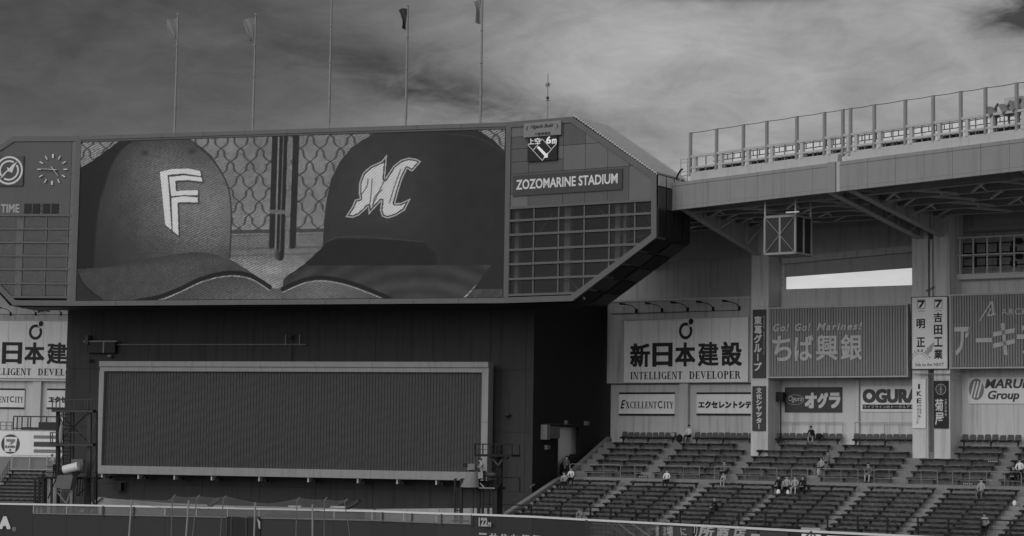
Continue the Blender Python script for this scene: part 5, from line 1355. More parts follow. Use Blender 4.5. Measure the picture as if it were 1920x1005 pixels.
ordn = ['front', 'second', 'third', 'fourth', 'fifth', 'sixth', 'seventh', 'eighth', 'ninth', 'tenth', 'eleventh', 'twelfth', 'thirteenth', 'fourteenth']
cuts = {}
upS = [(FW.S(a, 841, UP[2][0]), FW.S(b, 841, UP[2][0])) for _, a, b in blk]
lo_px = [(1079, 1163), (1182, 1310), (1330, 1455), (1484 - 15, 1607), (1627, 1756), (1776, 1912), (1940, 2060)]
lo_desc = ['nearest the dark tower', 'second from the dark tower', 'third from the dark tower', 'fourth from the dark tower', 'fifth from the dark tower', 'second from the right edge', 'at the right edge']
loS = [(FW.S(a, 903, LO[0][0]), FW.S(b, 903, LO[0][0])) for a, b in lo_px]
def seat_row(s0, s1, d, z, back, label):
    n = int((s1 - s0) / PITCH_S + .35)
    if n < 1: return
    pl, pr = project(FW.w(s0, d, z)), project(FW.w(s1, d, z))
    if pl[0] > 1925 or (pl[1] > 1010 and pr[1] > 1010): return
    cx = (s0 + s1) / 2; t = thing('seat_row', FW, (cx, -d, z - HSEAT), label, 'seat row', 'rows of stadium seats on the right terraces')
    MB().box(s0, s1, -d - .03, -d + .04, z - .14, z - .10).part('beam', 'bracket', t)
    for i in range(n):
        share('seat', SEATB if back else (SEATF if random.random() < .3 else SEAT), t, ((i + .5 - n / 2) * (s1 - s0) / n, random.uniform(-.02, .02), HSEAT + random.uniform(-.018, .018)), (R(random.uniform(-4, 4)), R(random.uniform(-2, 2)), 0))
    nb = max(2, round((s1 - s0) / 1.6))
    for i in range(nb):
        share('bracket', BRK, t, ((s0 - cx) + (s1 - s0) * (i + .12) / (nb - .76), 0, HSEAT))
for i, (d, z) in enumerate(UP):
    for k, (desc, _, _) in enumerate(blk):
        s0, s1 = upS[k]
        if i == 0:
            s0, s1 = [(FW.S(1163, 823, d), FW.S(1267, 823, d)), (FW.S(1300, 823, d), FW.S(1412, 823, d)), (FW.S(1453, 823, d), FW.S(1577, 823, d)), (FW.S(1598, 823, d), FW.S(1722, 823, d)),
                      (FW.S(1801, 815, d), FW.S(1915, 815, d)), (0, 0)][k]
        if i == 1 and k == 1: s1 = FW.S(1381, 831, d)
        if i == 1 and k == 2: s0 = FW.S(1460, 836, d)
        if i == 1 and k == 3: s1 = FW.S(1674, 838, d)
        if i == 1 and k == 4: s0 = FW.S(1797, 828, d)
        if i == 2 and k == 3: s1 = FW.S(1706, 846, d)
        if i == 2 and k == 4: s0 = FW.S(1789, 838, d)
        lab = ('dark seat row with backrests against the wall, ' if i == 0 else f'dark seat row {ordn[i] if i > 1 else "next"} below the back row, ') + desc
        if i > 0: lab = f'dark backless seats, {["", "first", "second", "third", "fourth", "fifth", "sixth"][i]} row below the backrest row, block {desc}'
        seat_row(s0, s1, d, z, i == 0, lab)
for i, (d, z) in enumerate(LO):
    for k, desc in enumerate(lo_desc):
        s0, s1 = loS[k]
        if k == 0: s0 = SL + .35
        seat_row(s0, s1, d, z, False, f'dark backless seats, {["first", *ordn[1:]][i]} row below the walkway rail, block {desc}')
# aisle half-steps
AS = MB(); AS.box(-.5, .5, -.16, .16, 0, .22); STEP = AS.mesh('aisle_step', 'stepc', (0, 0, 0))
o = ORG[gs.name]
for rows, blocks in ((UP[1:], upS), (LO, loS)):
    for k in range(len(blocks) - 1):
        sm_ = (blocks[k][1] + blocks[k + 1][0]) / 2; w_ = blocks[k + 1][0] - blocks[k][1]
        for (d, z) in rows[1:]:
            if project(FW.w(sm_, d, z))[0] < 1925: share('aisle_step', STEP, gs, (sm_ - o.x, -(d - .62) - o.y, z - HSEAT - o.z), scale=(min(1.0, max(.7, w_ - .1)), 1, 1))
# walkway handrails: rounded hoops
zW = UP[-1][1] - HSEAT
hz1 = FW.Z(1250, 873, D_WALK)
for i, (xa, xb, ps) in enumerate(((1069, 1163.5, (1131,)), (1190, 1311.5, (1220, 1281)), (1340, 1456.8, (1397, 1427)), (1484, 1608.6, (1514, 1545, 1577)), (1638.7, 1757.7, (1667, 1697, 1727)), (1785.8, 1915, (1818, 1850, 1883)), (1945, 2060, (1990,)))):
    x0, x1 = FW.S(xa, 890, D_WALK), FW.S(xb, 890, D_WALK)
    lab = ['walkway handrail hoop nearest the dark tower', 'second walkway handrail hoop from the dark tower', 'walkway handrail hoop just below the first column', 'walkway handrail hoop behind the group of four spectators',
           'walkway handrail hoop just left of below the double column', 'walkway handrail hoop below the right hand balcony', 'walkway handrail hoop at the picture edge'][i]
    if xa > 1925: continue
    t = thing('handrail', FW, ((x0 + x1) / 2, -D_WALK, zW), lab, 'handrail', 'handrails along the walkway'); y_ = -D_WALK; r_ = .14
    MB().tube([(x0, y_, zW), (x0, y_, hz1 - r_), (x0 + r_ * .3, y_, hz1 - r_ * .3), (x0 + r_, y_, hz1), (x1 - r_, y_, hz1), (x1 - r_ * .3, y_, hz1 - r_ * .3), (x1, y_, hz1 - r_), (x1, y_, zW)], .045, 6).part('hoop', 'handrail', t)
    MB().bar((x0, y_, zW + (hz1 - zW) * .36), (x1, y_, zW + (hz1 - zW) * .36), .04, .04, 0, 6).part('mid_rail', 'handrail', t)
    for p in ps: x = FW.S(p, 890, D_WALK); MB().bar((x, y_, zW), (x, y_, hz1), .035, .035, 0, 6).part('post', 'handrail', t)
# front rail
dR = LO[9][0] + .55
zR1 = FW.Z(1384, 960, dR); zR0 = zR1 - 1.15
ps = [996, 1051, 1107, 1145, 1192, 1216, 1275, 1330, 1385, 1435, 1495, 1551.5, 1608, 1664, 1721, 1778, 1839, 1894, 1950]
t = thing('front_railing', FW, (FW.S(1400, 975, dR), -dR, zR0), 'long black railing across the lower terraces in front of the seats', 'railing')
MB().bar((FW.S(905, 946, dR), -dR, zR1), (FW.S(1980, 985, dR), -dR, zR1), .11, .09).part('top_rail', 'black', t)
for p in ps: x = FW.S(p, 975, dR); MB().box(x - .05, x + .05, -dR - .05, -dR + .05, zR0, zR1).part('post', 'black', t)
for k in range(2): MB().bar((FW.S(905, 946, dR), -dR, zR1 - .3 - .3 * k), (FW.S(1980, 985, dR), -dR, zR1 - .3 - .3 * k), .02).part('wire', 'black', t)

# ------------------------------------------------------------------ stand on the left, seen beside the tower
FV = Frame(60, 186.0, .12)
ls = thing('far_stand', FV, (0, 0, 0), 'white walled stand with the same kanji sign left of the dark tower', 'grandstand')
va, vb = FV.S(-160, 700), FV.S(190, 700)
def V(x0, x1, d0, d1, z0, z1, nm, m): return MB().box(x0, x1, -d1, -d0, z0, z1).part(nm, m, ls)
def vz(y, d=0, px=60): return FV.Z(px, y, d)
xs = [va, FV.S(-60, 650), FV.S(20, 650), FV.S(95, 650), vb]
for a, b in zip(xs[:-1], xs[1:]):
    V(a + .01, b - .01, -.4, .5, vz(713), vz(601), 'upper_wall_panel', 'wall')
    V(a + .01, b - .01, -.4, 0, vz(830), vz(713) - .01, 'wall_panel', 'wall')
    V(a + .01, b - .01, -2.4, -2, vz(601) - 1, vz(575) + 9, 'rear_wall', 'wall')
V(va, vb, -.4, .25, vz(601), vz(591), 'coping', 'wall2')
V(FV.S(62, 760), FV.S(78, 760), 0, .35, vz(830), vz(714), 'pilaster', 'white')
V(va, vb, .5, .56, vz(714.5), vz(711.5), 'ledge', 'white')
MB().bar((va, -.3, vz(590)), (vb, -.3, vz(590)), .05).part('cable', 'black', ls)
kanji_sign(FV, -49, 602, 180, 709, .5, 'large white kanji sign with a ring logo, left of the dark tower', 'sign')
strip_sign(FV, -44, 728, 46.5, 766.5, .02, 'white strip sign with serif letters at the left edge of the picture', 'en')
strip_sign(FV, 88.5, 729, 190, 767.5, .02, 'white strip sign with katakana, cut by the left edge of the tower', 'jp')
for px, lb_ in ((20.5, 'gooseneck lamp at the far left above the left kanji sign'), (67.5, 'gooseneck lamp over the ring logo of the left kanji sign'), (115, 'gooseneck lamp beside the left edge of the dark tower')):
    gooseneck(FV, px, 588, .25, lb_)
t = thing('conduit_bundle', FV, (FV.S(68, 580), 1.9, vz(582)), 'tangle of thin dark conduits above the left kanji sign', 'conduit')
for k in range(5): MB().tube([(FV.S(54 + k, 580), 1.9, vz(576 + k * 2)), (FV.S(66, 580), 1.85, vz(581 - k)), (FV.S(79, 580), 1.9, vz(574 + 2 * k))], .06, 4).part('conduit', 'dark', t)
for k in range(12): a = va + (vb - va) * k / 12; V(a + .02, a + (vb - va) / 12 - .02, -4, 20, 26.0, 26.5, 'shade_roof_panel', 'girder')  # unseen roof added over this stand, overhang lengthened to shade its wall
# upper deck in front of the wall
d1 = 9.0
dz = vz(806, d1)
V(va, FV.S(108, 800, d1), .1, d1, dz - .3, dz, 'deck_slab', 'concrete')
V(va, FV.S(140, 830, d1), d1, d1 + .3, vz(857, d1), vz(808, d1), 'parapet', 'wall')
V(va, FV.S(140, 830, d1), d1 + .02, d1 + .5, vz(900, d1), vz(857, d1) - .01, 'lower_wall', 'signmid')
guard(FV, FV.S(23, 790, d1), FV.S(108, 790, d1), d1 - .3, dz, vz(781, d1 - .3), [FV.S(x, 790, d1) for x in (23, 30, 39, 50, 55, 85, 107)], 'dark railing of the upper deck left of the camera scaffold', (.1,), 'dark', w_=.09)
guard(FV, va, FV.S(21.5, 790, d1), d1 - .2, dz, vz(792, d1 - .2), [FV.S(x, 790, d1) for x in (-30, 0, 10, 21)], 'pale low railing of the upper deck at the left edge', (.5,), 'steel', w_=.06)
V(FV.S(40, 800, 6), FV.S(72, 800, 6), 5.5, 6, dz, vz(801, 6), 'bench_block', 'dark'); V(FV.S(72, 800, 6), FV.S(110, 800, 6), 5.5, 6, dz, vz(791, 6), 'bench_block', 'dark')
# logo wall sign
t, rc, y = board_sign('parapet_sign', -60, 809.5, 138, 856.5, d1 + .3, 'sign', 'white parapet banner with a round numeral seven emblem and three bars', .06, None, FV)
l = MB(); cx, cz = FV.at(19.5, 832.5, d1 + .4); r_ = (FV.S(37, 832, d1) - FV.S(2, 832, d1)) / 2; disc(l, cx, cz, 0, r_, y); l.part('disc', 'inkgrey', t)
l = MB(); flat(l, [(cx - r_ * .68, cz + r_ * .72), (cx - r_ * .60, cz - r_ * .80), (cx + r_ * .52, cz - r_ * .80), (cx + r_ * .72, cz + r_ * .72)], y - .01); l.part('emblem_ground', 'sign', t)
l = MB(); flat(l, [(cx - r_ * .5, cz + r_ * .5), (cx - r_ * .42, cz + r_ * .22), (cx + r_ * .1, cz + r_ * .22), (cx - r_ * .12, cz - r_ * .05), (cx + r_ * .12, cz - r_ * .05), (cx + r_ * .5, cz + r_ * .3), (cx + r_ * .5, cz + r_ * .5)], y - .02)
flat(l, [(cx - r_ * .14, cz - r_ * .5), (cx - r_ * .1, cz - r_ * .75), (cx + r_ * .14, cz - r_ * .75), (cx + r_ * .1, cz - r_ * .5)], y - .02); l.part('numeral', 'signmid', t)
letters(MB(), 'ELEVEN', cx - r_ * .55, cx + r_ * .5, cz - r_ * .42, cz - r_ * .16, y - .02, .04).part('lettering', 'ink', t)
for (y0, y1, m_) in ((816.6, 822.8, 'signmid'), (828.7, 838, 'inkgrey'), (843, 849.5, 'signmid')):
    a, b, c, e_ = FV.rect(63, y0, 138, y1, d1 + .4); MB().box(a, b, y - .005, y, c, e_).part('bar', m_, t)
# seat rows of the left stand
VR = [(d1 + 1.6 + .8 * i, FV.Z(45, 882 + 6.9 * i, d1 + 1.6 + .8 * i)) for i in range(10)]
def vrow(fr, s0, s1, d, z, label, grp):
    n = max(1, int((s1 - s0) / PITCH_S)); cx = (s0 + s1) / 2
    t = thing('seat_row', fr, (cx, -d, z - HSEAT), label, 'seat row', grp)
    MB().box(s0, s1, -d - .03, -d + .04, z - .13, z - .08).part('beam', 'bracket', t)
    for i in range(n): share('seat', SEAT, t, ((i + .5 - n / 2) * (s1 - s0) / n, 0, HSEAT + random.uniform(-.006, .006)))
    nb = max(2, round((s1 - s0) / 2.0))
    for i in range(nb): share('bracket', BRK, t, ((s0 - cx) + (s1 - s0) * (i + .12) / (nb - .76), 0, HSEAT))
for i, (d, z) in enumerate(VR):
    V(va, FV.S(118, 900, d), d - .42, d + .40, z - HSEAT - 1, z - HSEAT, 'terrace_step', 'concrete')
    vrow(FV, FV.S(-12 if i > 3 else 16 - 5 * i, 900, d), FV.S(88 - i, 900, d), d, z, f'dark backless seats left of the camera scaffold, {["top", *ordn[1:]][i]} row', 'rows of seats left of the scaffold')
guard(FV, FV.S(22, 870, d1 + .8), FV.S(112, 870, d1 + .8), d1 + .8, VR[0][1] - HSEAT, FV.Z(60, 854, d1 + .8), [FV.S(x, 870, d1 + .8) for x in (22, 55, 88, 111)], 'thin handrail above the top seat row left of the scaffold', (.3,), 'palesteel', w_=.05)
t = thing('stair_rail', FV, (FV.S(8, 890, 13), -13, VR[4][1] - 1), 'sloping dark stair rail at the left edge of the picture', 'railing')
for k in range(6):
    p = FV.at(18 - 3.2 * k, 862 + 5.5 * k, 12); MB().bar((p[0], -12, p[1]), (p[0], -12, p[1] - 1.0), .05).part('post', 'dark', t)
p, q = FV.at(19, 861, 12), FV.at(-1, 896, 12); MB().bar((p[0], -12, p[1]), (q[0], -12, q[1]), .07).part('top_rail', 'steel', t)

# ------------------------------------------------------------------ low walls and ramp between tower and fence
dG = 3.2
t = thing('ramp', FS, (FS.S(300, 950, dG), -dG, 0), 'pale concrete ramp parapet at the foot of the dark tower', 'ramp')
MB().prism([FS.at(*p, dG) for p in ((187, 933.5), (310, 943), (430, 948), (700, 955), (700, 990), (150, 990), (157, 958))], -dG, -dG + .4).part('parapet', 'rampc', t)
MB().prism([FS.at(*p, dG) for p in ((187, 932), (193, 933), (160, 960), (150, 960))], -dG - .2, -dG + .6).part('kerb', 'rampc', t)
MB().prism([FS.at(*p, dG) for p in ((700, 954.5), (938, 953), (938, 990), (700, 990))], -dG + .5, -dG + .9).part('wall', 'rampc', t)
for k, px in enumerate((760, 820, 880)): a = FS.S(px, 960, dG); MB().box(a - .02, a + .02, -dG + .48, -dG + .5, FS.Z(px, 990, dG), FS.Z(px, 955, dG)).part('joint', 'steel', t)
t = thing('bullpen_roof', FS, (FS.S(490, 960, 5), -5, 0), 'low dark roofed shed behind the fence under the practice nets', 'shed')
a, b = FS.S(311, 960, 6), FS.S(668, 960, 6); z1 = FS.Z(490, 953, 6)
MB().box(a, b, -6, -4.2, 0, z1).part('wall', 'dark', t)
for (xa, xb, y_) in ((400, 440, 951.5), (541, 565, 949.5), (620, 648, 950.5)):
    a, b = FS.S(xa, 950, 6.2), FS.S(xb, 950, 6.2); z = FS.Z(xb, y_, 6.2); MB().box(a, b, -6.3, -6.1, z - .08, z + .05).part('roof_edge', 'palesteel', t)
for (p0, p1) in (((392, 949), (413, 934)), ((648, 954), (674, 938))):
    p, q = FS.at(*p0, 5), FS.at(*p1, 5); MB().bar((p[0], -5, p[1]), (q[0], -5, q[1]), .45, .25).part('stair_stringer', 'dark', t)

# ------------------------------------------------------------------ outfield fence
FH = 4.2
fpx = [(-160, 108.8), (-40, 109.1), (67, 109.3), (255, 110.2), (489, 111.3), (700, 112.4), (820, 114.9), (887, 115.8), (1000, 118.4), (1105, 122.6), (1105.5, 122.7), (1240, 127.6), (1370, 132.2), (1502, 137.3), (1714, 144.4), (1980, 153.5)]
def fpt(px, h):
    D = FH * FPX / h; r = ray(px, horizon(px)); return Vector((r.x * D / r.y, D))
FPT = [fpt(*q) for q in fpx]
fence = thing('outfield_fence', WORLD, (FPT[6].x, FPT[6].y, 0), 'dark padded outfield fence with a pale top line and the figure 122', 'fence')
ZF = CAMZ - FH
def seg(i): p, q = FPT[i], FPT[i + 1]; d = (q - p).normalized(); n = Vector((d.y, -d.x)); return p, q, d, n
for i in range(len(FPT) - 1):
    if i == 9: continue
    p, q, d, n = seg(i); x0, x1 = fpx[i][0], fpx[i + 1][0]
    low = 67 <= x0 < 887; mesh_ = 1105 < x0 < 1239
    w_ = MB(); zt_ = ZF - .62 if low else ZF - .02
    L = (q - p).length; nseg = max(1, round(L / 2.4))
    for k in range(nseg):
        a, b = p.lerp(q, k / nseg) + d * .006, p.lerp(q, (k + 1) / nseg) - d * .006
        if mesh_:
            s_ = MB(); s_.plan([(a.x, a.y), (b.x, b.y), (b.x - n.x * .02, b.y - n.y * .02), (a.x - n.x * .02, a.y - n.y * .02)], 0, ZF); s_.part('mesh_panel', 'mesh', fence); continue
        s_ = MB(); s_.plan([(a.x, a.y), (b.x, b.y), (b.x - n.x * .2, b.y - n.y * .2), (a.x - n.x * .2, a.y - n.y * .2)], 0, zt_); s_.part('pad', 'fence', fence)
        if low:
            s_ = MB(); s_.plan([(a.x, a.y), (b.x, b.y), (b.x - n.x * .02, b.y - n.y * .02), (a.x - n.x * .02, a.y - n.y * .02)], zt_, ZF); s_.part('mesh_panel', 'mesh2', fence)
            s_ = MB(); s_.bar((*(p.lerp(q, k / nseg)), zt_), (*(p.lerp(q, k / nseg)), ZF), .05); s_.part('post', 'palesteel', fence)
    MB().bar((*(p + n * .03), ZF + .02), (*(q + n * .03), ZF + .02), .12, .13).part('top_rail', 'fencerail', fence)
    if low: MB().bar((*(p + n * .03), zt_), (*(q + n * .03), zt_), .1, .08).part('pad_cap', 'steel', fence)
for px, w_ in ((198, .12), (255, .12), (720, .10), (775, .10), (830, .10), (887, .16), (1104, .35)):
    hh = np.interp(px, [a for a, _ in fpx], [b for _, b in fpx]); p = fpt(px, hh)
    MB().box(p.x - w_ / 2, p.x + w_ / 2, p.y - .12, p.y + .05, ZF - (.75 if px < 888 else 4.2), ZF).part('post', 'dark', fence)
# fence lettering: 122M, bank name, left letter A
def fence_frame(x0, x1):
    h0 = np.interp(x0, [a for a, _ in fpx], [b for _, b in fpx]); h1 = np.interp(x1, [a for a, _ in fpx], [b for _, b in fpx])
    p, q = fpt(x0, h0), fpt(x1, h1); f = Frame(960, 100, 0); f.O = p; f.u = (q - p).normalized(); f.a = -math.atan2(f.u.y, f.u.x); f.n = Vector((f.u.y, -f.u.x)); return f
f1 = fence_frame(890, 1100)
def fl_text(fr, s, x0, y0, x1, y1, m, nm, bold=.02, d=.10, par=None, **k):
    a, b, c, e_ = fr.rect(x0, y0, x1, y1, d); mb = letters(MB(), s, a, b, c, e_, -d, bold, **k); return fpart(mb, fr, nm, m, par or fence)
fl_text(f1, '122', 897.5, 970.5, 914, 987, 'letter2', 'distance_figure', .05); fl_text(f1, 'M', 914.8, 978.5, 920.5, 988, 'letter2', 'distance_figure', .05)
for i, ch in enumerate('三井住友銀行'):
    x = 897 + i * 20; fl_text(f1, ch, x, 999.5 + i * .7, x + 16.5, 1018 + i * .7, 'letter2', 'sponsor_lettering', .04)
f0_ = fence_frame(-40, 60)
fl_text(f0_, 'A', -2, 968, 20, 992, 'letter', 'sponsor_lettering', .06); fl_text(f0_, '®', 22.5, 988, 30, 996, 'letter2', 'sponsor_lettering', .0)
# boards behind the open mesh on the right
f2 = fence_frame(1240, 1500)
for (x0, x1, lab) in ((1240, 1299, ''), (1309, 1420, ''), (1424, 1478, '')):
    a, b, c, e_ = f2.rect(x0, 985, x1, 1030, .06); fpart(MB().box(a, b, -.07, -.02, c - .5, ZF - .12), f2, 'advert_panel', 'signdark', fence)
fl_text(f2, '書', 1229, 986, 1236, 1006, 'letter2', 'advert_lettering', .0); fl_text(f2, '漬', 1243, 988, 1249, 1006, 'letter2', 'advert_lettering', .0)
fl_text(f2, '場', 1250, 987, 1262, 1006, 'letter2', 'advert_lettering', .02); fl_text(f2, 'に', 1276, 990, 1288, 1004, 'letter2', 'advert_lettering', .02, shear=-.2)
for ch, x0, x1 in (('リ', 1301, 1308), ('所', 1309, 1340), ('商', 1344, 1368), ('店', 1374, 1399)):
    fl_text(f2, ch, x0, 986.5 + (x0 - 1300) * .04, x1, 1008 + (x0 - 1300) * .04, 'letter2', 'advert_lettering', .035, shear=.12)
fl_text(f2, '一', 1408, 1001, 1425, 1007, 'letter2', 'advert_lettering', .04, shear=.5)
f3 = fence_frame(1490, 1720)
a, b, c, e_ = f3.rect(1503.5, 997, 1539, 1030, .08)
t = MB().box(a, b, -.10, -.04, c, ZF - .14); fpart(t, f3, 'white_banner', 'sign', fence)
l = MB(); cx, cz = f3.at(1521, 998, .12); l.box(cx - .05, cx + .05, -.13, -.12, cz - 1, cz + .05); l.bar((cx - .5, -.13, cz - .35), (cx, -.13, cz + .05), .02, .08).bar((cx + .5, -.13, cz - .35), (cx, -.13, cz + .05), .02, .08); fpart(l, f3, 'banner_mark', 'inkgrey', fence)
for x0, x1 in ((1551, 1590), (1594, 1632), (1636, 1665)):
    a, b, c, e_ = f3.rect(x0, 1002, x1, 1030, .08); fpart(MB().box(a, b, -.10, -.04, c, ZF - .16), f3, 'white_banner', 'sign', fence)
# pale strip above the line there
fb = FW.at(1522, 992, dF + 1.0)
a, b, c, e_ = FW.rect(1503, 989.3, 1539, 996.5, dF + .3)
MB().box(a, b, -dF - .4, -dF - .31, c, e_).top('small_banner', 'letter2', FW, 'small pale banner on the terrace front wall just above the fence line', 'banner')
# stairs seen through the mesh
t = thing('mesh_stair', FW, (FW.S(1170, 1000, 24), -24, 0), 'pair of pale sloping stair rails behind the wire mesh part of the fence', 'stair')
for (p0, p1) in (((1161, 982), (1196, 1010)), ((1184, 981), (1225, 1010)), ((1140, 980), (1180, 1012))):
    p, q = FW.at(*p0, 24), FW.at(*p1, 24); MB().bar((p[0], -24, p[1]), (q[0], -24, q[1]), .07).part('rail', 'palesteel' if p0[0] != 1140 else 'steel', t)
for k in range(14): p = FW.at(1116 + 8 * k, 983, 23.5); MB().bar((p[0], -23.5, p[1] - 1.4), (p[0], -23.5, p[1]), .04).part('baluster', 'steel', t)
p, q = FW.at(1112, 981.5, 23.5), FW.at(1225, 987, 23.5); MB().bar((p[0], -23.5, p[1]), (q[0], -23.5, q[1]), .05).part('top_rail', 'steel', t)
# gate in the left part of the fence
fg = fence_frame(400, 500)
a, b, c, e_ = fg.rect(425, 969, 462, 1030, .05)
t = thing('fence_gate', fg, ((a + b) / 2, -.08, 0), 'dark mesh gate in the fence under the practice nets', 'gate')
MB().box(a, b, -.12, -.06, 0, e_).part('mesh', 'black', t)
for x in (a, a + .35, b): MB().box(x - .05, x + .05, -.16, -.1, 0, e_).part('post', 'dark', t)
a, b, c, e_ = fg.rect(464, 968, 488, 1030, .05)
t = thing('open_gateway', fg, ((a + b) / 2, -.08, 0), 'black open gateway with a pale torn sheet inside, beside the mesh gate', 'gateway')
MB().box(a, b, -.10, -.05, 0, e_).part('opening', 'black', t)
q = MB(); flat(q, [fg.at(*p, .1) for p in ((481, 971), (488, 978), (488, 992), (485, 990), (484, 980))], -.12); q.part('sheet', 'letter2', t)

# ------------------------------------------------------------------ practice cage: poles and a sagging net, on the field
FN = Frame(450, 104.0, .12)
np_ = [(247, 937, 242, 'galv', .10, 'pale net pole furthest left on the field'), (354, 938.5, 349, 'galv', .10, 'second thick pale net pole from the left'), (478.5, 942, 476.5, 'galv', .10, 'thick pale net pole beside the black gateway'),
       (586, 946, 586, 'galv', .10, 'thick pale net pole furthest right'), (323.5, 933, 321, 'steel', .06, 'thin net pole under the leftmost net peak'), (369, 934, 361, 'steel', .06, 'thin leaning net pole under the second net peak'),
       (419, 935, 413, 'steel', .06, 'thin leaning net pole left of the mesh gate'), (557, 938, 555, 'steel', .06, 'thin net pole left of the rightmost thick pole'), (608, 938, 608, 'steel', .06, 'thin net pole right of the rightmost thick pole'), (646, 941, 656, 'steel', .05, 'thin pole leaning outwards at the right end of the net')]
for (x0, y0, x1, m_, w_, lab) in np_:
    dd = 0 if w_ > .07 else -4.0
    p = FN.at(x0, y0, dd); q = FN.at(x1, 1005, dd); k = (p[1] - 0) / (p[1] - q[1]); bs = p[0] + (q[0] - p[0]) * k
    t = thing('net_pole', FN, (bs, -dd, 0), lab, 'net pole', 'poles of the practice net')
    MB().bar((bs, -dd, 0), (p[0], -dd, p[1]), w_, w_, 0, 6).part('pole', m_, t)
    MB().bar((bs - .5, -dd, .05), (bs + .5, -dd, .05), .1).bar((bs, -dd - .5, .05), (bs, -dd + .5, .05), .1).part('foot', m_, t)
    if w_ < .07: MB().bar((p[0], -dd, p[1]), (p[0] + .15, -dd, p[1] + .16), .05).part('arm', m_, t)
top_ = [(247, 937), (313, 939), (329, 930.5), (350, 934), (374, 931), (400, 934.5), (426, 931.5), (455, 939), (480, 943.5), (505, 945), (535, 941), (561, 934.5), (585, 937.5), (611, 937.5), (632, 940), (652, 937)]
bot_ = [(247, 940), (300, 952), (340, 957), (385, 951.5), (420, 962), (455, 970.5), (490, 969), (513, 958), (540, 962), (565, 961), (600, 957), (640, 944), (652, 938)]
nt_ = MB(); NXn = 60; NYn = 6; vs = []
for j in range(NYn + 1):
    for i in range(NXn + 1):
        x = 247 + (652 - 247) * i / NXn; ya = np.interp(x, [a for a, _ in top_], [b for _, b in top_]); yb_ = max(ya + .3, np.interp(x, [a for a, _ in bot_], [b for _, b in bot_]))
        f = j / NYn; dd = -4.0 + 4.0 * f; p = FN.at(x, ya + (yb_ - ya) * f, dd); vs.append((p[0], -dd, p[1]))
nt_.add(vs, [(j * (NXn + 1) + i, (j + 1) * (NXn + 1) + i, (j + 1) * (NXn + 1) + i + 1, j * (NXn + 1) + i + 1) for j in range(NYn) for i in range(NXn)])
for i in range(NXn):
    nt_.bar(vs[i], vs[i + 1], .035); nt_.bar(vs[NYn * (NXn + 1) + i], vs[NYn * (NXn + 1) + i + 1], .03)
nt_.top('practice_net', 'net', FN, 'sagging see-through net draped between the poles in front of the fence', 'net')

# ------------------------------------------------------------------ camera scaffolds
def scaffold(fr, name, org, label): return thing(name, fr, org, label, 'scaffold')
FC = Frame(140, 149.0, .15)
c = lambda x, y, d=0: FC.at(x, y, d)
sc = scaffold(FC, 'camera_scaffold', (FC.S(140, 900), 1, 0), 'dark two level camera scaffold with ladder at the left end of the lower board')
def cb_(x0, y0, x1, y1, w_, m='blacksteel', nm='tube', d=0, d2=None, h_=None):
    d2 = d if d2 is None else d2; p, q = FC.at(x0, y0, d), FC.at(x1, y1, d2); return MB().bar((p[0], -d, p[1]), (q[0], -d2, q[1]), w_, h_ or w_).part(nm, m, sc)
for (x, y0, w_, m_) in ((108.5, 770, .22, 'black'), (138, 770, .10, 'blacksteel'), (168, 770, .26, 'dark'), (182, 770, .12, 'blacksteel')): cb_(x, y0, x - 1.5, 1003, w_, m_, 'post')
for (x, w_) in ((112, .12), (170, .12)): cb_(x, 772, x - 1, 1003, w_, 'black', 'post', -2.2)
for (yd, xl, xr, yr) in ((768.5, 101, 178, 749.5), (831.5, 96.5, 178, 811.5)):
    a, z = c(xl, yd); b, _ = c(xr, yd); MB().box(a, b - .4, -.4, 1.4, z - .14, z + .06).part('deck', 'blacksteel', sc)
    MB().box(a, b, -.46, -.38, z - .16, z + .02).part('deck_edge', 'dark', sc)
    for x in ((101, 108, 115, 127, 143, 162, 167, 175, 180) if yd < 800 else (97.5, 101, 140, 159)): p = c(x, yd); q = c(x, yr); MB().bar((p[0], -.3, p[1]), (q[0], -.3, q[1]), .06).part('rail_post', 'dark', sc)
    p, q = c(xl, yr), c(xr if yd < 800 else 159, yr); MB().bar((p[0], -.3, p[1]), (q[0], -.3, q[1]), .07).part('top_rail', 'dark', sc)
cb_(171, 822, 182, 780, .10, 'dark', 'brace'); cb_(168, 890, 182, 842, .10, 'dark', 'brace'); cb_(110, 775, 165, 828, .06, 'blacksteel', 'brace', -2); cb_(165, 775, 110, 828, .06, 'blacksteel', 'brace', -2)
cb_(119, 772, 118, 875, .07, 'blacksteel', 'ladder_side', .1); cb_(133, 772, 132, 875, .07, 'blacksteel', 'ladder_side', .1)
for k in range(14): cb_(119, 777 + 7 * k, 133, 777 + 7 * k, .06, 'blacksteel', 'rung', .1)
MB().ball((c(117, 815)[0], -.3, c(117, 815)[1]), .16, 8, 8, (1, 1, 5)).part('cable_bundle', 'galv', sc); MB().ball((c(118.5, 775)[0], -.3, c(118.5, 775)[1]), .14, 8, 6, (1, 1, 1.5)).part('cable_bundle', 'galv', sc)
for k, (x0, y0, x1, y1) in enumerate(((112, 780, 119, 800), (119, 800, 115, 830), (116, 835, 118, 850), (118, 850, 113, 872))): cb_(x0, y0, x1, y1, .07, 'dark', 'cable', .3)
a, z = c(85, 894); b, _ = c(178, 894); MB().box(a, b, -1.6, 1.6, z - .12, z).part('lower_deck', 'blacksteel', sc)
for x in (86, 97, 160, 176): cb_(x, 894, x - 1, 1003, .14, 'black', 'post', 1.4)
cb_(86, 875, 108, 875, .06, 'dark', 'top_rail', 1.5); cb_(86, 886, 180, 886, .05, 'blacksteel', 'mid_rail', 1.5)
for k in range(7): cb_(146 + 5 * k, 893, 144 + 5 * k, 930, .05, 'blacksteel', 'baluster', 1.4)
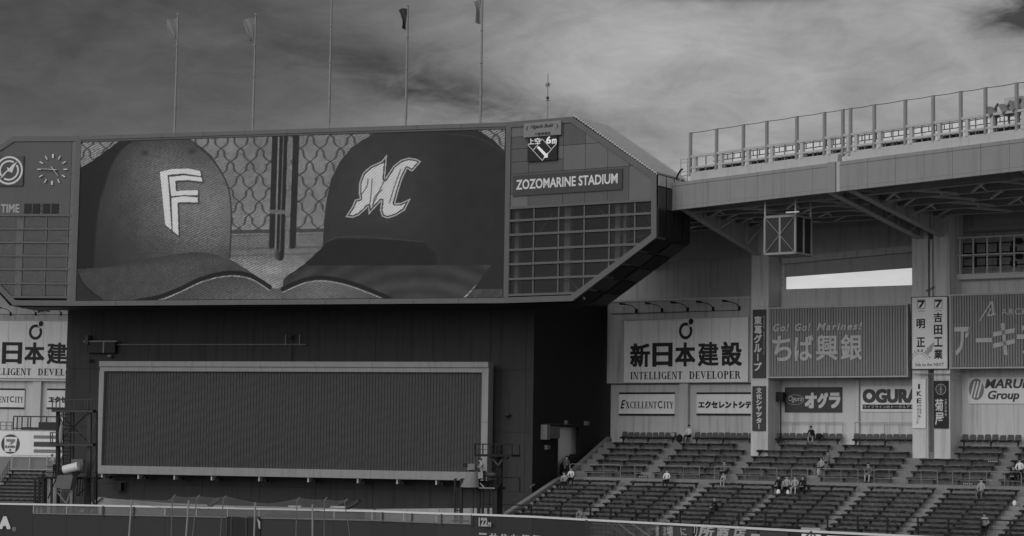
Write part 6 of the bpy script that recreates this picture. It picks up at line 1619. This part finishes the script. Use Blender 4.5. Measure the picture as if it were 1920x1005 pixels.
cb_(145, 930, 180, 895, .07, 'blacksteel', 'brace', 1.4); cb_(90, 935, 104, 900, .07, 'blacksteel', 'brace', 1.4)
# black frames beside it
fr_ = thing('black_frame', FC, (FC.S(75, 920), -1.8, 0), 'black upright pipe frame left of the camera scaffold', 'frame')
for x in (65.5, 73.5, 81.5):
    p, q = c(x, 898, 1.8), c(x - .5, 1003, 1.8); MB().bar((q[0], -1.8, q[1]), (p[0], -1.8, p[1]), .13).part('post', 'black', fr_)
for y_ in (898, 924): p, q = c(65.5, y_, 1.8), c(81.5, y_, 1.8); MB().bar((p[0], -1.8, p[1]), (q[0], -1.8, q[1]), .10).part('bar', 'black', fr_)
# camera stand under canvas, lens barrel
ds = 2.2
cs_ = thing('camera_stand', FC, (FC.S(122, 930, ds), -ds, 0), 'stand with a grey canvas cover carrying a white barrelled television camera, left side', 'camera stand')
mb = MB(); mb.prism([c(*p, ds) for p in ((113, 891), (139, 890), (141, 894), (136, 917), (120, 916), (106, 914))], -ds - .5, -ds + .5); mb.part('canvas_cover', 'cover', cs_)
for x0, x1 in ((105, 104), (135, 134)):
    p, q = c(x0, 914, ds), c(x1, 1003, ds); MB().box(p[0] - .09, p[0] + .09, -ds - .1, -ds + .1, 0, p[1]).part('leg', 'steel', cs_)
for (x0, y0, x1, y1) in ((107, 922, 133, 955), (133, 922, 118, 960), (105, 919, 135, 919)): p, q = c(x0, y0, ds), c(x1, y1, ds); MB().bar((p[0], -ds, p[1]), (q[0], -ds, q[1]), .09).part('brace', 'steel', cs_)
tv = thing('television_camera', FC, (FC.S(130, 885, ds), -ds, c(130, 890, ds)[1]), 'television camera with a long white lens barrel on the left stand', 'camera')
p, q = c(116, 882, ds), c(147, 874, ds); MB().bar((p[0], -ds, p[1]), (q[0], -ds, q[1]), .62, .62, 0, 12).part('lens_barrel', 'white', tv)
MB().bar((p[0] - .05, -ds, p[1] - .01), (p[0] + .12, -ds, p[1] + .03), .68, .68, 0, 12).part('lens_hood', 'black', tv)
a, b, c0_, e_ = FC.rect(135, 861, 157, 885, 1.4); MB().box(a, b, -1.6, -1.0, c0_, e_).part('monitor_hood', 'cover', tv)
MB().bar((p[0] + .5, -ds + .2, p[1] - .45), (q[0], -ds + .2, q[1] - .5), .2, .15).part('mount', 'blacksteel', tv)

FD = Frame(910, 141.0, .3)
def rd(x, y): return FD.at(840 + x / 6.7, 830 + y / 6.7)
s2 = scaffold(FD, 'camera_scaffold', (FD.S(920, 900), 1, 0), 'dark camera scaffold with a braced upper deck at the right end of the lower board')
def db_(x0, y0, x1, y1, w_, m='blacksteel', nm='tube', y=0.0): p, q = rd(x0, y0), rd(x1, y1); return MB().bar((p[0], y, p[1]), (q[0], y, q[1]), w_).part(nm, m, s2)
db_(628, 18, 625, 1170, .34, 'blacksteel', 'post', .4)
a, z = rd(358, 150); b, _ = rd(830, 150); MB().box(a, b, -.5, 1.5, z - .12, z + .04).part('deck', 'blacksteel', s2)
for x in (362, 460, 560, 620, 826): db_(x, 18, x, 150, .07, 'blacksteel', 'rail_post', -.4)
db_(358, 18, 830, 22, .08, 'blacksteel', 'top_rail', -.4); db_(358, 85, 830, 88, .03, 'blacksteel', 'mid_rail', -.4); db_(826, 20, 826, 150, .07, 'blacksteel', 'rail_post', 1.4)
db_(520, 160, 632, 280, .13, 'dark', 'brace'); db_(712, 160, 632, 290, .13, 'dark', 'brace'); db_(770, 160, 740, 210, .1, 'blacksteel', 'brace'); db_(690, 450, 625, 560, .12, 'blacksteel', 'brace')
a, z = rd(200, 558); b, _ = rd(640, 558); MB().box(a, b, -.9, 1.5, z - .12, z + .03).part('lower_deck', 'blacksteel', s2); MB().box(rd(430, 0)[0], b, -.95, -.9, z - .05, z + .02).part('deck_edge', 'galv', s2)
for x, w_ in ((122, .12), (148, .07), (182, .07), (202, .18), (350, .07), (420, .20), (468, .16), (540, .14), (598, .1), (632, .22)): db_(x, 455 if x in (122, 202, 420) else 560, x, 1170, w_, 'black', 'post', -.6)
db_(118, 455, 150, 455, .09, 'black', 'rail', -.6); db_(200, 455, 255, 455, .09, 'black', 'rail', -.6); db_(430, 455, 645, 455, .09, 'black', 'rail', -.6)
for k in range(9): db_(122, 580 + 45 * k, 200, 580 + 45 * k, .06, 'black', 'rung', -.6)
db_(110, 978, 320, 978, .10, 'black', 'rail', -1); db_(440, 505, 500, 570, .06, 'palesteel', 'brace', -.7); db_(690, 790, 940, 640, .06, 'dark', 'hand_rail', .6); db_(470, 780, 700, 780, .05, 'blacksteel', 'rail', .2); db_(848, 440, 848, 620, .09, 'blacksteel', 'rail_post', 1); db_(645, 440, 850, 440, .06, 'blacksteel', 'rail', 1)
st2 = thing('camera_stand', FD, (rd(330, 560)[0], -1.0, rd(330, 560)[1]), 'pale conical canvas skirt of the camera stand, right side', 'camera stand')
mb = MB(); tc_, bc_ = rd(365, 365), rd(325, 558); n = 14; vs = []
for (cx, cz, rx) in ((tc_[0], tc_[1], .34), (bc_[0], bc_[1], .66)):
    for i in range(n): t_ = 2 * math.pi * i / n; vs.append((cx + rx * math.cos(t_) * (1 + .06 * math.sin(3 * t_)), -1.0 + rx * .8 * math.sin(t_), cz))
mb.add(vs, [tuple(range(n))[::-1], tuple(range(n, 2 * n))] + [(i, i + n, (i + 1) % n + n, (i + 1) % n) for i in range(n)]); mb.part('canvas_skirt', 'concrete2', st2)
mb = MB(); mb.bar((bc_[0] - .6, -1.0, bc_[1] - .03), (bc_[0] + .62, -1.0, bc_[1] - .03), 1.0, .08); mb.part('base_plate', 'blacksteel', st2)
tv2 = thing('television_camera', FD, (rd(340, 330)[0], -1.0, rd(340, 350)[1]), 'grey television camera pointing left on the right stand', 'camera')
p, q = rd(312, 296), rd(405, 300); MB().box(p[0], q[0], -1.3, -.7, rd(0, 335)[1], rd(0, 258)[1]).part('body', 'steel', tv2)
p, q = rd(268, 258), rd(312, 305); MB().box(p[0], q[0], -1.4, -.62, q[1], p[1]).part('lens_hood', 'blacksteel', tv2)
MB().box(p[0] - .02, p[0], -1.3, -.72, q[1] + .06, p[1] - .06).part('lens', 'black', tv2); MB().box(p[0] + .07, q[0] - .06, -1.42, -1.4, q[1] + .05, p[1] - .05).part('hood_face', 'black', tv2)
MB().bar((rd(345, 340)[0], -1, rd(0, 340)[1]), (rd(355, 370)[0], -1, rd(0, 370)[1]), .3).part('pan_head', 'blacksteel', tv2); MB().bar((rd(395, 320)[0], -1.1, rd(0, 320)[1]), (rd(465, 350)[0], -1.1, rd(0, 350)[1]), .06).part('pan_handle', 'blacksteel', tv2)
p, q = rd(505, 375), rd(635, 430); mb = MB(); mb.ball(((p[0] + q[0]) / 2, -.6, (p[1] + q[1]) / 2), .21, 12, 8, (2.1, .9, 1.0)); mb.top('camouflage_bundle', 'dark', FD, 'mottled canvas bundle lying on the right camera scaffold', 'bundle')

# ------------------------------------------------------------------ people
def person_mesh(pose, seed):
    """one continuous body grown over a posed skeleton; x right, -y forward, origin at seat level (sitting) or at the feet (standing)"""
    rnd = random.Random(seed); V_ = []; E_ = []; RR = []; G = []
    def v(x, y, z, r, g): V_.append((x, y, z)); RR.append(r); G.append(g); return len(V_) - 1
    def e(*ids):
        for a, b in zip(ids[:-1], ids[1:]): E_.append((a, b))
    sit = pose.startswith('sit'); lean = {'sit': -.04, 'sit_lean': -.20, 'stand': 0, 'stand_lean': -.22}[pose]
    z0 = .10 if sit else .93
    pel = v(0, 0, z0, .145, 't'); wst = v(0, lean * .35, z0 + .18, .125, 's'); chs = v(0, lean * .8, z0 + .38, .150, 's'); col_ = v(0, lean, z0 + .50, .10, 's')
    nk = v(0, lean * 1.1 - .01, z0 + .57, .055, 'k'); jw = v(0, lean * 1.2 - .035, z0 + .63, .075, 'k'); hd = v(0, lean * 1.25 - .02, z0 + .71, .098, 'k'); tp_ = v(0, lean * 1.28 - .01, z0 + .78, .075, 'k')
    e(pel, wst, chs, col_, nk, jw, hd, tp_)
    hx = (0, lean * 1.25 - .02, z0 + .71)
    for sg in (-1, 1):
        if sit:
            sp = rnd.uniform(.0, .06); hp = v(.10 * sg, -.04, z0 - .02, .095, 't'); kn = v((.14 + sp) * sg, -.44, z0 + .0, .068, 't'); an = v((.13 + sp) * sg, -.46 + rnd.uniform(-.06, .06), -.34, .045, 't')
            ft = v((.13 + sp) * sg, -.60, -.39, .042, 'f')
        else:
            hp = v(.10 * sg, 0, z0 - .07, .10, 't'); kn = v(.11 * sg, -.02, .50, .068, 't'); an = v(.12 * sg, .02, .09, .045, 't'); ft = v(.13 * sg, -.14, .045, .042, 'f')
        e(pel, hp, kn, an, ft)
        sh = v(.18 * sg, lean, z0 + .47, .068, 's'); ax = rnd.uniform(-.02, .04)
        if sit: el_ = v((.25 + ax) * sg, lean - .08, z0 + .22, .050, 's'); wr = v(.12 * sg, lean - .30, z0 + .14, .034, 's2')
        elif pose == 'stand_lean': el_ = v(.27 * sg, lean - .15, z0 + .25, .050, 's'); wr = v(.16 * sg, lean - .38, z0 + .30, .034, 's2')
        else: el_ = v(.24 * sg, .02, z0 + .20, .050, 's'); wr = v(.22 * sg, -.10, z0 - .02, .034, 's2')
        wv = Vector(V_[wr]); ev = Vector(V_[el_]); dr = (wv - ev).normalized(); pm = v(*(wv + dr * .07), .036, 'k')
        e(col_, sh, el_, wr, pm)
    me0 = bpy.data.meshes.new('b'); me0.from_pydata(V_, E_, []); ob = bpy.data.objects.new('b', me0); COL.objects.link(ob)
    bm = bmesh.new(); bm.from_mesh(me0); ly = bm.verts.layers.skin.verify()
    for i, bv in enumerate(bm.verts): bv[ly].radius = (RR[i], RR[i] * (.78 if G[i] in 'st' and i < 4 else 1)); bv[ly].use_root = (i == 0)
    bm.to_mesh(me0); bm.free()
    ob.modifiers.new('s', 'SKIN').use_smooth_shade = True; ms = ob.modifiers.new('u', 'SUBSURF'); ms.levels = 1
    me = bpy.data.meshes.new_from_object(ob.evaluated_get(bpy.context.evaluated_depsgraph_get()))
    mb = MB(); mb.v = [tuple(q.co) for q in me.vertices]; mb.f = [tuple(p.vertices) for p in me.polygons]
    gi = {'s': 0, 's2': 0, 't': 1, 'k': 2, 'f': 3}
    Va = np.array(V_)
    segs = [(a, b) for a, b in E_]
    for f in mb.f:
        cpt = np.mean([mb.v[i] for i in f], 0); best = (9e9, 0)
        for a, b in segs:
            A_, B_ = Va[a], Va[b]; t_ = np.clip(np.dot(cpt - A_, B_ - A_) / (np.dot(B_ - A_, B_ - A_) + 1e-9), 0, 1); dd = np.linalg.norm(cpt - A_ - t_ * (B_ - A_)) - RR[a] * .5
            if dd < best[0]:
                g_a, g_b = G[a], G[b]; k_ = g_b if t_ > .5 else g_a
                if {g_a, g_b} == {'s', 's2'}: k_ = 's'
                best = (dd, gi[k_])
        mb.m.append(best[1])
    bpy.data.objects.remove(ob); bpy.data.meshes.remove(me); bpy.data.meshes.remove(me0)
    # nose, ears, eyes, mouth
    X_, Y_, Z_ = hx
    mb.add([(X_ - .014, Y_ - .088, Z_ + .02), (X_ + .014, Y_ - .088, Z_ + .02), (X_ + .018, Y_ - .088, Z_ - .035), (X_ - .018, Y_ - .088, Z_ - .035), (X_, Y_ - .118, Z_ - .03)], [(0, 1, 4), (1, 2, 4), (2, 3, 4), (3, 0, 4)], 2)
    for sg in (-1, 1):
        mb.ball((X_ + .092 * sg, Y_ + .01, Z_ - .01), .026, 6, 4, (.5, .8, 1.2), 2); mb.ball((X_ + .034 * sg, Y_ - .086, Z_ + .012), .013, 6, 4, (1.2, .6, .7), 3)
    mb.box(X_ - .025, X_ + .025, Y_ - .098, Y_ - .085, Z_ - .062, Z_ - .053, 3)
    # fingers
    for i in [k for k in range(len(V_)) if G[k] == 'k' and k > 8]:
        pv = Vector(V_[i]); wv = Vector(V_[i - 1]); dr = (pv - wv).normalized(); sdv = Vector((1, 0, 0)) if abs(dr.x) < .8 else Vector((0, 0, 1))
        sdv = (sdv - dr * sdv.dot(dr)).normalized(); dn = Vector((0, 0, -1)); sg = 1 if pv.x > 0 else -1
        for k, (o_, ln) in enumerate(((-.03, .062), (-.01, .074), (.01, .070), (.03, .055))):
            a = pv + dr * .015 + sdv * o_; b = a + dr * ln * .6; c_ = b + (dr * .6 + dn * .8).normalized() * ln * .5
            mb.bar(a, b, .018, .018, 2, 5, w2=.016); mb.bar(b, c_, .016, .016, 2, 5, w2=.011)
        a = wv + dr * .03 - sdv * .02 * sg; b = a + (dr * .6 - sdv * .8 * sg).normalized() * .045; mb.bar(a, b, .022, .022, 2, 5, w2=.018); mb.bar(b, b + dr * .03, .018, .018, 2, 5, w2=.013)
    m = mb.mesh('body', ['clothw', 'clothd', 'skin', 'ink'], (0, 0, 0)); m.polygons.foreach_set('use_smooth', [True] * len(m.polygons))
    return m, hx
BODIES = {p: [person_mesh(p, k + 3) for k in range(2)] for p in ('sit', 'sit_lean', 'stand', 'stand_lean')}
def hairmesh(kind, hx):
    mb = MB(); X_, Y_, Z_ = hx
    if kind == 'long':
        mb.ball((X_, Y_ + .015, Z_ + .012), .112, 10, 7, (1, 1.02, 1.08), 0, -.15); mb.ball((X_, Y_ + .06, Z_ - .10), .09, 8, 6, (1.0, .5, 1.5))
    elif kind == 'cap':
        mb.ball((X_, Y_ + .005, Z_ + .02), .112, 10, 6, (1, 1.05, 1.0), 0, .0); q = []
        for i in range(7): t_ = math.pi + math.pi * i / 6; q.append((X_ + .085 * math.cos(t_), Y_ - .09 + .10 * math.sin(t_)))
        mb.plan(q, Z_ + .022, Z_ + .034)
    else: mb.ball((X_, Y_ + .015, Z_ + .022), .110, 10, 6, (1, 1.02, 1.02), 0, .05)
    return mb.mesh('cap' if kind == 'cap' else 'hair', 'hair', (0, 0, 0))
pcount = [0]
def person(fr, s, d, z, pose, turn, top_, bot_, hair, label, scale=1.0, hairm='hair', group=None):
    pcount[0] += 1
    me, hx = BODIES[pose][pcount[0] % 2]
    t = thing('person', fr, (s, -d, z), label, 'person', group); t.rotation_euler.z += R(turn); t.scale = (scale, scale, scale)
    b = share('body', me, t)
    for i, m_ in enumerate((top_, bot_)): b.material_slots[i].link = 'OBJECT'; b.material_slots[i].material = M[m_]
    h = share('cap' if hair == 'cap' else 'hair', hairmesh(hair, hx), t)
    if hairm != 'hair': h.material_slots[0].link = 'OBJECT'; h.material_slots[0].material = M[hairm]
    return t
def row_at(px, hy):
    best = min(ROWS, key=lambda r: abs(project(FW.w(FW.S(px, hy, r[0]), r[0], r[1]))[1] - hy)); return best
def sitter(px, hy, pose, turn, top_, bot_, hair, label, **k):
    d, z = row_at(px, hy); s = FW.S(px, hy, d); up = .02
    return person(FW, s, d + .02, z + up, pose, turn, top_, bot_, hair, label, **k)
sitter(1293, 821, 'sit', -10, 'clothw', 'clothd', 'cap', 'person in a white jersey and dark cap at the left end of the back row', scale=1.06)
sitter(1523, 824, 'sit_lean', 5, 'clothd', 'clothg', 'cap', 'person in a dark shirt, cap and grey trousers alone in the back row', scale=1.03)
sitter(1061, 904, 'sit_lean', 0, 'clothg', 'clothd', 'short', 'person in an open pale jacket on the left of the pair beside the dark tower', scale=1.0)
sitter(1072.5, 903, 'sit_lean', 15, 'clothw', 'clothd', 'short', 'person in a pale jacket on the right of the pair beside the dark tower')
sitter(1251, 901, 'sit', 10, 'clothw', 'clothd', 'short', 'person in a white jersey and dark trousers just below the second handrail')
sitter(1359, 886, 'sit', 0, 'clothm', 'clothd', 'short', 'person in a grey top sitting above the walkway rail below the first column', scale=1.05)
sitter(1359, 909, 'sit_lean', 0, 'clothg', 'clothg', 'short', 'person in pale clothes sitting just below the one in the grey top', scale=.85)
sitter(1345, 953, 'sit_lean', -25, 'clothd', 'clothd', 'short', 'person in a black jacket bending forward low on the left terraces')
for i, (px, tp2, bt2, lab) in enumerate(((1461, 'clothd', 'clothd', 'leftmost person of the four, in black'), (1476, 'clothg', 'clothd', 'second person of the four, in a pale shirt'), (1491.5, 'clothg', 'clothg', 'third person of the four, in pale shirt and trousers'), (1506, 'clothd', 'clothd', 'rightmost person of the four, in a dark sweater'))):
    sitter(px, 915, 'sit', random.uniform(-12, 12), tp2, bt2, 'short', lab + ', below the walkway rail', scale=1.06)
sitter(1541, 878, 'sit', -8, 'clothg', 'clothd', 'long', 'long haired person in a pale top above the walkway rail')
sitter(1553, 867, 'sit', 0, 'clothm', 'clothm', 'long', 'person in mid grey behind the long haired one')
sitter(1631, 893, 'sit_lean', 0, 'clothm', 'clothg', 'short', 'person bending over in the last row above the walkway, grey trousers', scale=1.08)
sitter(1841, 925, 'sit', -5, 'clothg', 'clothm', 'short', 'person in a patterned pale shirt below the right hand walkway rail', scale=1.12)
sitter(1913, 885, 'sit', 0, 'clothw', 'clothd', 'cap', 'person in a white jersey and cap at the right edge of the picture', scale=1.1)
sitter(1903, 902, 'sit_lean', 0, 'clothd', 'clothd', 'short', 'person in black just below the one in the white jersey, right edge', scale=1.05)
sitter(1849, 995, 'sit_lean', 0, 'clothg', 'clothd', 'long', 'person in a pale open jacket behind the front railing, lower right', scale=1.1)
sitter(1090, 972, 'sit_lean', 0, 'clothg', 'clothg', 'short', 'person almost hidden behind the fence line near its corner', scale=.95)
a, z = tsat(1050, 893); p = TS.w(a, .6, 0)
person(WORLD, p.x, -p.y, TS.at(1050, 896)[1], 'stand', 20, 'clothm', 'clothd', 'short', 'person standing in the passage opening of the dark tower', scale=.98)
a, z = FC.at(102, 893, 2.3); person(FC, a, 2.3, z - .05, 'stand_lean', -30, 'clothg', 'clothd', 'cap', 'camera operator in a loose jacket on the left scaffold', scale=.93)
a, z = rd(470, 556); person(FD, a, .2, z, 'stand_lean', -60, 'clothg', 'clothd', 'cap', 'camera operator leaning over the camera on the right scaffold', scale=1.12)
# belongings
def bag(px, hy, d_off, sc_, m_, name, label, cat, up=0.0):
    d, z = row_at(px, hy); z += up; s = FW.S(px, hy, d); mb = MB(); mb.ball((s, -(d + d_off), z - HSEAT + sc_[2]), 1.0, 10, 7, sc_); mb.bar((s - sc_[0] * .4, -(d + d_off), z - HSEAT + sc_[2] * 1.85), (s + sc_[0] * .4, -(d + d_off), z - HSEAT + sc_[2] * 1.9), .03)
    mb.top(name, m_, FW, label, cat)
bag(1277, 824, .25, (.28, .22, .34), 'clothd', 'bag', 'black bag on the step beside the person in the white jersey', 'bag')
bag(1262, 823, .0, (.19, .13, .19), 'clothg', 'bag', 'pale crumpled bag on the last seat of the left back row', 'bag', HSEAT + .01)
bag(1536, 824, .0, (.30, .14, .20), 'clothd', 'bag', 'black bag on the seat right of the person in the cap', 'bag', HSEAT + .01)
bag(1466, 917, .6, (.16, .12, .22), 'clothw', 'carrier_bag', 'white carrier bag at the feet of the leftmost of the four', 'bag')
bag(1484, 917, .6, (.13, .12, .20), 'clothw', 'carrier_bag', 'white carrier bag between the second and third of the four', 'bag')
bag(1903, 934, .1, (.14, .12, .2), 'clothw', 'carrier_bag', 'small white bag on the seats near the right edge', 'bag')
bag(1541, 884, .6, (.16, .12, .28), 'clothg', 'bag', 'pale bag hanging in front of the long haired person', 'bag')
# aisle number plates
for (px, py, lab) in ((1245, 857, 'small dark aisle number plate on a step between the two left seat blocks'), (1206, 894, 'small dark aisle plate under the second walkway handrail'), (1862, 865, 'small dark aisle number plate on a step in the right hand aisle'), (1815, 907, 'small aisle plate under the right hand walkway handrail')):
    d = min(ROWS, key=lambda r: abs(project(FW.w(FW.S(px, py, r[0]), r[0], r[1] - .3))[1] - py))
    s, z = FW.at(px, py, d[0] + .45); q = MB().box(s - .42, s + .42, -(d[0] + .47), -(d[0] + .44), z - .09, z + .09)
    o_ = q.top('number_plate', 'ink', FW, lab, 'number plate')
    l = MB()
    for k in range(5): l.box(s - .36 + k * .15, s - .27 + k * .15, -(d[0] + .475), -(d[0] + .47), z - .05, z + .05)
    l.part('marking', 'letter2', o_)
